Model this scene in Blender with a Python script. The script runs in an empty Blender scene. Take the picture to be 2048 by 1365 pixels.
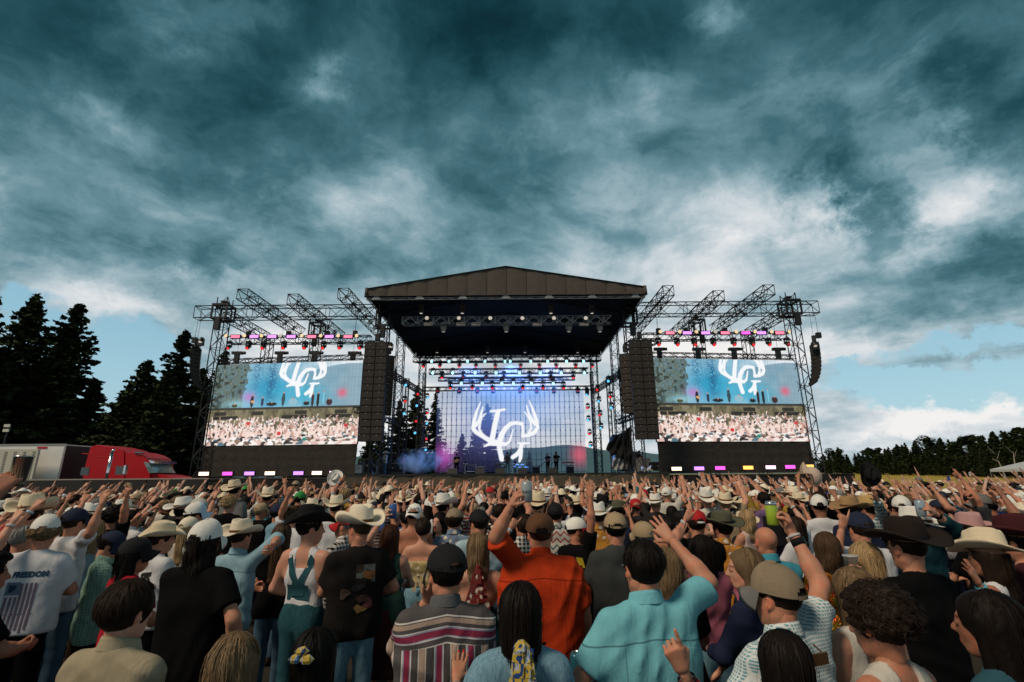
import bpy, math, random
import numpy as np
from mathutils import Vector, Matrix, Euler
from mathutils.bvhtree import BVHTree

SC = bpy.context.scene
COL = SC.collection
R = math.radians
# ------------------------------------------------------------------ camera
CAM_Z, PITCH, ROLL, FOC = 2.22, R(15.2), R(-0.45), 980.0      # FOC: focal length in pixels of the 2048 wide photograph
cd = bpy.data.cameras.new('camera')
cam = bpy.data.objects.new('camera', cd); COL.objects.link(cam)
cd.sensor_width = 36.0; cd.lens = FOC/2048*36.0
cd.clip_start = 0.05; cd.clip_end = 6000
cam.matrix_world = Matrix.Translation((0, 0, CAM_Z)) @ Matrix.Rotation(math.pi/2+PITCH, 4, 'X') @ Matrix.Rotation(ROLL, 4, 'Z')
SC.camera = cam
def ray(x, y):                                                 # direction in which the photograph shows pixel x, y
    u = (x-1024)/FOC; v = -(y-682.5)/FOC
    c, s = math.cos(ROLL), math.sin(ROLL)
    u, v = c*u-s*v, s*u+c*v
    return np.array([u, math.cos(PITCH)-v*math.sin(PITCH), math.sin(PITCH)+v*math.cos(PITCH)])
def at(x, y, D):                                               # the point at distance D along Y seen at that pixel
    d = ray(x, y)
    return Vector(np.array([0, 0, CAM_Z])+d*D/d[1])

# ------------------------------------------------------------------ sky, sun, exposure
SUN_EL, SUN_AZ = R(48), R(230)                                 # azimuth clockwise from +Y: behind and left of the camera
w = bpy.data.worlds.new('World'); SC.world = w; w.use_nodes = True
SKY_STRENGTH = 0.1
class NT:
    def __init__(s, tree): s.t = tree; s.n = tree.nodes; s.l = tree.links
    def new(s, typ, **kw):
        n = s.n.new(typ)
        for k, v in kw.items(): setattr(n, k, v)
        return n
    def put(s, sock, v):
        if isinstance(v, bpy.types.NodeSocket): s.l.new(v, sock)
        elif v is not None: sock.default_value = v
    def math(s, op, a, b=None, c=None, clamp=False):
        n = s.new('ShaderNodeMath', operation=op, use_clamp=clamp)
        for i, v in enumerate((a, b, c)):
            if v is not None: s.put(n.inputs[i], v)
        return n.outputs[0]
    def vec(s, op, a, b=None):
        n = s.new('ShaderNodeVectorMath', operation=op)
        s.put(n.inputs[0], a)
        if b is not None:
            if op == 'SCALE': s.put(n.inputs['Scale'], b)
            else: s.put(n.inputs[1], b)
        return n.outputs['Value'] if op in ('DOT_PRODUCT', 'LENGTH') else n.outputs[0]
    def comb(s, x, y, z):
        n = s.new('ShaderNodeCombineXYZ')
        for i, v in enumerate((x, y, z)): s.put(n.inputs[i], v)
        return n.outputs[0]
    def sep(s, v):
        n = s.new('ShaderNodeSeparateXYZ'); s.put(n.inputs[0], v); return n.outputs
    def noise(s, v, scale, detail=4, rough=.5, dist=0., out='Fac'):
        n = s.new('ShaderNodeTexNoise'); s.put(n.inputs['Vector'], v)
        n.inputs['Scale'].default_value = scale; n.inputs['Detail'].default_value = detail
        n.inputs['Roughness'].default_value = rough; n.inputs['Distortion'].default_value = dist
        return n.outputs[out]
    def ramp(s, f, stops, interp='LINEAR'):
        n = s.new('ShaderNodeValToRGB'); s.put(n.inputs[0], f); r = n.color_ramp; r.interpolation = interp
        while len(r.elements) < len(stops): r.elements.new(.5)
        for e, (p, c) in zip(r.elements, stops):
            e.position = p; e.color = (c, c, c, 1) if isinstance(c, (int, float)) else (*c, 1)
        return n.outputs[0]
    def mix(s, f, a, b, mode='MIX'):
        n = s.new('ShaderNodeMix', data_type='RGBA', blend_type=mode)
        s.put(n.inputs[0], f)
        for i, v in ((6, a), (7, b)):
            s.put(n.inputs[i], (*v, 1) if isinstance(v, tuple) and len(v) == 3 else v)
        return n.outputs[2]
def sky_nodes():
    N = NT(w.node_tree); N.n.clear()
    out = N.new('ShaderNodeOutputWorld'); bg = N.new('ShaderNodeBackground')
    bg.inputs['Strength'].default_value = SKY_STRENGTH; N.l.new(bg.outputs[0], out.inputs[0])
    sky = N.new('ShaderNodeTexSky', sky_type='NISHITA'); sky.sun_disc = False
    sky.sun_elevation = SUN_EL; sky.sun_rotation = SUN_AZ; sky.air_density = 1.0; sky.dust_density = 1.5; sky.ozone_density = 1.5
    d = N.new('ShaderNodeTexCoord').outputs['Generated']
    x, y, z = N.sep(d)
    zc = N.math('MAXIMUM', z, 0.0)
    # cloud deck: directions met with a slightly curved layer overhead
    den = N.math('ADD', zc, .30)
    P = N.comb(N.math('DIVIDE', x, den), N.math('DIVIDE', y, den), 0.37)
    wv = N.noise(P, 1.5, 6, .58, 0, 'Color')
    Pw = N.vec('ADD', P, N.vec('SCALE', N.vec('SUBTRACT', wv, (.5, .5, .5)), 0.42))
    big = N.noise(Pw, 1.25, 4, .5, .0)
    mid = N.noise(N.vec('ADD', Pw, (7.3, 2.1, 0)), 3.6, 14, .62, .0)
    rg_ = N.new('ShaderNodeTexNoise', noise_type='RIDGED_MULTIFRACTAL'); N.put(rg_.inputs['Vector'], N.vec('ADD', Pw, (1.3, 4.1, .2))); rg_.inputs['Scale'].default_value = 2.6; rg_.inputs['Detail'].default_value = 9; rg_.inputs['Roughness'].default_value = .55
    puff = N.math('MULTIPLY_ADD', N.math('MINIMUM', rg_.outputs[0], 1.6), .5, -.33)
    # low clouds near the horizon: noise over the direction itself, flattened
    Q = N.vec('MULTIPLY', d, (3.2, 3.2, 9.0))
    low = N.noise(Q, 1.6, 9, .55, .3)
    low2 = N.noise(N.vec('ADD', N.vec('MULTIPLY', Q, (1, 1, 2.2)), (3., 9., 1.)), 3.4, 9, .58, .0)
    # direction in degrees (azimuth, elevation), frayed by noise
    deg = 180/math.pi
    az = N.math('MULTIPLY', N.math('ARCTAN2', x, y), deg)
    el = N.math('MULTIPLY', N.math('ARCSINE', z), deg)
    fr = N.noise(d, 4.0, 10, .66, .0, 'Color')
    fx, fy, _ = N.sep(N.vec('SCALE', N.vec('SUBTRACT', fr, (.5, .5, .5)), 24.0))
    V = N.comb(N.math('ADD', az, fx), N.math('ADD', el, N.math('MULTIPLY', fy, .55)), 1.0)
    def blobs(lst):
        tot = None
        for (px, py, rx, ry, ang, amp) in lst:
            def ae(a, b):
                v = ray(a, b); v = v/np.linalg.norm(v)
                return np.array([math.degrees(math.atan2(v[0], v[1])), math.degrees(math.asin(v[2]))])
            c = ae(px, py); e = 12
            J = np.stack([(ae(px+e, py)-c)/e, (ae(px, py+e)-c)/e], 1)
            Ji = np.linalg.inv(J)
            a = R(ang); Rm = np.array([[math.cos(a), -math.sin(a)], [math.sin(a), math.cos(a)]])   # ang > 0 rises to the right
            S = np.diag([1/rx, 1/ry]) @ Rm @ Ji
            o = -S @ c
            u = N.vec('DOT_PRODUCT', V, (S[0, 0], S[0, 1], o[0])); v = N.vec('DOT_PRODUCT', V, (S[1, 0], S[1, 1], o[1]))
            r2 = N.math('MULTIPLY_ADD', u, u, N.math('MULTIPLY', v, v))
            g = N.math('POWER', 2.718, N.math('MULTIPLY', r2, -1.0))
            tot = N.math('MULTIPLY_ADD', g, amp, tot if tot is not None else 0.0)
        return tot
    base = N.ramp(N.math('DIVIDE', N.math('MAXIMUM', el, 0.0), 90.0),
                  [(0, .86), (.10, .77), (.17, .74), (.25, .65), (.33, .52), (.42, .36), (.52, .24), (1, .22)])
    B = blobs(CLOUD_BLOBS)
    nz = N.math('MULTIPLY_ADD', N.math('SUBTRACT', big, .5), .70, N.math('MULTIPLY_ADD', N.math('SUBTRACT', mid, .5), .80, N.math('MULTIPLY', puff, .18)))
    nz = N.math('MULTIPLY', nz, N.ramp(N.math('DIVIDE', N.math('MAXIMUM', el, 0.0), 90.0), [(0, .5), (.15, .8), (.3, 1.0), (1, .9)]))
    val = N.math('ADD', N.math('ADD', base, B), nz)
    lowm = N.ramp(N.math('DIVIDE', N.math('MAXIMUM', el, 0.0), 90.0), [(0, 1.0), (.12, .8), (.3, 0.15), (.5, 0)])
    ln = N.math('MULTIPLY_ADD', N.math('SUBTRACT', low, .5), .75, N.math('MULTIPLY', N.math('SUBTRACT', low2, .5), .2))
    val = N.math('MULTIPLY_ADD', ln, lowm, val)
    cloud = N.ramp(val, [(0.0, (.003, .013, .019)), (.14, (.006, .036, .049)), (.28, (.019, .078, .100)), (.42, (.056, .152, .188)),
                         (.56, (.150, .285, .335)), (.70, (.34, .465, .52)), (.84, (.62, .68, .72)), (1.0, (.90, .88, .87))])
    G = N.math('ADD', blobs(GAP_BLOBS), N.math('MULTIPLY_ADD', N.math('SUBTRACT', low, .5), 1.3, N.math('MULTIPLY', N.math('SUBTRACT', low2, .5), .5)))
    G = N.math('MULTIPLY_ADD', N.math('SUBTRACT', G, .34), 3.2, 0.0, clamp=True)
    gapc = N.mix(1.0, sky.outputs[0], (1.02, 1.26, 1.12), 'MULTIPLY')
    gapc = N.mix(.75, gapc, N.ramp(N.math('DIVIDE', N.math('MAXIMUM', el, 0.0), 90.0), [(0, (5.0, 6.9, 7.8)), (.12, (3.6, 6.0, 7.2)), (.28, (1.7, 4.3, 6.0)), (1, (.8, 2.2, 3.4))]))
    col = N.mix(G, N.vec('SCALE', cloud, 10.0), gapc)
    # below the horizon: dark land
    col = N.mix(N.math('MULTIPLY_ADD', z, 60.0, 1.0, clamp=True), (.25, .3, .25), col)
    N.l.new(col, bg.inputs['Color'])
CLOUD_BLOBS = [
    # px, py, rx, ry, tilt, amp      (brighter > 0, darker < 0)
    (640, 178, 46, 34, 30, .20), (350, 60, 110, 60, -20, .22), (215, 205, 110, 40, -40, .16), (480, 20, 80, 40, 0, .14),
    (1480, 30, 60, 70, 55, .28), (1270, 205, 90, 55, 25, .18), (1050, 120, 160, 60, 0, -.02), (1700, 130, 260, 70, 30, .16),
    (830, 370, 110, 60, 20, .09), (960, 250, 90, 70, 40, .10), (660, 390, 130, 60, -30, .12), (330, 370, 220, 40, -28, .06),
    (1480, 410, 190, 65, 0, .20), (1610, 440, 90, 40, 15, .14), (1880, 430, 130, 60, 5, .22), (1810, 290, 60, 110, 65, .16),
    (1980, 140, 120, 130, 60, -.18), (1850, 260, 220, 80, 35, -.10), (1960, 300, 90, 130, 20, -.14), (1680, 380, 40, 130, 20, -.16),
    (1740, 440, 60, 90, 30, -.22), (1940, 560, 200, 42, 22, -.22), (1730, 575, 150, 32, 12, -.16), (1900, 620, 200, 32, 12, -.08),
    (480, 420, 170, 40, -25, -.10), (1300, 90, 260, 90, 10, -.10), (880, 120, 220, 110, 0, -.06), (60, 330, 160, 140, -30, -.10),
    (560, 260, 130, 90, -40, -.06), (680, 545, 80, 34, 5, -.14), (880, 535, 90, 26, 12, -.12), (360, 500, 80, 40, 10, -.12),
    (420, 520, 60, 24, 0, .16), (250, 590, 180, 36, -18, .14), (340, 650, 60, 30, -20, .05), (1130, 330, 160, 60, 20, -.06),
    (1350, 540, 260, 70, 5, .16), (1250, 480, 200, 60, 0, .04), (1850, 840, 190, 34, 3, .24), (1740, 868, 90, 16, 5, -.16),
    (1860, 690, 200, 30, -4, .06), (1700, 655, 160, 24, -8, -.08), (130, 450, 180, 50, -20, -.10), (1000, 800, 300, 130, 0, .20), (590, 690, 170, 60, 0, .14), (1430, 690, 210, 70, 0, .20),
]
GAP_BLOBS = [
    (200, 690, 170, 85, -15, .95), (310, 780, 110, 110, 0, .8), (60, 590, 80, 40, -20, .45), (160, 800, 140, 90, 0, .6),
    (1850, 775, 300, 42, -2, 1.0), (1960, 690, 170, 26, 3, .8), (1750, 735, 130, 22, -4, .6), (1420, 560, 60, 26, 0, .30), (1600, 540, 40, 30, 40, .25),
]
sky_nodes()
w.cycles.sampling_method = 'MANUAL'; w.cycles.sample_map_resolution = 512
sl = bpy.data.lights.new('sun', 'SUN'); sl.energy = 2.55; sl.angle = R(14); sl.color = (1.0, .82, .62)
so = bpy.data.objects.new('sun', sl); COL.objects.link(so)
sd = Vector((math.sin(SUN_AZ)*math.cos(SUN_EL), math.cos(SUN_AZ)*math.cos(SUN_EL), math.sin(SUN_EL)))
so.rotation_euler = sd.to_track_quat('Z', 'Y').to_euler(); so.location = sd*200
vs = SC.view_settings
vs.view_transform = 'Standard'; vs.look = 'None'; vs.gamma = 1.0; vs.use_curve_mapping = False; vs.exposure = 0.0
SC.cycles.volume_step_rate = 2.0; SC.cycles.transparent_max_bounces = 16; SC.cycles.max_bounces = 6

# ------------------------------------------------------------------ helpers
def tag(o, label=None, cat=None, group=None, kind=None):
    if label: o['label'] = label
    if cat: o['category'] = cat
    if group: o['group'] = group
    if kind: o['kind'] = kind
    return o
def empty(name, loc=(0, 0, 0), rz=0.0):
    o = bpy.data.objects.new(name, None); COL.objects.link(o); o.empty_display_size = .2
    o.location = loc; o.rotation_euler = (0, 0, rz); return o
def link(name, me, parent=None, mat=None, loc=None):
    o = bpy.data.objects.new(name, me); COL.objects.link(o)
    if parent: o.parent = parent
    if loc is not None: o.location = loc
    return o
def mesh_np(name, V, F, mat=None, smooth=False, col=None):
    """V (n,3), F list of (m,k) index arrays of one width each"""
    me = bpy.data.meshes.new(name)
    if not isinstance(F, (list, tuple)): F = [F]
    F = [f for f in F if len(f)]
    nl = sum(f.size for f in F); nf = sum(len(f) for f in F)
    me.vertices.add(len(V)); me.vertices.foreach_set('co', np.asarray(V, np.float32).ravel())
    me.loops.add(nl); me.polygons.add(nf)
    me.loops.foreach_set('vertex_index', np.concatenate([f.ravel() for f in F]).astype(np.int32))
    sizes = np.concatenate([np.full(len(f), f.shape[1]) for f in F])
    starts = np.concatenate([[0], np.cumsum(sizes)[:-1]])
    me.polygons.foreach_set('loop_start', starts.astype(np.int32))
    me.polygons.foreach_set('loop_total', sizes.astype(np.int32))
    if smooth: me.polygons.foreach_set('use_smooth', np.ones(nf, bool))
    me.update(calc_edges=True)
    if col is not None:
        a = me.color_attributes.new('tint', 'FLOAT_COLOR', 'POINT')
        c = np.ones((len(V), 4), np.float32); c[:, :3] = col
        a.data.foreach_set('color', c.ravel())
    if mat: me.materials.append(mat)
    return me
class MB:
    """collects boxes, tubes, strips and turned shapes and links them as ONE mesh"""
    def __init__(s): s.v = []; s.f = []
    def add(s, V, F):
        b = len(s.v); s.v += [tuple(p) for p in V]; s.f += [tuple(i+b for i in f) for f in F]; return s
    def box(s, c, size, rot=None):
        hx, hy, hz = (d/2 for d in size)
        P = [Vector((a*hx, b*hy, e*hz)) for a in (-1, 1) for b in (-1, 1) for e in (-1, 1)]
        if rot is not None: P = [rot @ p for p in P]
        P = [p+Vector(c) for p in P]
        return s.add(P, [(0, 1, 3, 2), (4, 6, 7, 5), (0, 4, 5, 1), (2, 3, 7, 6), (0, 2, 6, 4), (1, 5, 7, 3)])
    def tube(s, p0, p1, r, n=6, r1=None, caps=True):
        p0, p1 = Vector(p0), Vector(p1); r1 = r if r1 is None else r1
        d = (p1-p0).normalized(); a = d.orthogonal().normalized(); b = d.cross(a)
        P = []
        for p, q in ((p0, r), (p1, r1)):
            P += [p+(a*math.cos(2*math.pi*k/n)+b*math.sin(2*math.pi*k/n))*q for k in range(n)]
        F = [(k, (k+1) % n, n+(k+1) % n, n+k) for k in range(n)]
        if caps: F += [tuple(range(n-1, -1, -1)), tuple(range(n, 2*n))]
        return s.add(P, F)
    def path(s, pts, r, n=6):
        for a, b in zip(pts[:-1], pts[1:]): s.tube(a, b, r, n)
        return s
    def lathe(s, prof, n=16, c=(0, 0, 0), axis='Z', capt=True):
        c = Vector(c); P = []
        for (r, h) in prof:
            for k in range(n):
                a = 2*math.pi*k/n; q = (r*math.cos(a), r*math.sin(a), h)
                if axis == 'Y': q = (q[0], q[2], q[1])
                if axis == 'X': q = (q[2], q[0], q[1])
                P.append(Vector(q)+c)
        F = [(i*n+k, i*n+(k+1) % n, (i+1)*n+(k+1) % n, (i+1)*n+k) for i in range(len(prof)-1) for k in range(n)]
        if capt: F += [tuple(range(n-1, -1, -1)), tuple((len(prof)-1)*n+k for k in range(n))]
        return s.add(P, F)
    def mesh(s, name, mat, smooth=False):
        me = bpy.data.meshes.new(name); me.from_pydata(s.v, [], s.f)
        if mat: me.materials.append(mat)
        if smooth: me.polygons.foreach_set('use_smooth', np.ones(len(me.polygons), bool))
        me.update(); return me
    def build(s, name, mat, parent=None, smooth=False): return link(name, s.mesh(name, mat, smooth), parent)
def copy_tree(o, parent=None):
    c = o.copy(); COL.objects.link(c)
    if parent: c.parent = parent
    for ch in list(o.children): copy_tree(ch, c)
    return c

def mat(name, color, rough=.7, metal=0., bump=None, var=0., vscale=8., spec=.4, coords='Object'):
    m = bpy.data.materials.new(name); m.use_nodes = True
    N = NT(m.node_tree); b = N.n['Principled BSDF']
    b.inputs['Base Color'].default_value = (*color, 1); b.inputs['Roughness'].default_value = rough
    b.inputs['Metallic'].default_value = metal; b.inputs['Specular IOR Level'].default_value = spec
    if var or bump:
        tc = N.new('ShaderNodeTexCoord').outputs[coords]
    if var:
        f = N.noise(tc, vscale, 5, .6)
        N.l.new(N.mix(f, tuple(c*(1-var) for c in color), tuple(min(1, c*(1+var)) for c in color)), b.inputs['Base Color'])
    if bump:
        bn = N.new('ShaderNodeBump'); bn.inputs['Strength'].default_value = bump[1]; bn.inputs['Distance'].default_value = bump[2] if len(bump) > 2 else .02
        N.l.new(N.noise(tc, bump[0], 6, .6, .4), bn.inputs['Height']); N.l.new(bn.outputs[0], b.inputs['Normal'])
    return m
def emis(name, color, strength):
    m = bpy.data.materials.new(name); m.use_nodes = True
    b = m.node_tree.nodes['Principled BSDF']
    b.inputs['Base Color'].default_value = (.02, .02, .02, 1); b.inputs['Emission Color'].default_value = (*color, 1)
    b.inputs['Emission Strength'].default_value = strength; b.inputs['Roughness'].default_value = .3
    return m
M_TRUSS = mat('truss_metal', (.010, .010, .011), .6, 0., var=.3)
M_ALU = mat('aluminium', (.32, .31, .29), .45, .6, var=.25)
M_BLACK = mat('black_plastic', (.012, .012, .013), .55)
M_DRAPE = mat('black_drape', (.018, .016, .014), .95, bump=(3., .5, .1), var=.5, vscale=2.)
M_FASCIA = mat('roof_fabric', (.085, .070, .058), .9, bump=(.9, .35, .15), var=.25, vscale=1.5)
M_LINING = mat('roof_lining', (.0065, .011, .0095), .9, var=.4, vscale=.8)
M_CAB = mat('speaker_paint', (.016, .0135, .012), .75, var=.35, vscale=9.)
M_GRILLE = mat('speaker_grille', (.030, .024, .020), .8, var=.4, vscale=30.)
M_WHITE = mat('white_paint', (.70, .68, .64), .5, var=.12, vscale=2.)
M_RED = mat('red_paint', (.42, .004, .008), .38, var=.15, vscale=3., spec=.3)
M_CHROME = mat('chrome', (.6, .6, .6), .15, 1.0)
M_GLASS = mat('dark_glass', (.02, .028, .03), .06, spec=.8)
M_RUBBER = mat('rubber', (.015, .015, .015), .9)
M_WOOD = mat('stage_deck_ply', (.03, .028, .025), .8, var=.3)
# ------------------------------------------------------------------ ground, field, hills
XC = -0.45                                                     # the stage's middle
rng = np.random.default_rng(11); random.seed(5)
def sheet(name, x0, x1, y0, y1, z, m, nx=2, ny=2):
    xs = np.linspace(x0, x1, nx); ys = np.linspace(y0, y1, ny)
    V = np.array([(x, y, z) for y in ys for x in xs]); F = np.array([(j*nx+i, j*nx+i+1, (j+1)*nx+i+1, (j+1)*nx+i) for j in range(ny-1) for i in range(nx-1)])
    return tag(link(name, mesh_np(name, V, F, m)), kind='structure')
sheet('ground', -2500, 2500, -60, 3000, 0, mat('trodden_ground', (.024, .021, .015), .95, bump=(3., .6, .05), var=.45, vscale=.8))
M_FIELD = mat('canola_field', (.36, .26, .025), .95, var=.3, vscale=.25)
fo = sheet('field', 24, 600, 60, 260, .06, M_FIELD, 2, 12)
SLOPE = lambda y: .06+max(0, y-60)*.0078                        # the field rises gently towards the wood
for v_ in fo.data.vertices: v_.co.z = SLOPE(v_.co.y)
def hills():
    xs = np.linspace(-900, 1200, 90); rows = [0, .25, .5, .75, 1]
    H = [46+9*math.sin(x*.0061+1)+6*math.sin(x*.017)+2.5*math.sin(x*.05+2) for x in xs]
    H = [h*(1 if x < 420 else max(.25, 1-(x-420)/420)) for h, x in zip(H, xs)]
    V = [(x, 760+330*t, h*math.sin(t*math.pi/2)) for t in rows for x, h in zip(xs, H)]
    n = len(xs); F = [(j*n+i, j*n+i+1, (j+1)*n+i+1, (j+1)*n+i) for j in range(4) for i in range(n-1)]
    tag(link('hills', mesh_np('hills', np.array(V), np.array(F), mat('far_forest', (.055, .125, .15), 1., var=.35, vscale=.03), True)), kind='structure')  # blue of the distant air is mixed into the forest colour
hills()

# ------------------------------------------------------------------ trees
def leaf_mat(name, c):
    m = bpy.data.materials.new(name); m.use_nodes = True; N = NT(m.node_tree); b = N.n['Principled BSDF']
    a = N.new('ShaderNodeVertexColor'); a.layer_name = 'tint'
    N.l.new(N.mix(1.0, c, a.outputs[0], 'MULTIPLY'), b.inputs['Base Color']); b.inputs['Roughness'].default_value = .9; b.inputs['Specular IOR Level'].default_value = .15
    return m
M_NEEDLE = leaf_mat('needles', (.034, .047, .019)); M_LEAF = leaf_mat('leaves', (.032, .052, .016)); M_BARK = mat('bark', (.05, .035, .025), .95, bump=(12, .6, .05), var=.3)
M_BIRCH = mat('pale_bark', (.30, .27, .23), .9, var=.3)
def quads(C, size, tilt, g, tints):
    """leaf clumps: one bent pair of triangles each"""
    n = len(C); a = g.uniform(0, 2*np.pi, n); s = size*g.uniform(.6, 1.3, n)
    d1 = np.stack([np.cos(a), np.sin(a), -tilt*g.uniform(.2, 1.2, n)], 1)*s[:, None]
    d2 = np.stack([-np.sin(a), np.cos(a), g.normal(0, .5, n)], 1)*s[:, None]*.42
    V = np.concatenate([C-d1*.5, C+d2, C+d1*.5, C-d2])
    i = np.arange(n); return V, np.stack([i, i+n, i+2*n, i+3*n], 1), np.tile(tints, (4, 1))
def conifer_mesh(h, r, seed, gappy=.1):
    g = np.random.default_rng(seed); C = []; T = []
    z = h*.07
    while z < h*.985:
        t = z/h; L0 = r*((1-t)**.85)*(.55 if t < .12 else 1)+.18
        for k in range(int(6+5*(1-t))):
            if g.random() < gappy: continue
            a = g.uniform(0, 2*np.pi); L = L0*g.uniform(.55, 1.2); n = max(4, int(L/.085))
            u = np.sort(g.uniform(.08, 1, n)); sag = g.uniform(.12, .42)
            sp = .20*L*u*(1.1-u)*1.4
            lat = g.normal(0, 1, n)*sp*.8
            P = np.stack([np.cos(a)*u*L-np.sin(a)*lat, np.sin(a)*u*L+np.cos(a)*lat, z-sag*L*u+.22*L*u**2.4+g.normal(0, .07, n)], 1)
            C.append(P); T.append(np.repeat(g.uniform(.55, 1.5), n))
        z += g.uniform(.26, .46)*(.55+.65*(1-t))
    C.append(np.stack([g.normal(0, .05, 14), g.normal(0, .05, 14), h*g.uniform(.93, 1.0, 14)], 1)); T.append(np.ones(14))
    C = np.concatenate(C); T = np.concatenate(T)
    V, F, c = quads(C, .52, .8, g, np.stack([T, T, T*.9], 1))
    crown = mesh_np('crown', V, F, M_NEEDLE, col=c)
    tr = MB(); 
    for i in range(5): tr.tube((0, 0, h*.95*i/5), (0, 0, h*.95*(i+1)/5), .30*h/24*(1-i/5)+.02, 7, .30*h/24*(1-(i+1)/5)+.02, False)
    return crown, tr.mesh('trunk', M_BARK)
def broad_mesh(h, r, seed, dens=1.0):
    g = np.random.default_rng(seed); C = []; T = []
    tr = MB(); tr.tube((0, 0, 0), (.1*h*g.normal(0, .2), 0, h*.75), .016*h, 6, .005*h, False)
    for k in range(int(26*dens)):
        t = g.uniform(.16, .97); rr = r*math.sin(math.pi*min(1, .12+.9*t))**.7*g.uniform(.35, 1.0); a = g.uniform(0, 2*np.pi)
        c = np.array([rr*np.cos(a), rr*np.sin(a), h*t]); cr = r*g.uniform(.22, .42)
        n = int(84); q = g.normal(0, 1, (n, 3)); q /= np.linalg.norm(q, axis=1)[:, None]
        C.append(c+q*cr*g.uniform(.5, 1.05, (n, 1))*[1, 1, .8]); T.append(np.repeat(g.uniform(.5, 1.5), n))
        if k % 4 == 0: tr.tube((0, 0, h*t*.55), c, .005*h, 4, .002*h, False)
    C = np.concatenate(C); T = np.concatenate(T)
    V, F, cc = quads(C, .052*h, .3, g, np.stack([T*1.05, T, T*.8], 1))
    return mesh_np('crown', V, F, M_LEAF, col=cc), tr.mesh('trunk', M_BARK)
CON = [conifer_mesh(24, 5.6, 1), conifer_mesh(22, 5.2, 2, .12), conifer_mesh(20, 6.0, 3), conifer_mesh(21, 4.4, 4, .42), conifer_mesh(15, 4.2, 5)]
CONH = [24, 22, 20, 21, 15]
BRO = [broad_mesh(12, 3.6, 21), broad_mesh(11, 3.0, 22), broad_mesh(13, 3.2, 23, 1.2), broad_mesh(10, 3.6, 24)]; BROH = [12, 11, 13, 10]
def tree(kind, i, p, h, label, group, name, rz=None, wide=1.0):
    cr, tr = (CON if kind == 'c' else BRO)[i]; s = h/(CONH if kind == 'c' else BROH)[i]
    t = empty(name, (p[0], p[1], p[3] if len(p) > 3 else 0), random.uniform(0, 6.28) if rz is None else rz); t.scale = (s*wide, s*wide, s)
    tag(t, label, 'tree', group); link('crown', cr, t); link('trunk', tr, t); return t
LT = [  # px of the top, py, D, mesh, wide, label
    (75, 588, 60, 0, 1.0, 'tallest dark spruce at the left, behind the white trailer'), (160, 606, 62, 1, 1.15, 'second tall dark spruce, directly behind the gap between trailer and red cab'),
    (12, 690, 56, 2, 1.2, 'broad dark spruce at the left edge below the tallest spruce'), (-28, 520, 52, 0, 1.0, 'spruce cut by the left edge, only its right branches in view'),
    (118, 690, 58, 2, 1.2, 'shorter spruce filling the space between the two tall spruces'), (196, 760, 66, 4, 1.0, 'lower spruce on the right flank of the left spruce stand'),
    (206, 830, 70, 4, .8, 'small pointed spruce at the foot of the left stand, over the red cab'), (50, 760, 66, 4, 1.3, 'bushy spruce behind the middle of the white trailer roof'),
    (300, 718, 60, 2, 1.15, 'broad spruce between the red truck and the left screen tower'), (372, 660, 62, 3, 1.15, 'sparse tall spruce behind the outermost left loudspeaker hang'),
    (262, 768, 68, 4, 1.1, 'small spruce on the left flank of the broad spruce by the screen tower'), (338, 742, 56, 2, 1.0, 'dense spruce beside the foot of the left screen tower'),
    (236, 822, 74, 4, .9, 'far small spruce seen in the gap of blue sky above the truck'), (405, 738, 60, 4, 1.2, 'spruce half hidden by the left edge of the left screen'),
    (452, 700, 66, 3, .9, 'thin spruce top showing above the left screen'), (650, 760, 70, 1, 1., 'spruce behind the left screen and its black skirt')]
for (px, py, D, i, wd, lab) in LT:
    p = at(px, py, D); tree('c', i, p, p.z, lab, 'spruces left of the stage', 'spruce_tree', wide=wd*1.2)
BT = [(762, 842, 64, 2, 1.2, 'spruce behind the left loudspeaker column at the stage edge'), (800, 800, 66, 1, 1.1, 'spruce behind the left inner stage tower'), (835, 772, 68, 0, 1.1, 'tallest spruce behind the left side of the stage'),
      (872, 786, 70, 3, .9, 'thin brownish spruce behind the left end of the open video wall'), (925, 868, 78, 4, 1.1, 'short spruce behind the video wall left of the antler logo'),
      (975, 808, 76, 1, 1.1, 'tall spruce behind the left antler of the logo'), (952, 850, 80, 2, 1., 'spruce close behind the foot of the antler logo'), (1058, 902, 90, 4, .7, 'tiny spruce seen right of the singer through the video wall'),
      (740, 870, 60, 4, 1.2, 'low spruce behind the gap between left screen and stage')]
for (px, py, D, i, wd, lab) in BT:
    p = at(px, py, D); tree('c', i, p, p.z, lab, 'spruces behind the stage', 'spruce_tree', wide=wd)
prof = [(1640, 918), (1662, 888), (1690, 905), (1720, 903), (1752, 896), (1780, 886), (1800, 888), (1820, 880), (1850, 874), (1873, 868), (1900, 880), (1925, 872), (1950, 866), (1985, 860), (2010, 862), (2048, 854), (2085, 848), (2130, 842)]
k = 0
for row, (dD, dh) in enumerate([(0, 0), (14, 4), (26, 2), (-8, 26), (-12, 44)]):
    x = 1632.0+row*7
    while x < 2140:
        top = np.interp(x, [q[0] for q in prof], [q[1] for q in prof])+dh+random.uniform(-3, 9)
        D = np.interp(x, [1640, 1800, 2048, 2140], [215, 175, 118, 105])+dD+random.uniform(-4, 4)
        p = at(x, top, D); z0 = SLOPE(D); p = (p.x, D, p.z-z0, z0); con = random.random() < .72
        if con: tree('c', random.choice([1, 3, 4]), p, p[2], 'dark pointed conifer in the far tree line beyond the yellow field', 'conifers in the far tree line', 'conifer_tree', wide=1.3)
        else: tree('b', random.randrange(4), p, p[2], 'dark green broadleaf tree in the far tree line beyond the yellow field', 'broadleaf trees in the far tree line', 'broadleaf_tree', wide=random.uniform(1.0, 1.35))
        x += random.uniform(13, 21)*(1.0 if x < 1800 else 1.35)
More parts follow.
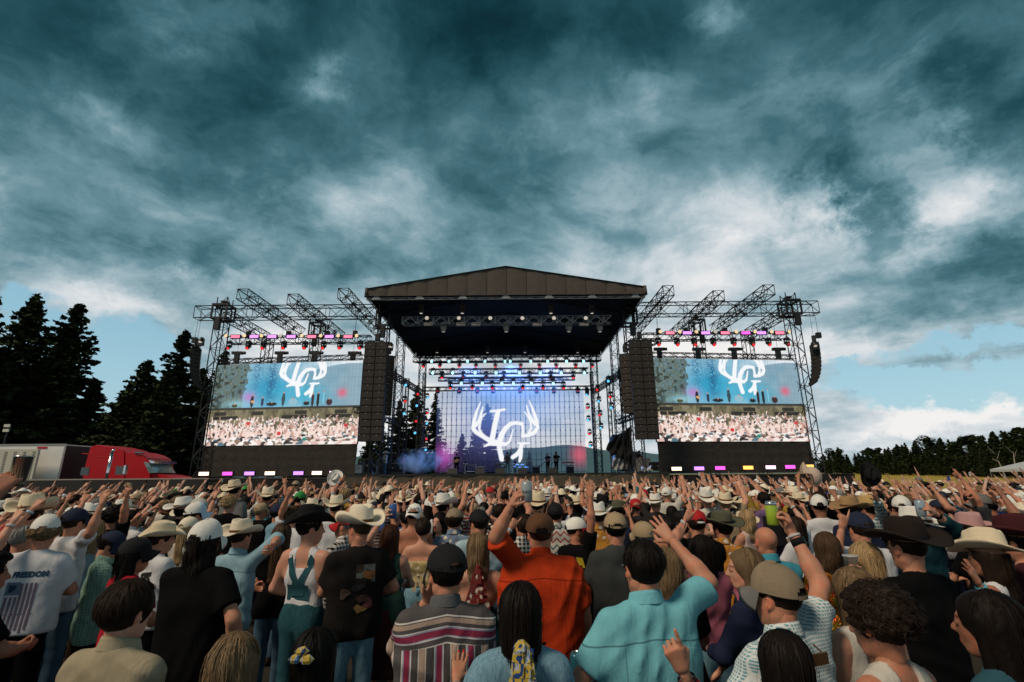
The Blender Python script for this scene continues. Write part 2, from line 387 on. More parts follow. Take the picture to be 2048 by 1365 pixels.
for (px, py, D, lx) in [(2022, 905, 103, .4), (2003, 918, 104, -1.5)]:
    p = at(px, py, D); t = empty('birch_tree', (p.x, p.y, 0)); tag(t, 'bare pale leaning trunk before the dark tree line, %s' % ('the upright one' if lx > 0 else 'the slanting one'), 'tree')
    m = MB(); m.tube((0, 0, 0), (lx*.5, 0, 4), .14, 6, .10, False); m.tube((lx*.5, 0, 4), (lx*1.3, 0, p.z), .10, 6, .04, False); m.build('trunk', M_BIRCH, t)
    m = MB(); m.tube((lx*.6, 0, 4.5), (lx*.6+1.2, .2, 6.2), .04, 5, .02); m.tube((lx*.8, 0, 5.6), (lx*.8-.9, .2, 7.), .04, 5, .02); m.build('branch', M_BIRCH, t)

# ------------------------------------------------------------------ trusses
def truss(label, p0, p1, w=.9, h=.9, group=None, name='truss', m=None, rc=.045, rb=.027, cat='truss', bay=None):
    m = m or M_TRUSS
    p0, p1 = Vector(p0), Vector(p1); d = p1-p0; L = d.length; dn = d/L
    up = Vector((0, 0, 1)) if abs(dn.z) < .7 else Vector((0, 1, 0))
    sx = dn.cross(up).normalized(); up = sx.cross(dn).normalized()
    t = empty(name, p0); tag(t, label, cat, group)
    ch = MB().tube((0, 0, 0), d, rc, 5).mesh('chord', m)
    cor = [(-1, -1), (1, -1), (1, 1), (-1, 1)]
    off = [sx*(a*w/2)+up*(b*h/2) for a, b in cor]
    for o in off: link('chord', ch, t, loc=o)
    n = max(2, round(L/(bay or max(w, h)*1.05))); lat = MB()
    for f in range(4):
        a, b = off[f], off[(f+1) % 4]
        for i in range(n):
            q0, q1 = (a, b) if (i+f) % 2 else (b, a)
            lat.tube(q0+d*(i/n), q1+d*((i+1)/n), rb, 4, caps=False)
        for i in (range(0, n+1, 2)): lat.tube(a+d*(i/n), b+d*(i/n), rb, 4, caps=False)
    lat.build('lattice', m, t); return t
SIDES = ((-1, 'left'), (1, 'right'))
for s, sn in SIDES:
    X = lambda r: XC+s*r
    truss(f'long front truss across the top of the {sn} wing, ending past the outer tower', (X(10.9), 40, 15.78), (X(26.6), 40, 15.78), .9, 1.05, 'long wing trusses', 'wing_truss')
    for r, z, nm in ((20.4, 15.85, 'outer'), (16.45, 15.4, 'middle'), (12.6, 15.85, 'inner')):
        truss(f'{nm} of the three cross trusses jutting over the {sn} wing', (X(r), 35.6, z), (X(r), 46.5, z), .8, .8, 'cross trusses over the wings', 'cross_truss')
    truss(f'cross truss running back from the head of the outer {sn} tower', (X(24.35), 40.6, 15.7), (X(24.35), 47.5, 15.7), .8, .8, 'cross trusses over the wings', 'cross_truss')
    truss(f'outer front tower of the {sn} wing beside the video screen', (X(24.35), 40, 0), (X(24.35), 40, 17.1), .85, .85, 'truss towers', 'truss_tower')
    truss(f'tower behind the middle of the {sn} video screen', (X(18.0), 44.5, 0), (X(18.0), 44.5, 15.9), .8, .8, 'truss towers', 'truss_tower')
    truss(f'rear outer tower of the {sn} wing behind the video screen', (X(24.3), 48, 0), (X(24.3), 48, 15.9), .8, .8, 'truss towers', 'truss_tower')
    truss(f'lighting truss with lit lamps above the {sn} video screen', (X(11.8), 41, 13.6), (X(24.0), 41, 13.6), .55, .62, 'wing lighting trusses', 'lighting_truss')
    truss(f'black truss on which the {sn} video screen hangs', (X(11.7), 38.9, 11.55), (X(24.3), 40.3, 11.55), .4, .34, 'screen trusses', 'screen_truss', M_BLACK, .03, .022, bay=.5)
    truss(f'front {sn} tower holding the roof beside the loudspeaker column', (X(10.35), 39.6, 0), (X(10.35), 39.6, 15.5), .8, .8, 'truss towers', 'truss_tower')
    truss(f'second {sn} roof tower, midway back on the stage', (X(10.35), 46, 0), (X(10.35), 46, 15.5), .7, .7, 'truss towers', 'truss_tower')
    truss(f'rearmost {sn} roof tower at the back of the stage', (X(9.7), 54.4, 0), (X(9.7), 54.4, 15.5), .7, .7, 'truss towers', 'truss_tower')
    truss(f'side truss high along the {sn} edge of the stage between the roof towers', (X(10.0), 40.2, 10.6), (X(9.4), 54.0, 10.9), .45, .45, 'side trusses', 'side_truss', rc=.03)
    truss(f'low side truss on the {sn} edge of the stage behind the loudspeakers', (X(11.6), 37.6, 7.1), (X(10.4), 47, 6.9), .4, .4, 'side trusses', 'side_truss', M_BLACK, rc=.03)
    truss(f'short front truss linking the {sn} wing with the stage roof', (X(10.8), 41.5, 13.3), (X(13.0), 41.5, 13.3), .5, .5, 'link trusses', 'link_truss')
    for r, D in ((9.95, 41.8), (9.65, 46.2), (8.75, 50.2)):
        truss(f'slim lamp post truss on the {sn} side of the stage, {"front" if D < 42 else "middle" if D < 47 else "rear"} one', (X(r), D+.35, 2.3), (X(r), D+.35, 11.2 if D < 50 else 12.5), .3, .3, 'lamp post trusses', 'lamp_post_truss', rc=.03, rb=.02)
def tower_head(px, y, z, label, w=1.25):
    t = empty('tower_head', (px, y, z)); tag(t, label, 'tower head', 'blocks at the tower heads'); m = MB()
    for a in (-1, 1):
        for b in (-1, 1): m.box((a*w/2, b*w/2, 0), (.12, .12, 1.3))
    m.build('post', M_BLACK, t)
    for zz in (-.6, .6): MB().box((0, -w/2, zz), (w+.1, .1, .16)).box((0, w/2, zz), (w+.1, .1, .16)).box((-w/2, 0, zz), (.1, w, .16)).box((w/2, 0, zz), (.1, w, .16)).build('collar_frame', M_BLACK, t)
    MB().box((.1, -w/2-.12, -1.2), (.38, .34, 1.0)).build('hoist_motor', M_BLACK, t); MB().box((0, 0, 1.0), (.5, .5, .12)).build('pulley_plate', M_BLACK, t)
for s, sn in SIDES:
    X = lambda r: XC+s*r
    tower_head(X(24.35), 40, 15.78, f'black sleeve block round the {sn} outer tower where the trusses cross'); tower_head(X(18.0), 44.5, 15.5, f'black sleeve block on the tower behind the {sn} screen', 1.1)
    tower_head(X(10.35), 39.6, 14.9, f'black sleeve block at the roof corner on the {sn} front tower', 1.1)
    for r, y, z0, z1, nm in ((22.5, 41, 15.3, 13.9, 'outermost'), (19.0, 41, 15.3, 13.9, 'second'), (15.6, 41, 15.0, 13.9, 'third'), (13.2, 41, 15.3, 13.9, 'innermost'), (25.9, 39.2, 15.2, 12.9, 'end')):
        t = empty('chain_hoist', (X(r), y, z1)); tag(t, f'{nm} chain hoist under the cross trusses of the {sn} wing', 'chain hoist', 'chain hoists of the wings'); MB().box((0, 0, .25), (.34, .3, .46)).build('motor', M_BLACK, t); MB().tube((0, 0, .4), (0, 0, z0-z1), .014, 4).build('chain', M_TRUSS, t)
truss('grey spotlight truss hanging under the front of the roof', (XC-8.4, 38, 14.25), (XC+8.5, 38, 14.25), .6, .6, name='spotlight_truss', m=M_ALU, rc=.03)
truss('rear roof truss carrying the top row of blue and red lamps', (XC-10.3, 52, 14.35), (XC+10.1, 52, 14.35), .6, .6, name='lighting_truss')
truss('second lamp truss hanging in front of the video wall, the longest of three', (XC-8.0, 49, 12.35), (XC+8.2, 49, 12.35), .5, .5, name='lighting_truss')
truss('pale thin truss between the second and third lamp trusses', (XC-7.2, 50, 11.75), (XC+6.9, 50, 11.75), .4, .35, name='lighting_truss')
truss('third lamp truss, lowest and shortest of those before the video wall', (XC-5.9, 48, 11.2), (XC+5.5, 48, 11.2), .5, .5, name='lighting_truss')
truss('truss along the top of the open video wall', (XC-9.3, 53, 11.25), (XC+9.3, 53, 11.25), .4, .4, name='lighting_truss')
truss('rear truss under the back edge of the roof', (XC-10.6, 55.6, 15.1), (XC+10.6, 55.6, 15.1), .6, .6, name='roof_truss')

# ------------------------------------------------------------------ roof
def roof():
    t = empty('stage_roof', (XC, 36, 15.6)); tag(t, 'dark gabled stage roof with brown fabric front over the stage', 'stage roof')
    hw, ze, zp, L = 10.9, .68, 2.5, 20.2
    n = 14; xs = np.linspace(-hw, hw, n+1); top = lambda x: ze+(zp-ze)*(1-abs(x)/hw)
    for i in range(n):                                          # front fabric in its sewn widths, each bellying a little
        a, b = xs[i], xs[i+1]; P = []; nu, nv = 9, 7
        for v in range(nv):
            for u in range(nu):
                x = a+(b-a)*u/(nu-1); zt = top(x); q = v/(nv-1); z = .12+(zt-.12)*q
                edge = abs(x)/hw
                fold = .05*math.sin(x*5.5+z*3.2+i)*max(0, edge-.45)*2.0*math.sin(math.pi*q)
                P.append((x, -.05*math.sin(math.pi*u/(nu-1))*1.0+fold+.0, z))
        F = [(v*nu+u, v*nu+u+1, (v+1)*nu+u+1, (v+1)*nu+u) for v in range(nv-1) for u in range(nu-1)]
        link('skirt_panel', mesh_np('skirt_panel', np.array(P), np.array(F), M_FASCIA, True), t)
        MB().box((b, -.055, .12+(top(b)-.12)/2), (.03, .02, top(b)-.14)).build('seam', M_FASCIA, t) if i < n-1 else None
    for s in (-1, 1):
        m = MB(); m.add([(0, -.12, zp), (s*hw, -.12, ze), (s*hw, L, ze), (0, L, zp), (0, -.12, zp+.06), (s*hw, -.12, ze+.06), (s*hw, L, ze+.06), (0, L, zp+.06)],
              [(0, 1, 2, 3), (4, 7, 6, 5), (0, 4, 5, 1), (1, 5, 6, 2), (2, 6, 7, 3)]); m.build('roof_sheet', M_LINING, t)
        m = MB(); nn = 24                                       # side skirt
        P = [(s*(hw+.02*math.sin(j*2.1)), L*j/nn-.1, z) for j in range(nn+1) for z in (.1, ze)]
        m.add(P, [(2*j, 2*j+2, 2*j+3, 2*j+1) for j in range(nn)]); m.build('side_skirt', M_FASCIA, t)
        m = MB()                                                # wrapped corner
        m.tube((s*hw, -.02, .05), (s*hw, -.02, ze+.12), .16, 10, .12); m.build('corner_wrap', M_FASCIA, t, True)
    m = MB(); m.add([(-hw, L, .1), (hw, L, .1), (hw, L, ze), (0, L, zp), (-hw, L, ze)], [(0, 1, 2, 3, 4)]); m.build('rear_gable', M_LINING, t)
    for s in (-1, 1):                                           # inner lining, sagging between purlins
        nu, nv = 13, 21; P = []
        for v in range(nv):
            for u in range(nu):
                x = s*hw*u/(nu-1)*.985; y = .25+(L-.4)*v/(nv-1)
                P.append((x, y, top(x)-.35-.06*abs(math.sin(math.pi*v/4))))
        F = [(v*nu+u, v*nu+u+1, (v+1)*nu+u+1, (v+1)*nu+u) for v in range(nv-1) for u in range(nu-1)]
        link('lining', mesh_np('lining', np.array(P), np.array(F), M_LINING, True), t)
    for y in (5, 10, 15):                                       # rafters
        for s in (-1, 1): MB().tube((0, y, zp-.55), (s*hw*.97, y, .22), .07, 6).build('rafter', M_BLACK, t)
    lat = MB(); N_ = 28
    for z in (.0, -.16): MB().tube((-hw, .12, z), (hw, .12, z), .028, 6).build('chord', M_ALU, t)
    for i in range(N_):
        a = -hw+2*hw*i/N_; b = -hw+2*hw*(i+1)/N_
        lat.tube((a, .12, -.16 if i % 2 else 0), (b, .12, 0 if i % 2 else -.16), .016, 4)
    lat.build('lattice', M_ALU, t)
    for k in range(7):
        x = -hw*.93+2*hw*.93*k/6; g = MB(); g.add([(x-.38, .05, -.14), (x+.38, .05, -.14), (x+.12, .05, .18), (x-.12, .05, .18), (x-.38, .09, -.14), (x+.38, .09, -.14), (x+.12, .09, .18), (x-.12, .09, .18)],
              [(0, 1, 2, 3), (7, 6, 5, 4), (0, 4, 5, 1), (1, 5, 6, 2), (2, 6, 7, 3), (3, 7, 4, 0)]); g.build('gusset', M_ALU, t)
    for s in (-1, 1): MB().tube((s*hw, .1, 0), (s*hw, L-.3, 0), .045, 6).build('side_rail', M_TRUSS, t)
roof()

# ------------------------------------------------------------------ pictures and the antler logo
LOGO = [[(215, 135, 6), (140, 320, 22), (95, 500, 33), (78, 640, 38), (130, 715, 38), (270, 800, 38), (400, 880, 42), (560, 930, 55)],
        [(262, 230, 9), (235, 340, 20), (190, 500, 26), (115, 590, 38)], [(322, 355, 7), (240, 430, 14), (205, 560, 18), (195, 660, 20), (240, 740, 20), (330, 820, 20)],
        [(415, 315, 18), (540, 305, 20), (680, 285, 22)], [(560, 320, 42), (500, 560, 46), (455, 800, 48), (430, 900, 55)],
        [(290, 985, 12), (400, 940, 32), (560, 930, 50), (700, 950, 32), (780, 900, 20), (850, 670, 8)],
        [(1000, 560, 33), (900, 545, 32), (800, 560, 36), (700, 650, 43), (630, 760, 50), (590, 900, 55), (580, 1000, 44), (600, 1100, 44), (630, 1225, 46)],
        [(1025, 555, 25), (1040, 680, 22), (1030, 800, 28)], [(1030, 800, 28), (1150, 780, 33), (1260, 730, 38), (1320, 640, 30), (1300, 500, 36), (1240, 300, 24), (1165, 110, 6)],
        [(1115, 210, 9), (1150, 350, 20), (1220, 500, 30), (1280, 570, 36)], [(1070, 335, 8), (1140, 420, 14), (1190, 540, 16), (1195, 650, 20), (1150, 740, 20)],
        [(930, 930, 14), (1050, 935, 22), (1165, 930, 14)], [(1010, 950, 38), (985, 1050, 38), (930, 1130, 38), (840, 1195, 38)], [(1000, 1060, 33), (985, 1200, 33), (965, 1270, 20)]]
def logo_sdf(X, Y):
    d = np.full(X.shape, 1e9)
    for st in LOGO:
        for (x0, y0, r0), (x1, y1, r1) in zip(st[:-1], st[1:]):
            dx, dy = x1-x0, y1-y0; t = np.clip(((X-x0)*dx+(Y-y0)*dy)/(dx*dx+dy*dy), 0, 1)
            d = np.minimum(d, np.hypot(X-x0-t*dx, Y-y0-t*dy)-(r0+(r1-r0)*t)-4)
    return d
def smooth_noise(shape, n, g):
    a = g.random((n+2, int(n*shape[1]/shape[0])+2)); yy = np.linspace(0, a.shape[0]-1.001, shape[0]); xx = np.linspace(0, a.shape[1]-1.001, shape[1])
    y0 = yy.astype(int); x0 = xx.astype(int); fy = (yy-y0)[:, None]; fx = (xx-x0)[None]; fy = fy*fy*(3-2*fy); fx = fx*fx*(3-2*fx)
    A = a[np.ix_(y0, x0)]; B = a[np.ix_(y0, x0+1)]; C_ = a[np.ix_(y0+1, x0)]; D_ = a[np.ix_(y0+1, x0+1)]
    return (A*(1-fx)+B*fx)*(1-fy)+(C_*(1-fx)+D_*fx)*fy
def lin(c): c = np.asarray(c, float)/255; return np.where(c <= .04045, c/12.92, ((c+.055)/1.055)**2.4)
def screen_picture(H=150, W=288):
    """the live picture of the stage and crowd shown on both side screens"""
    g = np.random.default_rng(3); img = np.zeros((H, W, 3)); v, u = np.mgrid[0:H, 0:W]; v = v/(H-1); u = u/(W-1)
    n1 = smooth_noise((H, W), 8, g); n2 = smooth_noise((H, W), 24, g); n3 = smooth_noise((H, W), 70, g)
    sky_ = lin((150, 195, 215)); img[:] = sky_
    img += (lin((235, 240, 245))-sky_)*np.clip((u-.55)*2+n1-.4, 0, 1)[..., None]
    def over(m, c): m = np.clip(m, 0, 1)[..., None]; img[:] = img*(1-m)+lin(c)*m
    over((v > .13+.10*np.sin(u*5))*(u > .62)*.8, (105, 150, 170))
    over(np.exp(-((u-.40)/.20)**2-((v-.32)/.24)**2)*1.1, (45, 165, 205)); over(np.exp(-((u-.62)/.16)**2-((v-.40)/.14)**2), (70, 180, 210))
    over(np.exp(-((u-.30)/.035)**2-((v-.10)/.25)**2)*.8*(n3 > .4), (30, 110, 150)); over(np.exp(-((u-.40)/.035)**2-((v-.2)/.3)**2)*(n3 > .35), (25, 105, 150))
    tr = (u < .22+.05*n2-.05*v)
    over(tr*(.55+.5*n3), (70, 72, 42)); over(tr*(n3 > .78)*.45, (170, 185, 165)); over(tr*(n2 < .3)*.8, (40, 42, 25))
    for k in range(40): over((np.abs(u-(.24+k*.0195+.004*np.sin(k))) < .0012)*(v < .53)*.30, (90, 110, 125))
    for q in (.10, .2, .31, .42): over((np.abs(v-q) < .003)*(u > .22)*.25, (90, 120, 140))
    over(np.exp(-((u-.26)/.04)**2-((v-.42)/.06)**2)*.9, (190, 130, 205)); over(np.exp(-((u-.88)/.028)**2-((v-.39)/.05)**2)*1.2, (215, 110, 135))
    over(np.exp(-((u-.18)/.08)**2-((v-.50)/.05)**2)*.8, (150, 205, 215))
    X = (u-.605)/.315*1310+690; Y = (v*6.6-2.83)/.0031*1.0+1270
    over(np.clip(.5-(logo_sdf(X, Y)-6)/10, 0, 1), (250, 252, 255))
    for (cu, cv, cw, ch, c) in [(.285, .47, .011, .075, (28, 26, 30)), (.355, .48, .010, .055, (40, 50, 80)), (.495, .455, .011, .085, (52, 72, 80)), (.56, .485, .03, .04, (150, 190, 205)), (.69, .47, .010, .08, (50, 32, 38)), (.725, .465, .010, .085, (25, 24, 26)), (.42, .51, .035, .022, (30, 30, 32)), (.65, .51, .02, .025, (25, 25, 25)), (.80, .50, .02, .04, (60, 30, 35)), (.76, .45, .006, .08, (120, 200, 225)), (.17, .52, .02, .02, (70, 75, 40))]:
        over((((u-cu)/cw)**2+((v-cv)/ch)**2 < 1), c); over(((u-cu)**2*3.8+(v-cv+ch*.95)**2 < .0001), (200, 150, 130))
    over((((u-.29)/.012)**2+((v-.475)/.016)**2 < 1)*(u > .278), (215, 165, 110))
    over(((v > .545) & (v < .58)), (60, 58, 48)); over((np.abs(v-.551) < .006), (28, 27, 25)); over((v > .576), (118, 110, 84))
    over((v > .576)*np.clip(np.sin(u*75+8*n2)-.1, 0, 1)*.7, (66, 60, 44)); over((v > .576)*np.clip(np.sin(u*43+2+6*n1)-.4, 0, 1), (150, 140, 110))
    for cu in (.08, .33, .62, .88): over((np.abs(u-cu) < .04)*(v > .595)*(v < .64), (44, 42, 34))
    for cu in (.12, .58, .87): over((np.abs(u-cu) < .085)*(v > .645)*(v < .69), (38, 36, 32))
    heads = [(255, 245, 240), (250, 235, 228), (235, 205, 195), (70, 60, 58), (40, 36, 38), (225, 190, 180), (120, 96, 84), (255, 250, 245), (90, 120, 135), (150, 120, 100)]
    for k in range(900):                                        # crowd, far to near
        t = k/900; cv = .70+.31*t+g.normal(0, .008); cu = g.uniform(0, 1); s = .007+.016*t*t
        if g.random() < .5 and t < .8:
            h = s*g.uniform(2.2, 4.5); sl = g.normal(0, .25)
            over((np.abs(u-cu-(cv-v)*sl) < s*.42)*(v < cv)*(v > cv-h*1.8), (250, 222, 210) if g.random() < .7 else (205, 160, 145))
        c = heads[g.integers(len(heads))]
        over((((u-cu)/s)**2+((v-cv)/(s*1.8))**2 < 1), c)
        if g.random() < .3: over((((u-cu)/(s*1.7))**2+((v-cv)/(s*.55))**2 < 1), (255, 248, 240))
    for (cu, cv, c) in [(.49, .865, (215, 40, 50)), (.66, .935, (30, 140, 120)), (.28, .74, (215, 60, 60)), (.92, .78, (210, 50, 60))]:
        over((((u-cu)/.013)**2+((v-cv)/.022)**2 < 1), c)
    return np.clip(img, 0, 1)
M_PICTURE = bpy.data.materials.new('screen_picture'); M_PICTURE.use_nodes = True
def _pm():
    N = NT(M_PICTURE.node_tree); b = N.n['Principled BSDF']; a = N.new('ShaderNodeVertexColor'); a.layer_name = 'tint'
    b.inputs['Base Color'].default_value = (.01, .01, .01, 1); N.l.new(a.outputs[0], b.inputs['Emission Color']); b.inputs['Emission Strength'].default_value = .95
_pm()
PIC = screen_picture()
M_SCREENSKIRT = mat('screen_skirt', (.032, .026, .021), .9, bump=(2.5, .7, .12), var=.35, vscale=3.)
SHARED = {}
def side_screen(s, sn):
    inner = Vector((XC+s*11.6, 38.6, 4.57)); outer = Vector((XC+s*24.3, 40.0, 4.57))
    a, b = (outer, inner) if s < 0 else (inner, outer)
    ex = (b-a); Wd = ex.length; ex.normalize(); Hh = 6.62; ny = Vector((0, 0, 1)).cross(ex)
    t = empty('video_screen', a, math.atan2(ex.y, ex.x)); tag(t, f'large {sn} video screen showing the band, antler logo and crowd', 'video screen', 'video screens beside the stage')
    H, W = PIC.shape[:2]; v, u = np.mgrid[0:H, 0:W]
    V = np.stack([u/(W-1)*Wd, np.zeros(u.shape), (1-v/(H-1))*Hh], -1).reshape(-1, 3)
    i = (np.arange(H-1)[:, None]*W+np.arange(W-1)).ravel(); F = np.stack([i+W, i+W+1, i+1, i], 1)
    if 'pic' not in SHARED: SHARED['pic'] = mesh_np('picture', V, F, M_PICTURE, col=PIC.reshape(-1, 3))
    link('picture', SHARED['pic'], t)
    for k in range(12):
        MB().box((Wd*(k+.5)/12, .16, Hh/2), (Wd/12-.01, .22, Hh+.06)).build('cabinet', M_BLACK, t)
    # black fabric below
    sk = empty('screen_skirt', a, math.atan2(ex.y, ex.x)); tag(sk, f'black fabric skirt below the {sn} video screen, creased at its ends', 'fabric skirt', 'screen skirts')
    nu, nv = 120, 16; P = []
    for j in range(nv):
        for q in range(nu):
            x = Wd*q/(nu-1); f = abs(2*q/(nu-1)-1); z = -.03-2.35*j/(nv-1)
            fold = .16*max(0, f-.55)*math.sin(x*4.6+z*2.0)+.012*math.sin(x*7+z)+.01*math.sin(z*9)
            P.append((x+(.25 if q == nu-1 else 0)*s*j/(nv-1)*0, .05+fold, z))
    F = [((j+1)*nu+q, (j+1)*nu+q+1, j*nu+q+1, j*nu+q) for j in range(nv-1) for q in range(nu-1)]
    link('fabric', mesh_np('fabric', np.array(P), np.array(F), M_SCREENSKIRT, True), sk)
    MB().tube((0, .05, 0), (Wd, .05, 0), .04, 6).build('batten', M_BLACK, sk)
for s, sn in SIDES: side_screen(s, sn)

# ------------------------------------------------------------------ open LED wall
M_LED = bpy.data.materials.new('led_mesh'); M_LED.use_nodes = True
def _lm():
    N = NT(M_LED.node_tree); N.n.clear(); o = N.new('ShaderNodeOutputMaterial'); a = N.new('ShaderNodeVertexColor'); a.layer_name = 'tint'
    e = N.new('ShaderNodeEmission'); N.l.new(a.outputs[0], e.inputs[0]); e.inputs[1].default_value = 1.0
    tr = N.new('ShaderNodeBsdfTransparent'); mx = N.new('ShaderNodeMixShader'); N.l.new(a.outputs[1], mx.inputs[0]); N.l.new(tr.outputs[0], mx.inputs[1]); N.l.new(e.outputs[0], mx.inputs[2]); N.l.new(mx.outputs[0], o.inputs[0])
_lm()
def led_wall():
    x0, x1, z0, z1, D = -8.15+.0, 7.75, 2.45, 10.95, 53.0
    t = empty('video_wall', (x0, D, z0)); tag(t, 'see through video wall at the back of the stage with a white antler logo', 'video wall')
    nc, nr = 30, 7; pw, ph = (x1-x0)/nc, (z1-z0)/nr
    fr = MB(); 
    for x in (0, pw*.5, pw*.25, pw*.75):
        r_ = .035 if x == 0 else .008
        fr.box((x, 0, ph/2), (r_*2, .06, ph))
    fr.box((pw/2, 0, 0), (pw, .05, .035)); fr.box((0, -.02, ph*.5), (.13, .08, .12)); fr.box((0, -.02, ph*.02), (.11, .08, .10))
    fme = fr.mesh('frame', M_BLACK)
    nu, nv = 9, 19
    for c in range(nc):
        for r in range(nr):
            u, v = np.meshgrid(np.linspace(0, 1, nu), np.linspace(0, 1, nv))
            px_ = (c+u)/nc; pz = (r+v)/nr                      # 0..1 over the wall, z upward
            pxl = 875+px_*295; pyl = 940-pz*158                 # the logo and a painted haze glow, laid out on a 295 x 158 grid
            X = (pxl-940)*9.747; Y = (pyl-790)*9.747
            lg = np.clip(.5-logo_sdf(X, Y)/14, 0, 1)
            blue = np.clip(1.25*np.exp(-((1-pz)/.45)**2)*np.exp(-((px_-.55)/.42)**2), 0, 1)  # blue haze round the lamps, painted into the panel colour
            pink = np.exp(-((px_-.06)/.06)**2-((pz-.20)/.13)**2); red = np.exp(-((px_-.955)/.05)**2-((pz-.20)/.11)**2); vio = np.exp(-((px_-.35)/.2)**2-((pz-.5)/.3)**2)
            left = np.clip(1-px_/.42, 0, 1)
            col = np.zeros(u.shape+(4,)); wts = np.stack([blue*1.25, pink*1.5, red*1.6, vio*.6, left*.15+.10, (1-pz)*.0+.22*np.clip(px_-.4, 0, 1)], -1)
            pal = lin([(95, 165, 250), (205, 95, 200), (235, 90, 110), (130, 120, 210), (80, 70, 130), (130, 190, 220)])
            sw = wts.sum(-1); col[..., :3] = (wts @ pal)/np.maximum(sw, 1e-3)[..., None]
            al = np.clip(sw*.40, 0, .70)
            col[..., :3] = col[..., :3]*(1-lg[..., None])+lin((246, 247, 250))*lg[..., None]; col[..., 3] = al*(1-lg)+lg*.985
            V = np.stack([u*pw, u*0-.08, v*ph], -1).reshape(-1, 3); i = (np.arange(nv-1)[:, None]*nu+np.arange(nu-1)).ravel()
            me = mesh_np('led_panel', V, np.stack([i, i+1, i+nu+1, i+nu], 1), M_LED, col=1.0)
            me.color_attributes['tint'].data.foreach_set('color', col.reshape(-1).astype(np.float32))
            p = link('led_panel', me, t, loc=(c*pw, 0, r*ph)); link('panel_frame', fme, p)
led_wall()
# ------------------------------------------------------------------ stage decks and drapes
def drape(name, label, x0, x1, y, z1, z0=0.02, fold=1.0, mt=None):
    t = empty(name, (x0, y, z0)); tag(t, label, 'stage drape')
    W_, H_ = x1-x0, z1-z0; nu = max(30, int(W_*9)); nv = 8; g = np.random.default_rng(int(abs(x0*10))+3); ph = g.uniform(0, 6, 6); P = []
    for j in range(nv):
        q = j/(nv-1)
        for i in range(nu):
            x = W_*i/(nu-1)
            f = .07*math.sin(x*3.1+ph[0]+1.5*math.sin(x*.7+ph[1]))*(1-.5*q)+.035*math.sin(x*8.3+ph[2]+q*2)*(1-q*.6)+.05*math.sin(x*1.3+q*2.2+ph[3])
            P.append((x, f*fold, H_*q-.05*abs(math.sin(x*.9+ph[4]))*q))
    F = [(j*nu+i, j*nu+i+1, (j+1)*nu+i+1, (j+1)*nu+i) for j in range(nv-1) for i in range(nu-1)]
    link('cloth', mesh_np('cloth', np.array(P), np.array(F), mt or M_DRAPE, True), t)
    MB().tube((0, 0, H_), (W_, 0, H_), .03, 6).build('rail', M_BLACK, t); return t
M_STAGEDRAPE = mat('stage_drape', (.085, .068, .045), .9, bump=(2.5, .6, .1), var=.4, vscale=1.5)
def decks():
    t = empty('stage_deck', (XC, 37, 0)); tag(t, 'main stage deck under the gabled roof', 'stage deck')
    MB().box((0, 9.3, 2.2), (23.6, 18.6, .16)).build('deck', M_WOOD, t)
    MB().box((0, -.04, 2.21), (23.6, .06, .14)).build('edge_trim', M_BLACK, t)
    for i in range(9):
        for y in (.5, 9, 18): MB().tube((-11.4+2.85*i, y, 0), (-11.4+2.85*i, y, 2.12), .04, 6).build('leg', M_TRUSS, t)
    drape('stage_skirt', 'creased brown black drape along the front of the main stage', XC-11.8, XC+11.8, 36.85, 2.14, mt=M_STAGEDRAPE)
    for s, sn in SIDES:
        a, b = sorted((XC+s*12.0, XC+s*26.0)); t = empty('wing_deck', ((a+b)/2, 38.2, 0)); tag(t, f'low black side deck under the {sn} video screen', 'stage deck', 'side decks')
        MB().box((0, 2.6, 2.0), (b-a, 5.2, .16)).build('deck', M_WOOD, t)
        for i in range(6): MB().tube((-6.6+2.64*i, .3, 0), (-6.6+2.64*i, .3, 1.92), .04, 6).build('leg', M_TRUSS, t)
        drape('wing_skirt', f'black drape along the front of the {sn} side deck', a, b, 38.05, 2.02)
decks()
# ------------------------------------------------------------------ lamps
LENS = {k: emis('lens_'+k, c, s) for k, c, s in [('blue', (.12, .55, .95), 1.5), ('cyan', (.30, .85, 1.0), 3.2), ('red', (1., .03, .03), 1.0), ('warm', (1., .72, .40), 1.0), ('white', (1., .88, .72), .55), ('dim', (1., .86, .7), .10),
        ('pink', (1., .20, .32), 1.5), ('violet', (.72, .26, 1.0), 1.7), ('magenta', (1., .10, .70), 1.6), ('orange', (1., .42, .08), 2.6), ('warmwhite', (1., .74, .55), 2.4), ('pinkwhite', (1., .62, .80), 2.2), ('purple', (.56, .24, 1.0), 1.9)]}
def lamp_meshes(bm):
    L = {}
    L['base'] = MB().box((0, 0, -.10), (.40, .30, .18)).tube((0, 0, 0), (0, 0, .16), .03, 6).mesh('base', bm)
    m = MB(); 
    for s in (-1, 1): m.box((s*.21, 0, -.36), (.05, .14, .40))
    m.box((0, 0, -.2), (.46, .14, .05)); L['yoke'] = m.mesh('yoke', bm)
    L['head'] = MB().lathe([(.10, .20), (.15, .17), (.165, .0), (.17, -.22), (.15, -.26)], 14, axis='Y').mesh('head', bm, True)
    L['lens'] = MB().lathe([(.001, -.285), (.08, -.28), (.135, -.265), (.14, -.255)], 14, axis='Y', capt=False)
    L['par'] = MB().lathe([(.06, .22), (.13, .1), (.16, -.12), (.16, -.2)], 12, axis='Y').mesh('housing', bm, True)
    L['strobe'] = MB().box((0, .05, 0), (.86, .16, .36)).mesh('housing', bm)
    return L
LM = lamp_meshes(mat('lamp_housing', (.02, .02, .022), .5)); LMG = lamp_meshes(mat('lamp_housing_grey', (.30, .27, .22), .5))
LENSME = {}
def lens_mesh(k):
    if k not in LENSME: LENSME[k] = LM['lens'].mesh('lens', LENS[k], True)
    return LENSME[k]
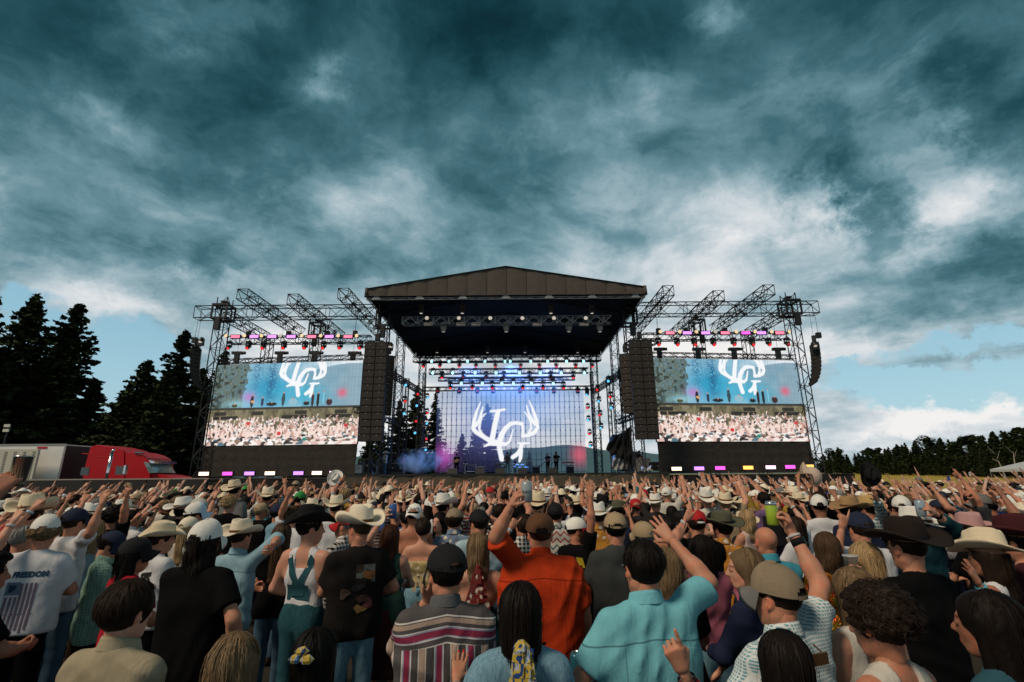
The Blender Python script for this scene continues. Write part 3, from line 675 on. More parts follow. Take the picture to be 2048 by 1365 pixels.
STRIP = {}
def strip_mesh(k, w=.74, h=.25):
    if k not in STRIP: STRIP[k] = MB().box((0, -.035, 0), (w, .02, h)).mesh('glowing_face', LENS[k])
    return STRIP[k]
def moving_head(p, color, tilt, label, group, L=None, pan=0., flip=False):
    """p is the lens' place; the clamp hangs above it (or stands below it when flipped)"""
    L = L or LM; t = empty('moving_light', p); tag(t, label, 'stage light', group)
    up = Vector((0, 0, .50)); t.location = Vector(p)+(up if not flip else -up); 
    if flip: t.rotation_euler = (0, math.pi, 0)
    for k in ('base', 'yoke'): link(k, L[k], t)
    h = link('head', L['head'], t, loc=(0, 0, -.50)); h.rotation_euler = (-tilt if flip else tilt, 0, pan)
    link('lens', lens_mesh(color), h); return t
def par_lamp(p, color, label, group):
    t = empty('par_lamp', p); tag(t, label, 'stage light', group); link('housing', LM['par'], t); l = link('lens', lens_mesh(color), t, loc=(0, .05, 0)); l.scale = (1.12, 1, 1.12)
    MB().tube((0, .05, 0), (0, .05, -.3), .02, 5).build('bracket', M_BLACK, t); return t
def strobe(p, color, label, group, foot=False):
    t = empty('strobe_lamp', p); tag(t, label, 'stage light', group); link('housing', LM['strobe'], t); link('glowing_face', strip_mesh(color), t)
    if foot: MB().box((0, .05, -.24), (.5, .2, .12)).build('foot', M_BLACK, t)
    return t
ORD = ['first', 'second', 'third', 'fourth', 'fifth', 'sixth', 'seventh', 'eighth', 'ninth', 'tenth', 'eleventh', 'twelfth', 'thirteenth']
def row(xs, y, D, f): 
    for i, x in enumerate(xs): f(i, at(x, y, D))
Z2 = lambda x: 720+x/3.471
row([Z2(x) for x in (440, 555, 690, 805, 940, 1115, 1245, 1362, 1497, 1612)], 520+731/3.471, 51.6, lambda i, p: moving_head(p, 'red', R(55), f'{ORD[i]} red lensed lamp from the left under the rear roof truss', 'red lamps under the rear roof truss'))
row([Z2(x) for x in (500, 620, 748, 868, 1007, 1043, 1185, 1302, 1432, 1550)], 520+706/3.471, 51.6, lambda i, p: moving_head(p, 'cyan', R(12), f'{ORD[i]} bright blue lamp from the left on the rear roof truss', 'blue lamps on the rear roof truss'))
row([Z2(x) for x in (508, 645, 800, 945, 1107, 1250, 1395, 1555)], 520+786/3.471, 48.6, lambda i, p: moving_head(p, 'cyan', R(12), f'{ORD[i]} blue lamp from the left on the second lamp truss', 'blue lamps on the second lamp truss'))
row([Z2(x) for x in (570, 718, 875, 1000, 1175, 1325, 1480)], 520+808/3.471, 48.6, lambda i, p: moving_head(p, 'red', R(55), f'{ORD[i]} red lamp from the left under the second lamp truss', 'red lamps on the second lamp truss'))
row([Z2(x) for x in (705, 850, 985, 1065, 1190, 1340)], 520+860/3.471, 47.6, lambda i, p: moving_head(p, 'cyan', R(12), f'{ORD[i]} blue lamp from the left on the lowest lamp truss', 'blue lamps on the lowest lamp truss'))
row([Z2(x) for x in (628, 780, 920, 1130, 1270, 1412)], 520+880/3.471, 47.6, lambda i, p: moving_head(p, 'red', R(55), f'{ORD[i]} red lamp from the left under the lowest lamp truss', 'red lamps on the lowest lamp truss'))
row([Z2(x) for x in (540, 690, 815, 925, 1110, 1225, 1345, 1510, 1575)], 520+890/3.471, 53, lambda i, p: moving_head(p+Vector((0, 0, -.1)), 'white' if 0 else 'red', R(80), f'{ORD[i]} dark lamp from the left on top of the open video wall', 'dark lamps on top of the open video wall', flip=True))
row([Z2(x) for x in (467, 688, 905, 1127, 1345, 1565)], 520+410/3.471, 37.6, lambda i, p: par_lamp(p, 'white', f'{ORD[i]} pale spotlight from the left on the grey front roof truss', 'spotlights on the grey front truss'))
row([Z2(x) for x in (580, 1015, 1450, 1665)], 520+478/3.471, 38, lambda i, p: moving_head(p, 'white', R(100), f'{ORD[i]} grey moving lamp from the left hanging under the grey front truss', 'grey lamps under the front truss', LMG))
row([Z2(x) for x in (475, 700, 805, 1230, 1555)], 520+447/3.471, 38, lambda i, p: strobe(p, 'dim', f'{ORD[i]} flat flood lamp from the left under the grey front truss', 'flood lamps under the grey front truss'))
row([Z2(x) for x in (425, 710, 1325, 1610)], 520+352/3.471, 40, lambda i, p: moving_head(p, 'white', R(90), f'{ORD[i]} chain hoist lamp from the left hung close under the roof lining', 'lamps under the roof lining', LMG))
row([Z2(x) for x in (535, 885, 1145, 1510)], 520+628/3.471, 50, lambda i, p: moving_head(p, 'white', R(95), f'{ORD[i]} dark hoist from the left above the rear roof truss', 'hoists above the rear roof truss'))
for (xs, o, sc_, sn) in [((287, 413, 530, 657, 803, 932, 1050, 1175), (370, 560), 3.412, 'left'), ((265, 393, 503, 629, 768, 893, 1002, 1120), (1240, 560), 3.33, 'right')]:
    y = o[1]+(386/3.412 if sn == 'left' else 350/3.33)
    row([o[0]+x/sc_ for x in xs], y, 40.6, lambda i, p: par_lamp(p, 'warm' if i % 5 != 3 else 'white', f'{ORD[i]} warm spotlight from the left on the {sn} wing lighting truss', f'warm spotlights on the {sn} wing'))
for (xs, cs, o, sc_, sn) in [((345, 472, 594, 725, 865, 985, 1113), ('pink', 'violet', 'violet', 'violet', 'pink', 'violet', 'pink'), (370, 560), 3.412, 'left'), ((333, 447, 570, 700, 837, 942, 1063), ('pink', 'violet', 'violet', 'pink', 'magenta', 'violet', 'pink'), (1240, 560), 3.33, 'right')]:
    y = o[1]+(388/3.412 if sn == 'left' else 354/3.33)
    row([o[0]+x/sc_ for x in xs], y, 40.6, lambda i, p: strobe(p, cs[i], f'{ORD[i]} glowing {cs[i]} bar lamp from the left on the {sn} wing truss', f'glowing bar lamps on the {sn} wing'))
for (xs, o, sc_, sn, y) in [((300, 432, 535, 675, 818, 945, 1058, 1195), (370, 560), 3.412, 'left', 560+458/3.412), ((255, 380, 495, 622, 757, 882, 990, 1112), (1240, 560), 3.33, 'right', 560+424/3.33)]:
    row([o[0]+x/sc_ for x in xs], y, 40.8, lambda i, p: moving_head(p, 'red', R(42), f'{ORD[i]} red lensed moving lamp from the left hanging over the {sn} screen', f'moving lamps over the {sn} screen'))
for (xs, o, sc_, sn, y) in [((355, 648, 887, 1148), (370, 560), 3.412, 'left', 560+522/3.412), ((262, 520, 760, 1052), (1240, 560), 3.33, 'right', 560+484/3.33)]:
    def hoist(i, p):
        t = empty('chain_hoist', p); tag(t, f'{ORD[i]} black chain hoist from the left standing on the {sn} screen truss', 'chain hoist', f'chain hoists above the {sn} screen')
        MB().box((0, 0, .28), (.85, .3, .22)).lathe([(.12, -.3), (.13, .3)], 10, (.35, 0, .28), 'X').build('motor', M_BLACK, t); MB().box((0, 0, -.2), (.36, .26, .75)).build('chain_bag', M_BLACK, t)
        MB().tube((0, 0, .4), (0, 0, 4.4), .012, 4).build('chain', M_TRUSS, t)
    row([o[0]+x/sc_ for x in xs], y, 39.6, hoist)
Z3 = lambda a, b: (720+a/3.471, 680+b/3.471)
COLS = [('left front', 41.6, [(313, 318, 'blue'), (310, 430, 'red'), (303, 515, 'blue')]), ('left middle', 46, [(397, 380, 'red'), (390, 460, 'blue'), (385, 568, 'red'), (378, 648, 'blue')]),
        ('left rear', 50, [(466, 405, 'blue'), (465, 510, 'red'), (460, 583, 'blue'), (457, 690, 'red'), (452, 765, 'blue')]), ('right front', 41.6, [(1728, 290, 'blue'), (1740, 400, 'red'), (1748, 475, 'blue')]),
        ('right middle', 46, [(1650, 350, 'red'), (1660, 430, 'blue'), (1668, 525, 'red'), (1675, 615, 'blue')]), ('right rear', 50, [(1577, 385, 'blue'), (1582, 475, 'red'), (1587, 560, 'blue'), (1595, 655, 'red'), (1602, 740, 'blue')])]
for nm, D, ls in COLS:
    for i, (a, b, c) in enumerate(ls):
        p = at(*Z3(a, b), D); moving_head(p, c, R(20), f'{c} lamp, {ORD[i]} from the top on the {nm} lamp post beside the stage', f'lamps on the {nm} post', pan=R(25 if 'left' in nm else -25)).scale = (.85, .85, .85)
for (xs, cs, sn, y0, y1) in [((408, 455, 499, 540, 597, 634, 669), ('warmwhite', 'magenta', 'purple', 'warmwhite', 'purple', 'warmwhite', 'pinkwhite'), 'left', 948, 946), ((1353, 1398, 1440, 1496, 1541, 1580, 1617), ('warmwhite', 'purple', 'magenta', 'orange', 'pinkwhite', 'magenta', 'orange'), 'right', 938, 933.5)]:
    for i, (x, c) in enumerate(zip(xs, cs)):
        p = at(x, y0+(y1-y0)*i/6, 38.25); strobe(p, c, f'{ORD[i]} glowing {c.replace("warmwhite", "warm white").replace("pinkwhite", "pink white")} flood lamp from the left below the {sn} screen', f'flood lamps below the {sn} screen', True)
# ------------------------------------------------------------------ loudspeakers
def cab_meshes(w, h, d):
    b = MB(); b.add([(-w/2, 0, -h/2), (w/2, 0, -h/2), (w/2, 0, h/2), (-w/2, 0, h/2), (-w*.42, d, -h*.44), (w*.42, d, -h*.44), (w*.42, d, h*.44), (-w*.42, d, h*.44)], [(0, 1, 2, 3), (4, 7, 6, 5), (0, 4, 5, 1), (1, 5, 6, 2), (2, 6, 7, 3), (3, 7, 4, 0)])
    g = MB().box((0, -.012, 0), (w*.94, .03, h*.86)); lg = MB().box((0, -.03, h*.36), (.07, .012, .05))
    return b.mesh('cabinet', M_CAB), g.mesh('grille', M_GRILLE), lg.mesh('badge', M_ALU)
def line_array(label, p, w, h, n, rots, d=.6, cols=1, yaw=0., group='loudspeaker hangs'):
    cm, gm, bm = cab_meshes(w, h, d); t = empty('line_array', p, yaw); tag(t, label, 'loudspeaker', group)
    for c in range(cols):
        pos = Vector((0, 0, 0)); ang = 0.
        for i in range(n):
            ang += rots[i] if isinstance(rots, (list, tuple)) else rots
            o = link('cabinet', cm, t); o.rotation_euler = (-ang, 0, 0)
            dn = Vector((0, math.sin(-ang)*1.0, -math.cos(ang))); dn.y = -math.sin(ang)*-1.0
            mid = pos+dn*h/2; o.location = (Vector(((c-(cols-1)/2)*(w+.03), mid.y, mid.z))); pos = pos+dn*(h+.012)
            link('grille', gm, o); link('badge', bm, o)
    MB().box((0, d*.4, .08), (w*cols+.1, d*.8, .14)).build('fly_frame', M_BLACK, t)
    MB().tube((0, d*.4, .1), (0, d*.4, 3.2), .015, 4).build('chain', M_TRUSS, t)
    MB().box((0, d*.4, .55), (.3, .3, .5)).build('hoist', M_BLACK, t); return t
line_array('main loudspeaker column of two rows hanging left of the stage', (-10.33, 36, 11.9), .84, .512, 14, .0015, cols=2)
line_array('main loudspeaker column of two rows hanging right of the stage', (9.78, 36, 11.9), .84, .512, 14, .0015, cols=2)
line_array('narrow loudspeaker column behind the left main hang', (-9.75, 38, 11.3), .85, .5, 9, .004, yaw=R(35))
line_array('narrow loudspeaker column behind the right main hang', (8.95, 38, 11.3), .85, .5, 9, .004, yaw=R(-35))
BEND = [.02, .01, .02, .03, .04, .06, .08, .1, .12, .14]
line_array('curved loudspeaker hang outside the left wing before the spruces', (-26.3, 39, 12.4), 1.0, .30, 10, BEND, .65, yaw=R(-62))
line_array('curved loudspeaker hang outside the right wing against the sky', (25.2, 39, 12.3), 1.0, .30, 10, BEND, .65, yaw=R(62))
for (px, py) in ((403, 680), (781, 690), (1252, 690), (1628, 688)):
    p = at(px, py, 38.5); moving_head(p, 'white', R(60), 'dark lamp standing on top of a loudspeaker hang, %s' % {403: 'outermost left', 781: 'left of the stage', 1252: 'right of the stage', 1628: 'outermost right'}[px], 'lamps above loudspeakers', flip=True)
# ------------------------------------------------------------------ stage equipment
def road_case(p, size, label, m=M_BLACK, yaw=0.):
    t = empty('road_case', p, yaw); tag(t, label, 'road case'); x, y, z = size
    MB().box((0, 0, z/2+.1), size).build('case_body', m, t); e = MB()
    for a in (-1, 1):
        for b in (-1, 1): e.tube((a*x/2, b*y/2, .1), (a*x/2, b*y/2, z+.1), .025, 4)
    for zz in (.1, z+.1):
        for a in (-1, 1): e.tube((a*x/2, -y/2, zz), (a*x/2, y/2, zz), .025, 4).tube((-x/2, a*y/2, zz), (x/2, a*y/2, zz), .025, 4)
    e.build('metal_edging', M_ALU, t)
    for a in (-1, 1): MB().box((a*x*.28, -y/2-.012, z*.55+.1), (.16, .02, .12)).build('latch', M_ALU, t)
    for a in (-1, 1):
        for b in (-1, 1): MB().lathe([(.05, -.02), (.05, .02)], 8, (a*x*.4, b*y*.4, .05), 'X').build('wheel', M_RUBBER, t)
    return t
M_CASE = mat('grey_case', (.16, .155, .15), .6, var=.3)
for (px, D, sz, lab, mm, rz) in [(712, 40, (.9, .6, .62), 'pale equipment box at the left front corner of the stage', M_WHITE, .2), (742, 41, (1.0, .6, 1.1), 'black road case beside the left loudspeaker column', M_BLACK, .1), (728, 43, (1.1, .7, .9), 'grey road case behind the pale box on the left', M_CASE, .3),
        (795, 44, (1.2, .7, .8), 'black road case at the foot of the left roof tower', M_BLACK, 0), (1285, 42, (1.2, .7, 1.0), 'grey road case at the right edge of the stage', M_CASE, 0), (1252, 45, (1.2, .7, 1.2), 'tall black road case on the right of the stage', M_BLACK, .1),
        (1310, 41, (1.0, .6, .7), 'black road case beside the right loudspeaker column', M_BLACK, -.2), (1268, 44, (.7, .5, 1.6), 'narrow grey rack on the right of the stage', M_CASE, 0)]:
    p = at(px, 940, D); road_case((p.x, D, 2.285), sz, lab, mm, rz)
def wedge(px, D, lab):
    p = at(px, 940, D); t = empty('stage_monitor', (p.x, D, 2.285)); tag(t, lab, 'stage monitor', 'stage monitors')
    MB().add([(-.35, -.25, 0), (.35, -.25, 0), (.35, .3, 0), (-.35, .3, 0), (-.35, -.1, .38), (.35, -.1, .38), (.35, .05, .38), (-.35, .05, .38)], [(3, 2, 1, 0), (4, 5, 6, 7), (0, 1, 5, 4), (1, 2, 6, 5), (2, 3, 7, 6), (3, 0, 4, 7)]).build('case_body', M_BLACK, t)
    MB().add([(-.31, .29, .05), (.31, .29, .05), (.31, .08, .34), (-.31, .08, .34)], [(0, 1, 2, 3)]).build('grille', M_GRILLE, t)
for px, lab in ((905, 'stage monitor before the guitarist with the pale guitar'), (960, 'stage monitor left of the singer'), (1000, 'stage monitor before the singer'), (1045, 'stage monitor right of the singer'), (1105, 'stage monitor before the two guitarists in black')): wedge(px, 38.2, lab)
def tarp(label, pts, m):                                        # a sheet hung over something, sagging between its corners
    a, b, c, d_ = (Vector(p) for p in pts); n = 16; P = []; g = random.Random(4)
    for j in range(n):
        for i in range(n):
            u, v = i/(n-1), j/(n-1); p = (a*(1-u)+b*u)*(1-v)+(d_*(1-u)+c*u)*v
            p = p+Vector((0, .22*math.sin(u*24+v*5)+.10*math.sin(v*11+u*3), -.25*math.sin(math.pi*u)*(1-v)+.04*math.sin(u*19))); P.append(p)
    t = empty('tarp', a); tag(t, label, 'tarp'); P = [tuple(p-a) for p in P]
    link('sheet', mesh_np('sheet', np.array(P), np.array([(j*n+i, j*n+i+1, (j+1)*n+i+1, (j+1)*n+i) for j in range(n-1) for i in range(n-1)]), m, True), t)
tarp('black tarp hanging on the right side of the stage below the loudspeakers', [at(1225, 870, 43), at(1262, 850, 42), at(1268, 930, 42), at(1210, 900, 43)], M_DRAPE)
tarp('black tarp bunched at the foot of the right roof tower', [at(1213, 895, 44), at(1243, 872, 43), at(1262, 925, 43), at(1228, 920, 44)], mat('plastic_tarp', (.03, .03, .032), .3))
tarp('grey plastic sheet draped over gear at the right of the stage', [at(1228, 905, 43), at(1258, 900, 43), at(1262, 940, 42.6), at(1222, 940, 42.6)], mat('grey_sheet', (.28, .28, .27), .5))
tarp('white crumpled sheet over a box at the right front of the stage', [at(1284, 932, 40), at(1300, 931, 40), at(1306, 942, 39.6), at(1282, 942, 39.6)], M_WHITE)
def drum_kit():
    p = at(1022, 940, 50); t = empty('drum_kit', (p.x+.9, 50, 2.285)); tag(t, 'drum kit with cymbals behind the singer', 'drum kit')
    sh = mat('drum_shell', (.35, .36, .36), .3, var=.1); hd = mat('drum_head', (.7, .68, .64), .5); cy = mat('cymbal', (.16, .12, .05), .3, .9)
    o = MB().lathe([(.28, -.2), (.29, 0), (.28, .2)], 18, (0, 0, .32), 'Y').build('bass_drum', sh, t, True); MB().lathe([(.26, -.21), (.001, -.212)], 18, (0, 0, .32), 'Y', False).build('drum_head', hd, o)
    for x, y, z, r in ((-.25, 0, .75, .16), (.22, 0, .75, .17), (.65, .3, .5, .22), (-.6, .3, .6, .18)):
        o = MB().lathe([(r, -.13), (r, .13)], 16, (x, y, z)).build('drum', sh, t, True); MB().lathe([(r*.97, .133), (.001, .134)], 16, (x, y, z), capt=False).build('drum_head', hd, o)
    for x, y, z, r in ((-.95, .1, 1.15, .27), (-.5, .4, 1.4, .22), (.5, .4, 1.4, .24), (1.0, .1, 1.2, .28)):
        o = MB().lathe([(r, 0), (.05, .04), (.02, .07)], 18, (x, y, z)).build('cymbal', cy, t, True); MB().tube((x, y, 0), (x, y, z+.08), .014, 5).build('stand', M_CHROME, o)
drum_kit()
def keyboard(px, D, lab, col):
    p = at(px, 940, D); t = empty('keyboard', (p.x, D, 2.285)); tag(t, lab, 'keyboard')
    MB().box((0, 0, .92), (1.15, .34, .1)).build('case_body', col, t); k = MB()
    for i in range(26): k.box((-.52+i*.041, -.06, .975), (.036, .18, .014))
    k.build('keys', M_WHITE, t); m = MB()
    for s in (-1, 1): m.tube((-.45*s, -.1, 0), (.45*s, .1, .88), .02, 6)
    m.build('stand', M_BLACK, t)
keyboard(1136, 46, 'red keyboard on a stand at the right of the stage', mat('red_keys', (.3, .02, .03), .4))
def steel(px, D):
    p = at(px, 940, D); t = empty('pedal_steel_guitar', (p.x, D, 2.285)); tag(t, 'pedal steel guitar on legs before the seated player', 'steel guitar')
    MB().box((0, 0, .78), (1.1, .3, .08)).build('case_body', M_CASE, t)
    for a in (-.5, .5):
        for b in (-.12, .12): MB().tube((a, b, 0), (a, b, .75), .018, 6).build('leg', M_CHROME, t)
    MB().box((0, 0, .2), (.7, .06, .04)).build('pedal_bar', M_CHROME, t)
steel(941, 46.6)
def mic(px, D, lab, boom=0.):
    p = at(px, 940, D); t = empty('microphone_stand', (p.x, D, 2.285)); tag(t, lab, 'microphone stand', 'microphone stands')
    MB().tube((0, 0, 0), (0, 0, 1.45), .014, 6).build('pole', M_BLACK, t); MB().lathe([(.15, 0), (.14, .03), (.02, .04)], 12).build('base', M_BLACK, t)
    if boom: MB().tube((-.1, 0, 1.4), (boom, 0, 1.75), .011, 5).build('boom', M_BLACK, t)
    MB().tube((boom, -.02, 1.75 if boom else 1.45), (boom, -.14, 1.8 if boom else 1.5), .028, 8).build('microphone', M_CHROME, t)
mic(878, 44, 'boom microphone stand left of the guitarist', .7); mic(908, 45.4, 'microphone stand before the guitarist with the pale guitar'); mic(1019, 43, 'microphone stand before the singer'); mic(1092, 45, 'microphone stand before the guitarists on the right')
p = at(1008, 940, 43.2); t = empty('stool', (p.x-.3, 43.2, 2.285)); tag(t, 'dark stool beside the singer', 'stool')
MB().box((0, 0, .72), (.9, .4, .06)).build('seat', M_BLACK, t)
for a in (-.38, .38):
    for b in (-.15, .15): MB().tube((a, b, 0), (a, b, .7), .02, 5).build('leg', M_BLACK, t)
def amp(px, D, lab):
    p = at(px, 940, D); t = empty('guitar_amplifier', (p.x, D, 2.285)); tag(t, lab, 'amplifier', 'amplifiers')
    MB().box((0, 0, .36), (.72, .4, .72)).build('case_body', M_BLACK, t); MB().box((0, -.21, .3), (.64, .02, .5)).build('grille', M_GRILLE, t); MB().box((0, -.21, .63), (.64, .02, .1)).build('control_panel', M_ALU, t)
for px, lab in ((1140, 'amplifier under the red keyboard'), (1072, 'amplifier right of the drum kit'), (962, 'amplifier left of the drum kit')): amp(px, 49, lab)
def blue_haze():
    m = bpy.data.materials.new('lamp_haze'); m.use_nodes = True; N = NT(m.node_tree); N.n.clear(); o = N.new('ShaderNodeOutputMaterial'); v = N.new('ShaderNodeVolumePrincipled')
    tc = N.new('ShaderNodeTexCoord').outputs['Object']; r = N.math('SUBTRACT', 1.0, N.vec('LENGTH', N.vec('MULTIPLY', tc, (1/8., 1/3.2, 1/2.9))), clamp=True)
    N.l.new(N.math('MULTIPLY', r, .10), v.inputs['Density']); v.inputs['Color'].default_value = (.8, .88, 1, 1); N.l.new(v.outputs[0], o.inputs['Volume'])
    b = MB().lathe([(.01, -2.9), (4.5, -2.4), (7.2, -1.2), (8, 0), (7.2, 1.2), (4.5, 2.4), (.01, 2.9)], 16); b.v = [(x, y*.4, z) for x, y, z in b.v]
    s = b.build('smoke', m); s.location = (XC, 48.3, 11.9); tag(s, 'thin haze lit blue among the lamps over the stage', kind='stuff')
    for x in (-4, 0.3, 4.4):
        l = bpy.data.lights.new('blue_beam', 'SPOT'); l.energy = 16000; l.color = (.10, .30, 1.0); l.spot_size = R(110); l.spot_blend = .8; l.shadow_soft_size = .2
        o_ = bpy.data.objects.new('blue_beam', l); COL.objects.link(o_); o_.location = (XC+x, 51.3, 13.6); o_.rotation_euler = (R(-22), 0, 0)
blue_haze()
# smoke drifting over the left of the stage
def smoke():
    m = bpy.data.materials.new('stage_smoke'); m.use_nodes = True; N = NT(m.node_tree); N.n.clear(); o = N.new('ShaderNodeOutputMaterial'); v = N.new('ShaderNodeVolumePrincipled')
    tc = N.new('ShaderNodeTexCoord').outputs['Object']; f = N.math('SUBTRACT', N.noise(tc, .9, 4, .6, .6), .42, clamp=True); r = N.vec('LENGTH', N.vec('MULTIPLY', tc, (1/2.2, 1/1.0, 1/1.1)))
    N.l.new(N.math('MULTIPLY', N.math('MULTIPLY', f, N.math('SUBTRACT', 1.0, r, clamp=True)), 12.0), v.inputs['Density']); v.inputs['Color'].default_value = (.75, .92, .95, 1); N.l.new(v.outputs[0], o.inputs['Volume'])
    p = at(838, 922, 41); b = MB().lathe([(.01, -1.1), (1.4, -.8), (2.1, 0), (1.4, .8), (.01, 1.1)], 12); b.v = [(x, y*.48, z) for x, y, z in b.v]
    s = b.build('smoke', m); s.location = p; tag(s, 'pale blue smoke drifting over the left front of the stage', kind='stuff')
smoke()
# ------------------------------------------------------------------ truck, fence, tent and the like
def truck():
    D = 32.0; P = lambda x, y: at(x, y, D)
    t = empty('semi_trailer', (-38.1, D+1.3, 0)); tag(t, 'long white box trailer behind the black fence', 'trailer')
    MB().box((0, 0, 2.72), (19.0, 2.6, 3.1)).build('box', M_WHITE, t)
    for z in (4.27, 1.2): MB().box((0, -1.31, z), (19.04, .05, .10)).build('rail', M_ALU, t)
    for x in (9.46,): MB().box((x, -1.3, 2.7), (.12, .06, 3.1)).build('corner_post', M_ALU, t)
    MB().box((9.53, 0, 2.7), (.06, 2.5, 3.0)).build('front_wall', M_BLACK, t); MB().box((8.0, -1.325, 4.08), (.62, .02, .12)).build('marking', M_RED, t)
    for x in (-7, -5.6, 6.5): MB().lathe([(.5, -.15), (.5, .15)], 18, (x, -1.0, .5), 'Y').build('wheel', M_RUBBER, t)
    c = empty('semi_truck', (-24.5, D+1.2, 0)); tag(c, 'red semi truck cab with chrome exhaust stack and sleeper', 'truck'); o = c.location
    def slab(name, pix, y0, y1, mm, parent, bev=.08):
        Q = [P(x, y)-o for x, y in pix]; V = []; n = len(Q); cx = sum(q.x for q in Q)/n; cz = sum(q.z for q in Q)/n
        rings = [(y0, .93), (y0+bev, 1.0), (y1-bev, 1.0), (y1, .93)] if bev else [(y0, 1), (y1, 1)]
        for yy, f in rings: V += [(cx+(q.x-cx)*(1-(1-f)*.35), yy, cz+(q.z-cz)*(1-(1-f)*.6)) for q in Q]
        k = len(rings); F = [(j*n+i, (j+1)*n+i, (j+1)*n+(i+1) % n, j*n+(i+1) % n) for j in range(k-1) for i in range(n)]+[tuple(range(n)), tuple(range(k*n-1, (k-1)*n-1, -1))]
        return MB().add(V, F).build(name, mm, parent)
    sl_ = slab('sleeper', [(163, 985), (165, 950), (177, 905), (181, 893), (190, 890), (215, 893), (243, 900), (249, 904), (249, 985)], -1.2, 1.2, M_RED, c, .16)
    cb = slab('cab', [(249, 985), (249, 905), (262, 904), (280, 909), (292, 916), (297, 924), (300, 985)], -1.15, 1.15, M_RED, c, .14)
    slab('hood', [(297, 990), (297, 946), (318, 950), (338, 954), (346, 960), (348, 990)], -1.0, 1.0, M_RED, c, .16)
    MB().add([tuple(P(*q)-o+Vector((0, y, 0))) for y in (-.02, 2.0) for q in ((288, 924), (297, 926), (309, 946), (298, 947))], [(0, 1, 2, 3), (7, 6, 5, 4), (1, 5, 6, 2), (0, 4, 5, 1)]).build('windshield', mat('windshield', (.12, .2, .2), .08, spec=.8), c)
    slab('visor', [(284, 921), (290, 919), (306, 923), (305, 927), (286, 926)], -1.1, 1.1, M_CHROME, c, 0)
    for pix, nm, par_ in (([(193, 951), (196, 936), (211, 935), (209, 951)], 'sleeper_window', sl_), ([(260, 950), (263, 933), (279, 934), (280, 950)], 'door_window', cb)):
        w_ = MB().add([tuple(P(*q)-o+Vector((0, -1.225, 0))) for q in pix]+[tuple(P(*q)-o+Vector((0, -1.18, 0))) for q in pix], [(0, 1, 2, 3), (7, 6, 5, 4), (0, 4, 5, 1), (1, 5, 6, 2), (2, 6, 7, 3), (3, 7, 4, 0)]).build(nm, M_GLASS, par_)
    s0, s1 = P(246, 958)-o, P(256, 908)-o; ex = MB().tube(s0+Vector((0, -1.3, -.8)), s1+Vector((0, -1.3, 0)), .09, 10); ex.tube(s1+Vector((0, -1.3, 0)), s1+Vector((.05, -1.25, .25)), .09, 10, .075); ex.build('exhaust_stack', M_CHROME, c, True)
    for q in ((205, 909), (230, 915)): MB().tube(P(*q)-o+Vector((-.3, -1.19, 0)), P(*q)-o+Vector((.35, -1.19, -.04)), .03, 6).build('trim', M_RED, c)
    MB().lathe([(.06, -.3), (.08, 0), (.05, .3)], 10, P(279, 906)-o, 'X').build('roof_horn', M_CHROME, c)
    m_ = P(283, 940)-o; MB().box(m_+Vector((.1, -1.45, 0)), (.12, .2, .5)).tube(m_+Vector((0, -1.1, .2)), m_+Vector((.1, -1.45, .2)), .02, 5).build('mirror', M_CHROME, c)
    for x in (-2.4, -1.2, 2.2): 
        wl = MB().lathe([(.3, -.16), (.5, -.14), (.52, 0), (.5, .14), (.3, .16)], 20, (x, -.95, .52), 'Y').build('wheel', M_RUBBER, c, True); MB().lathe([(.28, -.17), (.1, -.2)], 14, (x, -.95, .52), 'Y').build('rim', M_CHROME, wl)
    MB().lathe([(.3, -.6), (.3, .6)], 14, (.2, -.95, .75), 'X').build('fuel_tank', M_CHROME, c, True); MB().box((-.2, 0, .85), (5.5, .9, .25)).build('chassis', M_BLACK, c)
truck()
t = empty('fence', (-27, 20.0, 0)); tag(t, 'long black fence with a pale top rail before the truck', 'fence')
pm = MB().box((0, 0, 1.06), (2.36, .05, 2.12)).mesh('fence_panel', mat('fence_black', (.02, .018, .016), .85, var=.4, vscale=2.))
for i in range(13): link('fence_panel', pm, t, loc=(-15+2.4*i, 0, 0)); MB().box((-13.8+2.4*i, .05, 1.06), (.05, .05, 2.1)).build('post', M_BLACK, t)
MB().box((-.6, -.0, 2.145), (31.2, .07, .045)).build('top_rail', mat('rail_pale', (.30, .26, .22), .6), t)
t = empty('louvred_panel', (-31.2, 31.2, 0)); tag(t, 'cream panel with dotted strips leaning by the trailer at the left edge', 'panel')
MB().box((0, 0, 2.1), (3.4, .14, 4.2*.88)).build('board', mat('cream_board', (.50, .47, .38), .7, var=.15), t)
for i in range(6):
    s_ = MB(); 
    for j in range(24): s_.box((-1.45+i*.58, -.085, .55+j*.14), (.16, .03, .07))
    s_.build('strip', mat('strip', (.26, .24, .17), .7) if i == 0 else bpy.data.materials['strip'], t)
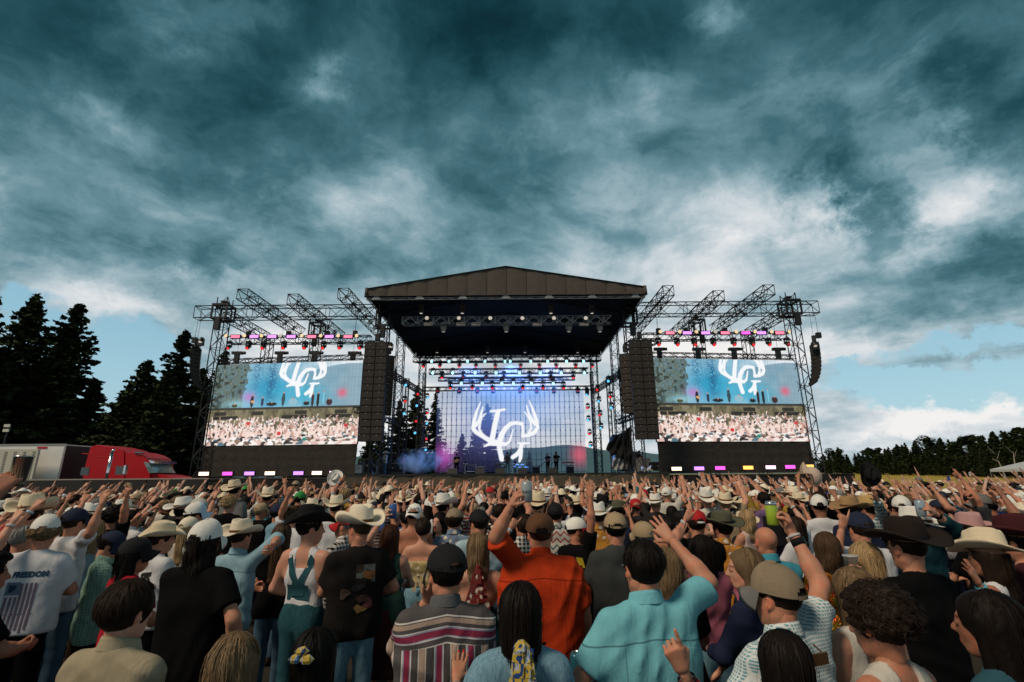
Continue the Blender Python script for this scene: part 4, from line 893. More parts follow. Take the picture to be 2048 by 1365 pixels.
def car(px, D, yaw, label, m):
    p = at(px, 950, D); t = empty('parked_car', (p.x, D, 0), yaw); tag(t, label, 'car', 'cars parked behind the fence')
    prof = [(-2.2, .35), (-2.25, .8), (-2.0, 1.02), (-1.5, 1.06), (-.9, 1.62), (-.4, 1.74), (.9, 1.72), (1.7, 1.15), (2.2, 1.0), (2.25, .4)]
    V = []; rings = [(-.9, .97), (-.82, 1), (.82, 1), (.9, .97)]
    for y, f in rings: V += [(x*f, y*(1 if z < 1.2 else .8), z) for x, z in prof]
    n = len(prof); F = [(j*n+i, (j+1)*n+i, (j+1)*n+(i+1) % n, j*n+(i+1) % n) for j in range(3) for i in range(n)]+[tuple(range(n)), tuple(range(4*n-1, 3*n-1, -1))]
    MB().add(V, F).build('body', m, t)
    for s in (-1, 1): MB().add([(x, s*.765-(.0), z) for x, z in ((-.85, 1.2), (1.35, 1.2), (.85, 1.62), (-.5, 1.62))]+[(x, s*.70, z) for x, z in ((-.85, 1.2), (1.35, 1.2), (.85, 1.62), (-.5, 1.62))], [(0, 1, 2, 3), (7, 6, 5, 4), (0, 4, 5, 1), (2, 6, 7, 3)]).build('side_window', M_GLASS, t)
    MB().add([(.95, -.6, 1.69), (.95, .6, 1.69), (1.66, .66, 1.2), (1.66, -.66, 1.2), (.9, -.6, 1.6), (.9, .6, 1.6), (1.5, .66, 1.15), (1.5, -.66, 1.15)], [(0, 1, 2, 3), (7, 6, 5, 4)]).build('windshield', M_GLASS, t)
    for x in (-1.4, 1.4):
        for s in (-1, 1): MB().lathe([(.33, -.1), (.33, .1)], 16, (x, s*.8, .33), 'Y').build('wheel', M_RUBBER, t)
car(343, 34, .4, 'white car half hidden behind the fence right of the red truck', M_WHITE); car(366, 37, .2, 'pale car beside the foot of the left outer tower', mat('silver_paint', (.35, .36, .36), .3))
p = at(13, 858, 36); t = empty('flood_light', (p.x, 36, 0)); tag(t, 'small double panel flood light on a pole above the trailer', 'flood light')
MB().tube((0, .1, 0), (0, .1, p.z+.4), .05, 6).build('pole', M_BLACK, t)
for z in (-.12, .22): MB().box((0, 0, p.z+z), (.42, .08, .2)).build('lamp_panel', mat('lamp_panel', (.5, .48, .4), .5) if z < 0 else bpy.data.materials['lamp_panel'], t)
def tent():
    p = at(2062, 938, 62); t = empty('canopy_tent', (p.x, 62, 0)); tag(t, 'pale pop up canopy tent at the right edge of the field', 'tent')
    hw = 2.6; ze, zp = 2.35, 3.35; m = MB(); E = [(-hw, -hw), (hw, -hw), (hw, hw), (-hw, hw)]
    for i in range(4):
        a, b = E[i], E[(i+1) % 4]; m.add([(a[0], a[1], ze), (b[0], b[1], ze), (0, 0, zp)], [(0, 1, 2)])
    m.build('roof', mat('tent_cloth', (.42, .44, .45), .8), t); m = MB()
    for i in range(4):
        a, b = E[i], E[(i+1) % 4]; m.add([(a[0], a[1], ze-.3), (b[0], b[1], ze-.3), (b[0], b[1], ze), (a[0], a[1], ze)], [(0, 1, 2, 3)])
        MB().tube((a[0], a[1], 0), (a[0], a[1], ze), .03, 6).build('leg', M_ALU, t)
    m.build('valance', bpy.data.materials['tent_cloth'], t)
tent()
# ------------------------------------------------------------------ people: surfaces grown from a distance field
NP32 = np.float32
class Field:
    def __init__(s, h, k=.04): s.h = h; s.k = k; s.p = []
    def add(s, fn, lo, hi, k=None, cut=False): s.p.append((fn, np.array(lo, float), np.array(hi, float), s.k if k is None else k, cut)); return s
    def cap(s, a, b, ra, rb=None, sy=1., k=None, cut=False, sx=1., flat=False):
        a = np.array(a, float); b = np.array(b, float); rb = ra if rb is None else rb; sc = np.array([1/sx, 1/sy, 1.]); A = a*sc; B = b*sc; d = B-A; dd = max(float(d@d), 1e-9); m = max(ra, rb)
        def fn(P):
            q = P*sc.astype(NP32)-A.astype(NP32); al = (q@d.astype(NP32))/NP32(dd); t = np.clip(al, 0, 1)
            r_ = np.sqrt(((q-t[..., None]*d.astype(NP32))**2).sum(-1))*NP32(min(1, sy, sx))-(ra+(rb-ra)*t)*NP32(min(1, sy, sx))
            return np.maximum(r_, (al-1)*NP32(math.sqrt(dd))) if flat else r_
        e = m*np.array([sx, sy, 1.]); return s.add(fn, np.minimum(a, b)-e, np.maximum(a, b)+e, k, cut)
    def ell(s, c, r, k=None, cut=False, rot=None):
        c = np.array(c, NP32); r = np.array(r, NP32); M_ = None if rot is None else np.array(Euler(rot).to_matrix(), NP32)
        def fn(P):
            q = P-c
            if M_ is not None: q = q@M_
            n = np.sqrt(((q/r)**2).sum(-1)); g = np.sqrt(((q/(r*r))**2).sum(-1))
            return n*(n-1)/np.maximum(g, 1e-6)
        e = r if rot is None else np.full(3, r.max()); return s.add(fn, c-e, c+e, k, cut)
    def mesh(s, post=None):
        h = s.h; pad = 3*h; pos = [p for p in s.p if not p[4]]
        lo = np.min([p[1] for p in pos], 0)-pad-.02; hi = np.max([p[2] for p in pos], 0)+pad+.02
        n = np.ceil((hi-lo)/h).astype(int)+1; F = np.full(n, .3, NP32)
        ax = [(lo[i]+h*np.arange(n[i])).astype(NP32) for i in range(3)]
        for fn, l, u, k, cut in s.p:
            m = k+2*h+.01; i0 = np.clip(np.floor((l-m-lo)/h).astype(int), 0, n); i1 = np.clip(np.ceil((u+m-lo)/h).astype(int)+1, 0, n)
            if (i1 <= i0).any(): continue
            S = tuple(slice(a, b) for a, b in zip(i0, i1))
            P = np.stack(np.meshgrid(ax[0][S[0]], ax[1][S[1]], ax[2][S[2]], indexing='ij'), -1)
            d = fn(P).astype(NP32); f = F[S]
            if cut: d = -d; hh = np.maximum(k-np.abs(f-d), 0)/max(k, 1e-6); F[S] = np.maximum(f, d)+hh*hh*k*.25
            else: hh = np.maximum(k-np.abs(f-d), 0)/max(k, 1e-6); F[S] = np.minimum(f, d)-hh*hh*k*.25
        if post is not None:
            P = np.stack(np.meshgrid(*ax, indexing='ij'), -1); F = post(P, F).astype(NP32)
        return snet(F, lo, h)
_CO = np.array([(i, j, k) for i in (0, 1) for j in (0, 1) for k in (0, 1)])
_ED = [(a, b) for a in range(8) for b in range(a+1, 8) if np.abs(_CO[a]-_CO[b]).sum() == 1]
def snet(F, o, h):
    s = F < 0; n = np.array(F.shape)
    c = np.zeros(n-1, np.int8)
    for q in _CO: c += s[q[0]:n[0]-1+q[0], q[1]:n[1]-1+q[1], q[2]:n[2]-1+q[2]]
    mx = (c > 0) & (c < 8); idx = np.argwhere(mx)
    v = np.stack([F[idx[:, 0]+q[0], idx[:, 1]+q[1], idx[:, 2]+q[2]] for q in _CO], 1)
    acc = np.zeros((len(idx), 3)); cnt = np.zeros(len(idx))
    for a, b in _ED:
        va, vb = v[:, a], v[:, b]; cr = (va < 0) != (vb < 0); t = np.where(cr, va/np.where(cr, va-vb, 1), 0)
        acc += np.where(cr[:, None], _CO[a]+t[:, None]*(_CO[b]-_CO[a]), 0); cnt += cr
    V = o+h*(idx+acc/np.maximum(cnt, 1)[:, None])
    ID = np.full(n-1, -1, np.int64); ID[mx] = np.arange(len(idx)); Q = []
    for ax in range(3):
        sl = [slice(None)]*3; sl[ax] = slice(0, -1); a = s[tuple(sl)]; sl[ax] = slice(1, None); b = s[tuple(sl)]
        e = np.argwhere(a != b); b1, b2 = (ax+1) % 3, (ax+2) % 3
        ok = (e[:, b1] > 0) & (e[:, b2] > 0) & (e[:, b1] < n[b1]-1) & (e[:, b2] < n[b2]-1); e = e[ok]
        inside = a[tuple(e.T)]
        def g(d1, d2): f = e.copy(); f[:, b1] -= d1; f[:, b2] -= d2; return ID[tuple(f.T)]
        q = np.stack([g(1, 1), g(0, 1), g(0, 0), g(1, 0)], 1); q[~inside] = q[~inside][:, ::-1]; Q.append(q)
    return V, np.concatenate(Q)
def wrinkle(P, seed, amp):
    x, y, z = P[..., 0], P[..., 1], P[..., 2]; a, b, c, d = np.random.default_rng(seed).uniform(0, 6.28, 4)
    g1 = np.sin(11*x+9*z+3.5*np.sin(6*z+a)+5*y+b); g2 = np.sin(-16*x+11*z+3*np.sin(8*x+c)+4*y+d); g3 = np.sin(26*x+4*np.sin(9*z+c)+a)
    m1 = .5+.5*np.sin(7*z+5*x+d); m2 = .5+.5*np.sin(6*x-8*z+a)          # folds come and go; each has a sharp crest
    return amp*(1.5*m1*(np.abs(g1)-.5)+1.3*m2*(np.abs(g2)-.5)+.6*(1-m1)*(np.abs(g3)-.5))
# ---- heads, hands, hair
def head_np(sex, h=.0065):
    f = Field(h, .02); m = sex == 'm'
    f.ell((0, -.014, .030), (.075, .096, .084)); f.ell((0, .022, -.025), (.062 if m else .058, .072, .082)); f.ell((0, .048, -.084), (.036 if m else .030, .036, .030))
    f.cap((-.048, -.01, -.055), (-.02, .05, -.095), .022 if m else .018); f.cap((.048, -.01, -.055), (.02, .05, -.095), .022 if m else .018)
    f.cap((-.03, .078, .020), (.03, .078, .020), .013 if m else .009)
    f.ell((-.031, .098, .002), (.017, .014, .012), .012, True); f.ell((.031, .098, .002), (.017, .014, .012), .012, True)
    f.cap((0, .088, .008), (0, .108, -.030), .007, .0125, k=.012); f.cap((-.013, .094, -.034), (.013, .094, -.034), .008, k=.01)
    f.cap((-.017, .086, -.062), (.017, .086, -.062), .0075, k=.008); f.cap((-.014, .085, -.074), (.014, .085, -.074), .008, k=.008)
    f.ell((-.031, .083, .001), (.0125, .0125, .0105), .002); f.ell((.031, .083, .001), (.0125, .0125, .0105), .002)
    for s in (-1, 1): f.ell((s*.079, -.008, -.006), (.010, .020, .031), .008, rot=(.15, 0, s*-.35)); f.ell((s*.088, -.004, -.004), (.006, .011, .018), .006, True)
    f.cap((0, -.018, -.04), (0, -.014, -.105), .056 if m else .047, .052 if m else .044, k=.03)
    V, F = f.mesh()
    T = np.ones((len(V), 3)); x, y, z = V.T
    T[(np.abs(np.abs(x)-.031) < .0125) & (np.abs(z-.001) < .0085) & (y > .080)] = (1.0, 1.05, 1.2)
    T[(np.hypot(np.abs(x)-.031, z-.001) < .006) & (y > .08)] = (.06, .05, .05)
    T[(np.abs(x) > .013) & (np.abs(x) < .05) & (np.abs(z-.024+.1*np.abs(np.abs(x)-.03)) < .0055) & (y > .06)] *= (.28, .25, .22)
    T[(np.abs(x) < .023) & (z < -.056) & (z > -.081) & (y > .078)] *= (.80, .45, .45) if not m else (.85, .62, .6)
    T[(np.abs(x) > .073) & (z < .03) & (z > -.045) & (y > -.04) & (y < .03)] *= (1.08, .86, .8)
    return V, F, T
HEADS = {'m': head_np('m', .009), 'f': head_np('f', .009)}; HEADS_LO = {k: head_np(k, .0135) for k in 'mf'}
def beard_tint(V, T, dark):
    x, y, z = V.T; m = (z < -.035) & (y > .0) & (z > -.125) & ~((np.abs(x) < .02) & (z > -.08) & (z < -.058)); T = T.copy(); T[m] *= dark; return T
FING = [(-.030, .072, .0088), (-.0105, .081, .0092), (.0105, .076, .0088), (.030, .060, .0076)]   # index to little finger of a right hand, thumb at -X
CURL = {'fist': [(75, 95, 60)]*4, 'point': [(2, 4, 3)]+[(72, 95, 60)]*3, 'horns': [(0, 5, 3), (75, 95, 60), (78, 95, 60), (0, 6, 4)], 'two': [(0, 4, 3), (0, 5, 4), (75, 95, 60), (75, 95, 60)],
        'open': [(5, 8, 6), (0, 6, 5), (4, 8, 6), (8, 10, 8)], 'relax': [(18, 25, 18), (25, 30, 20), (30, 34, 22), (34, 36, 24)], 'grip': [(48, 52, 30), (50, 54, 32), (52, 54, 32), (54, 54, 34)],
        'ok': [(48, 58, 30), (14, 18, 12), (6, 12, 8), (0, 8, 6)], 'flat': [(2, 3, 2), (0, 3, 2), (2, 3, 2), (4, 4, 3)]}
def hand_np(pose, h=.0042):
    f = Field(h, .010); spread = {'open': .30, 'ok': .18, 'flat': .13, 'horns': .12, 'two': .12}.get(pose, .05)
    f.cap((0, 0, -.03), (0, 0, .012), .021, .024, sy=.78, k=.02)
    for (x, L, r), cu in zip(FING, CURL[pose]):
        f.cap((x*.5, 0, .018), (x, 0, .092-abs(x)*.18), .0135, .0118, k=.016)
        p = np.array([x, 0, .093-abs(x)*.18]); a = 0; lat = x/.03*spread; rr = r
        for seg, c in zip((.46, .30, .24), cu):
            a += math.radians(c); d = np.array([math.sin(lat)*math.cos(a), math.sin(a), math.cos(a)*math.cos(lat)]); q = p+d*L*seg
            f.cap(p, q, rr, rr*.92, k=.004); p = q; rr *= .92
    if pose in ('fist', 'point', 'two', 'horns'): th = [(-.026, .006, .028), (-.042, .022, .055), (-.026, .038, .078), (-.004, .042, .084)]
    elif pose == 'grip': th = [(-.026, .004, .026), (-.050, .022, .052), (-.050, .050, .074), (-.038, .068, .084)]
    elif pose == 'ok': th = [(-.026, .006, .026), (-.052, .026, .052), (-.050, .052, .082), (-.036, .058, .106)]
    else: th = [(-.024, .004, .022), (-.050, .012, .046), (-.066, .016, .072), (-.074, .018, .096)]
    for (a, b), r in zip(zip(th[:-1], th[1:]), (.014, .0105, .0092)): f.cap(a, b, r, r*.9, k=.008)
    V, F = f.mesh(); return V, F
_HC = {}
def hand(pose, side, h):
    if (pose, h) not in _HC: _HC[pose, h] = hand_np(pose, h)
    V, F = _HC[pose, h]; return (V, F) if side > 0 else (V*[-1, 1, 1], F[:, ::-1])
def ribbons(paths, width, g, closed=False):
    """paths (n, s, 3) with outward normals from the path's own axis; thin tapered strips"""
    n, s, _ = paths.shape; T = np.gradient(paths, axis=1); out = paths-np.array([0, -.012, 0]); out[..., 2] *= .15
    W_ = np.cross(T, out); W_ /= np.linalg.norm(W_, axis=-1, keepdims=True)+1e-9
    t = np.linspace(0, 1, s); w_ = width*(1-.75*t**3)*np.where(t < .05, .5, 1); tw = g.normal(0, .3, (n, 1, 1))
    on = out/(np.linalg.norm(out, axis=-1, keepdims=True)+1e-9)
    A = paths+(W_+on*tw)*w_[None, :, None]; B = paths-(W_+on*tw)*w_[None, :, None]
    V = np.stack([A, B], 2).reshape(-1, 3); i = (np.arange(n)[:, None]*s+np.arange(s-1)).ravel()*2
    F = np.stack([i, i+1, i+3, i+2], 1); c = np.repeat(np.exp(g.normal(0, .28 if n < 700 else .16, n)), s*2)
    return V, F, np.stack([c]*3, 1)
def hair_np(kind, seed=0, n=500, h=.009, length=.30, wave=.0, seg=9, streak=0., cut=None):
    g = np.random.default_rng(seed); f = Field(h, .02); short = kind in ('short', 'crop', 'bowl', 'curly', 'fade')
    e = {'crop': .004, 'fade': .004, 'short': .012, 'bowl': .022, 'curly': .016}.get(kind, .012)
    ctr = np.array([0, -.016, .030]); rad = np.array([.076+e, .097+e, .086+e])
    f.ell(ctr, rad)
    if kind in ('long', 'pony', 'bob', 'half'):
        L = {'bob': .15, 'half': .2}.get(kind, length)
        if kind == 'pony': f.ell((0, -.115, .05), (.028, .03, .03)); f.cap((0, -.12, .04), (0, -.125, -length*.8), .03, .018, k=.02)
        else:
            f.cap((-.035, -.045, .0), (-.045, -.062, -L), .055, .042, sy=.8); f.cap((.035, -.045, .0), (.045, -.062, -L), .055, .042, sy=.8); f.cap((0, -.06, .0), (0, -.075, -L-.01), .05, .045, sy=.8)
            for s in (-1, 1): f.cap((s*.068, -.005, .03), (s*.074, -.008, -min(L, .17)), .026, .022, k=.025)
    if kind == 'bun': f.ell((0, -.075, .115), (.042, .042, .036), .01)
    if kind == 'updo': f.ell((0, -.09, .02), (.06, .05, .07), .02)
    if kind == 'curly':
        for i in range(150):
            q = g.normal(0, 1, 3); q /= np.linalg.norm(q); q[2] = abs(q[2])*1.2-.35
            if q[1] > .55 and q[2] < .45: continue
            f.ell(ctr+q/np.linalg.norm(q)*rad*g.uniform(.98, 1.14), np.full(3, g.uniform(.012, .022)), .006)
    # face opening
    f.ell((0, .088, -.050), (.066, .078, .100), .01, True); f.ell((0, .10, .02), (.062, .06, .055), .01, True)
    if short:
        lo = {'crop': -.045, 'fade': -.02, 'bowl': -.07}.get(kind, -.062)
        f.add(lambda P: P[..., 2]-lo-P[..., 1]*.25, (-.2, -.2, -.3), (.2, .2, lo+.05), .008, True)
        for s in (-1, 1): f.ell((s*.09, .002, -.022), (.03, .028, .04), .008, True)
    am = {'crop': .001, 'fade': .001, 'curly': .004}.get(kind, .003 if n < 700 else .0012)
    V, F = f.mesh(lambda P, D: D+am*np.sin(P[..., 0]*160+9*np.sin(P[..., 2]*30))*np.sin(P[..., 1]*130+6*np.sin(P[..., 2]*25+P[..., 0]*40)))
    T = np.full((len(V), 3), .8)
    if n:
        if kind == 'curly':
            ps = []
            for i in range(n):
                q = g.normal(0, 1, 3); q[2] = q[2]*.8+.25; q /= np.linalg.norm(q)
                if (q[1] > .5 and q[2] < .5) or q[2] < -.45: q[1] = -abs(q[1]); q[2] = abs(q[2])
                c = ctr+q*rad*1.05; a = g.normal(0, 1, 3); a -= a@q*q; a /= np.linalg.norm(a); b = np.cross(q, a); t = np.linspace(0, g.uniform(3, 6), 10); rr = g.uniform(.010, .024)
                ps.append(c+np.outer(np.cos(t)*rr, a)+np.outer(np.sin(t)*rr, b)+np.outer(t*g.uniform(.001, .007), q))
            RV, RF, RT = ribbons(np.array(ps), .0035 if n < 700 else .0018, g)
        else:
            th1 = {'crop': 1.55, 'fade': 1.4, 'short': 1.75, 'bowl': 1.9}.get(kind, 1.62)
            ph = g.uniform(-np.pi, np.pi, n); s_ = np.linspace(0, 1, seg)
            face = np.cos(ph-np.pi/2); tstart = g.uniform(.0, .95, n) if short else g.uniform(0., .7, n); tend = np.where(face > .35, .95-.15*face, th1*g.uniform(.8, 1.06, n))
            tend = np.where((face > -.15) & (face <= .35), np.minimum(tend, 1.55), tend) if short else tend
            if not short: tend = np.minimum(tend, 1.62)
            tend = np.maximum(tend, tstart+.12)
            P = np.zeros((n, seg, 3))
            drop = np.zeros(n) if short or kind in ('bun', 'updo', 'pony') else {'bob': .16, 'half': .2}.get(kind, length)*g.uniform(.75, 1.1, n)
            if not short: ph = np.where(face > .25, np.where(ph-np.pi/2 < 0, g.uniform(-.55, .2, n), np.pi-g.uniform(-.55, .2, n)), ph)
            if kind in ('long', 'bob', 'half'): drop = np.where(np.cos(ph-np.pi/2) > .05, np.minimum(drop, .2), drop)
            arc = (tend-tstart)*.095; tot = arc+drop; rr = 1+g.uniform(.0, .06, n)+(.03 if kind == 'bowl' else 0)
            for j in range(seg):
                d = s_[j]*tot; on = np.minimum(d, arc); th = tstart+on/.095; dn = np.maximum(d-arc, 0)
                x = ctr[0]+rad[0]*np.sin(th)*np.cos(ph)*rr; y = ctr[1]+rad[1]*np.sin(th)*np.sin(ph)*rr; z = ctr[2]+rad[2]*np.cos(th)*rr-dn
                k = np.clip(dn/.3, 0, 1); wv = wave*np.sin(dn*38+ph*3+np.arange(n)*.0)*np.clip(dn*8, 0, 1)
                P[:, j] = np.stack([x*(1-.12*k)+wv*np.sin(ph*2)+.004*np.sin(dn*20+ph*9), y*(1-.15*k)-.02*k+wv*.7, z], 1)
            P += g.normal(0, .0012, (n, seg, 3)); fly = (g.random(n) < .10)[:, None, None]; P += fly*np.cumsum(g.normal(0, .0028, (n, seg, 3)), 1)
            RV, RF, RT = ribbons(P, (.0042 if not short else .0036) if n < 700 else .0019, g)
            if streak: RT *= np.where(np.repeat(g.random(n) < streak, seg*2)[:, None], 1.4, .9)
        F = [F, RF+len(V)]; V = np.concatenate([V, RV]); T = np.concatenate([T, RT])
    if cut is not None:                                         # nothing above the edge of a hat
        F = [f[V[f][:, :, 2].max(1) < cut+.10*np.clip(V[f][:, :, 1].mean(1), -.1, .1)*.5] for f in (F if isinstance(F, list) else [F])]
    return V, F, T
# ---- materials driven by each object's own colour
def obj_mat(name, rough=.9, pattern=None, bump=(7., .5, .02), tint=False, spec=.06, var=.18, vs=7.):
    m = bpy.data.materials.new(name); m.use_nodes = True; N = NT(m.node_tree); b = N.n['Principled BSDF']
    c = N.new('ShaderNodeObjectInfo').outputs['Color']; tc = N.new('ShaderNodeTexCoord').outputs['Object']
    if tint: a = N.new('ShaderNodeVertexColor'); a.layer_name = 'tint'; c = N.mix(1.0, c, a.outputs[0], 'MULTIPLY')
    if pattern: c = pattern(N, c, tc)
    if var: f = N.noise(tc, vs, 4, .6); c = N.mix(1.0, c, N.ramp(f, [(.25, 1-var), (.75, 1+var*.6)]), 'MULTIPLY')
    N.l.new(c, b.inputs['Base Color']); b.inputs['Roughness'].default_value = rough; b.inputs['Specular IOR Level'].default_value = spec
    if bump:
        bn = N.new('ShaderNodeBump'); bn.inputs['Strength'].default_value = bump[1]; bn.inputs['Distance'].default_value = bump[2]
        hgt = N.noise(N.vec('MULTIPLY', tc, (1.6, 1.6, .8)), bump[0], 4, .55, 1.2)
        if bump[0] < 20: hgt = N.math('ABSOLUTE', N.math('SUBTRACT', hgt, .5))
        N.l.new(hgt, bn.inputs['Height']); N.l.new(bn.outputs[0], b.inputs['Normal'])
    return m
def wav(N, v, f, lo, hi):                                       # soft stripe mask along one coordinate
    s = N.math('SINE', N.math('MULTIPLY', v, f)); return N.ramp(s, [(lo, 0.), (hi, 1.)])
def p_plaid(N, c, tc):
    x, y, z = N.sep(tc); m = N.math('ADD', N.math('MULTIPLY', N.math('GREATER_THAN', N.math('SINE', N.math('MULTIPLY', x, 150)), 0.), .5), N.math('MULTIPLY', N.math('GREATER_THAN', N.math('SINE', N.math('MULTIPLY', z, 150)), 0.), .5))
    return N.mix(m, c, (.62, .60, .57, 1))
def p_floral(N, c, tc):
    v = N.new('ShaderNodeTexVoronoi'); N.put(v.inputs['Vector'], N.vec('ADD', tc, N.vec('SCALE', N.noise(tc, 14, 3, .5, 0, 'Color'), .09))); v.inputs['Scale'].default_value = 15
    m = N.ramp(v.outputs['Distance'], [(.26, 1.), (.38, 0.)]); n = N.ramp(N.noise(tc, 30, 2), [(.5, 0.), (.58, 1.)])
    return N.mix(N.math('MULTIPLY', n, .35), N.mix(m, c, (.68, .60, .50, 1)), (.10, .07, .06, 1))
def p_dots(N, c, tc):
    v = N.new('ShaderNodeTexVoronoi'); v.inputs['Randomness'].default_value = .12; N.put(v.inputs['Vector'], tc); v.inputs['Scale'].default_value = 46
    return N.mix(N.ramp(v.outputs['Distance'], [(.30, 1.), (.42, 0.)]), c, N.mix(1.0, c, (.35, .42, .42, 1), 'MULTIPLY'))
def p_check(N, c, tc):
    x, y, z = N.sep(tc); m = N.math('MULTIPLY', N.math('GREATER_THAN', N.math('SINE', N.math('MULTIPLY', N.math('ADD', x, N.math('MULTIPLY', y, .6)), 470)), -.35), N.math('GREATER_THAN', N.math('SINE', N.math('MULTIPLY', z, 470)), -.35))
    return N.mix(m, (.66, .70, .70, 1), c)
def p_hstripe(N, c, tc):
    x, y, z = N.sep(tc); return N.mix(N.math('GREATER_THAN', N.math('SINE', N.math('MULTIPLY', z, 125)), .0), c, (.5, .48, .45, 1))
def p_aztec(N, c, tc):
    x, y, z = N.sep(tc); zig = N.math('SINE', N.math('ADD', N.math('MULTIPLY', z, 90), N.math('MULTIPLY', N.math('PINGPONG', N.math('MULTIPLY', x, 22), 1.0), 4.0)))
    return N.mix(N.math('GREATER_THAN', zig, .55), c, N.mix(N.math('GREATER_THAN', N.math('SINE', N.math('MULTIPLY', z, 21)), 0.), (.32, .06, .05, 1), (.06, .12, .13, 1)))
def p_serape(N, c, tc):                                         # the striped shirt: bands across the yoke, bars down the back
    x, y, z = N.sep(tc); base = (.085, .078, .080, 1)
    def band(v, c0, hw): return N.math('LESS_THAN', N.math('ABSOLUTE', N.math('SUBTRACT', v, c0)), hw)
    zz = N.math('MULTIPLY_ADD', N.math('ABSOLUTE', x), .16, z)
    yo = base
    for c0, hw, cc in ((1.475, .010, (.40, .29, .23)), (1.493, .0035, (.62, .58, .55)), (1.425, .024, (.60, .56, .56)), (1.425, .019, (.27, .30, .42)), (1.424, .014, (.26, .035, .075)), (1.375, .004, (.6, .56, .52))): yo = N.mix(band(zz, c0, hw), yo, cc)
    xr = N.math('SUBTRACT', N.math('FRACT', N.math('ADD', N.math('DIVIDE', x, .152), .5)), .5); bars = base
    for c0, hw, cc in ((-.23, .15, (.60, .56, .54)), (-.23, .115, (.26, .30, .42)), (-.22, .085, (.26, .035, .075)), (.25, .125, (.58, .53, .50)), (.25, .095, (.40, .28, .22)), (.25, .045, (.42, .31, .25))): bars = N.mix(band(xr, c0, hw), bars, cc)
    return N.mix(N.math('GREATER_THAN', N.math('MULTIPLY_ADD', N.math('ABSOLUTE', x), .12, z), 1.372), bars, yo)
def p_yoke(N, c, tc):                                           # stitched yoke and side seams of a work shirt
    x, y, z = N.sep(tc); ax = N.math('ABSOLUTE', x)
    m = N.math('LESS_THAN', N.math('ABSOLUTE', N.math('SUBTRACT', N.math('MULTIPLY_ADD', ax, .10, z), 1.385)), .0035)
    m2 = N.math('MULTIPLY', N.math('LESS_THAN', N.math('ABSOLUTE', N.math('SUBTRACT', ax, .155)), .003), N.math('LESS_THAN', z, 1.385))
    return N.mix(N.math('MAXIMUM', m, N.math('MULTIPLY', m2, .7)), c, N.mix(1.0, c, (.45, .45, .45, 1), 'MULTIPLY'))
def p_denim(N, c, tc):
    c = p_yoke(N, c, tc); x, y, z = N.sep(tc); f = N.noise(N.vec('MULTIPLY', tc, (1, 1, .25)), 90, 3, .7); return N.mix(1.0, c, N.ramp(f, [(.3, .7), (.7, 1.3)]), 'MULTIPLY')
def p_sequin(N, c, tc):
    v = N.new('ShaderNodeTexVoronoi'); N.put(v.inputs['Vector'], tc); v.inputs['Scale'].default_value = 60
    return N.mix(1.0, c, N.mix(.8, (.8, .6, .3, 1), v.outputs['Color']), 'MULTIPLY')
def p_skin(N, c, tc):
    f = N.noise(tc, 22, 5, .65); c = N.mix(N.ramp(f, [(.42, 0.), (.66, .55)]), c, N.mix(1.0, c, (1.15, .72, .62, 1), 'MULTIPLY'))
    s = N.noise(tc, 190, 2, .5); return N.mix(N.ramp(s, [(.60, 0.), (.72, .45)]), c, N.mix(1.0, c, (.55, .42, .36, 1), 'MULTIPLY'))
M_SKIN = obj_mat('skin', .55, p_skin, (60., .25, .004), True, .28, .16, 9.)
_b = M_SKIN.node_tree.nodes['Principled BSDF']; _b.inputs['Subsurface Weight'].default_value = .18; _b.inputs['Subsurface Radius'].default_value = (1., .35, .2); _b.inputs['Subsurface Scale'].default_value = .012
M_HAIR = obj_mat('hair', .6, None, None, True, .13, .2, 20.)
M_STRAW = obj_mat('straw', .75, lambda N, c, tc: N.mix(N.math('MULTIPLY', N.math('GREATER_THAN', N.math('SINE', N.math('MULTIPLY', N.math('ADD', N.sep(tc)[0], N.sep(tc)[2]), 420)), 0.), .22), c, (.25, .18, .1, 1)), (60., .3, .004), False, .2, .10, 30.)
M_FELT = obj_mat('felt', .9, None, (40., .2, .004), False, .15, .12, 12.)
M_CAPC = obj_mat('cap_cloth', .85, None, (60., .2, .003), False, .2, .12, 20.)
M_NET = obj_mat('cap_net', .8, lambda N, c, tc: N.mix(N.ramp(N.noise(tc, 400, 1), [(.45, 0.), (.55, .3)]), c, (.08, .07, .07, 1)), None, False, .1, .1, 20.)
CL = {'plain': obj_mat('cloth', .88), 'shirt': obj_mat('shirt_cloth', .85, p_yoke), 'plaid': obj_mat('plaid_cloth', .88, p_plaid), 'floral': obj_mat('floral_cloth', .85, p_floral), 'dots': obj_mat('dotted_cloth', .85, p_dots), 'check': obj_mat('checked_cloth', .85, p_check),
      'hstripe': obj_mat('striped_cloth', .88, p_hstripe), 'aztec': obj_mat('woven_cloth', .88, p_aztec), 'serape': obj_mat('serape_cloth', .9, p_serape), 'denim': obj_mat('denim_cloth', .9, p_denim), 'sequin': obj_mat('sequin_cloth', .22, p_sequin, (60., .9, .01), False, .5)}
CL['sequin'].node_tree.nodes['Principled BSDF'].inputs['Metallic'].default_value = .8
M_LEATHER = obj_mat('leather', .5, None, (30., .2, .004))
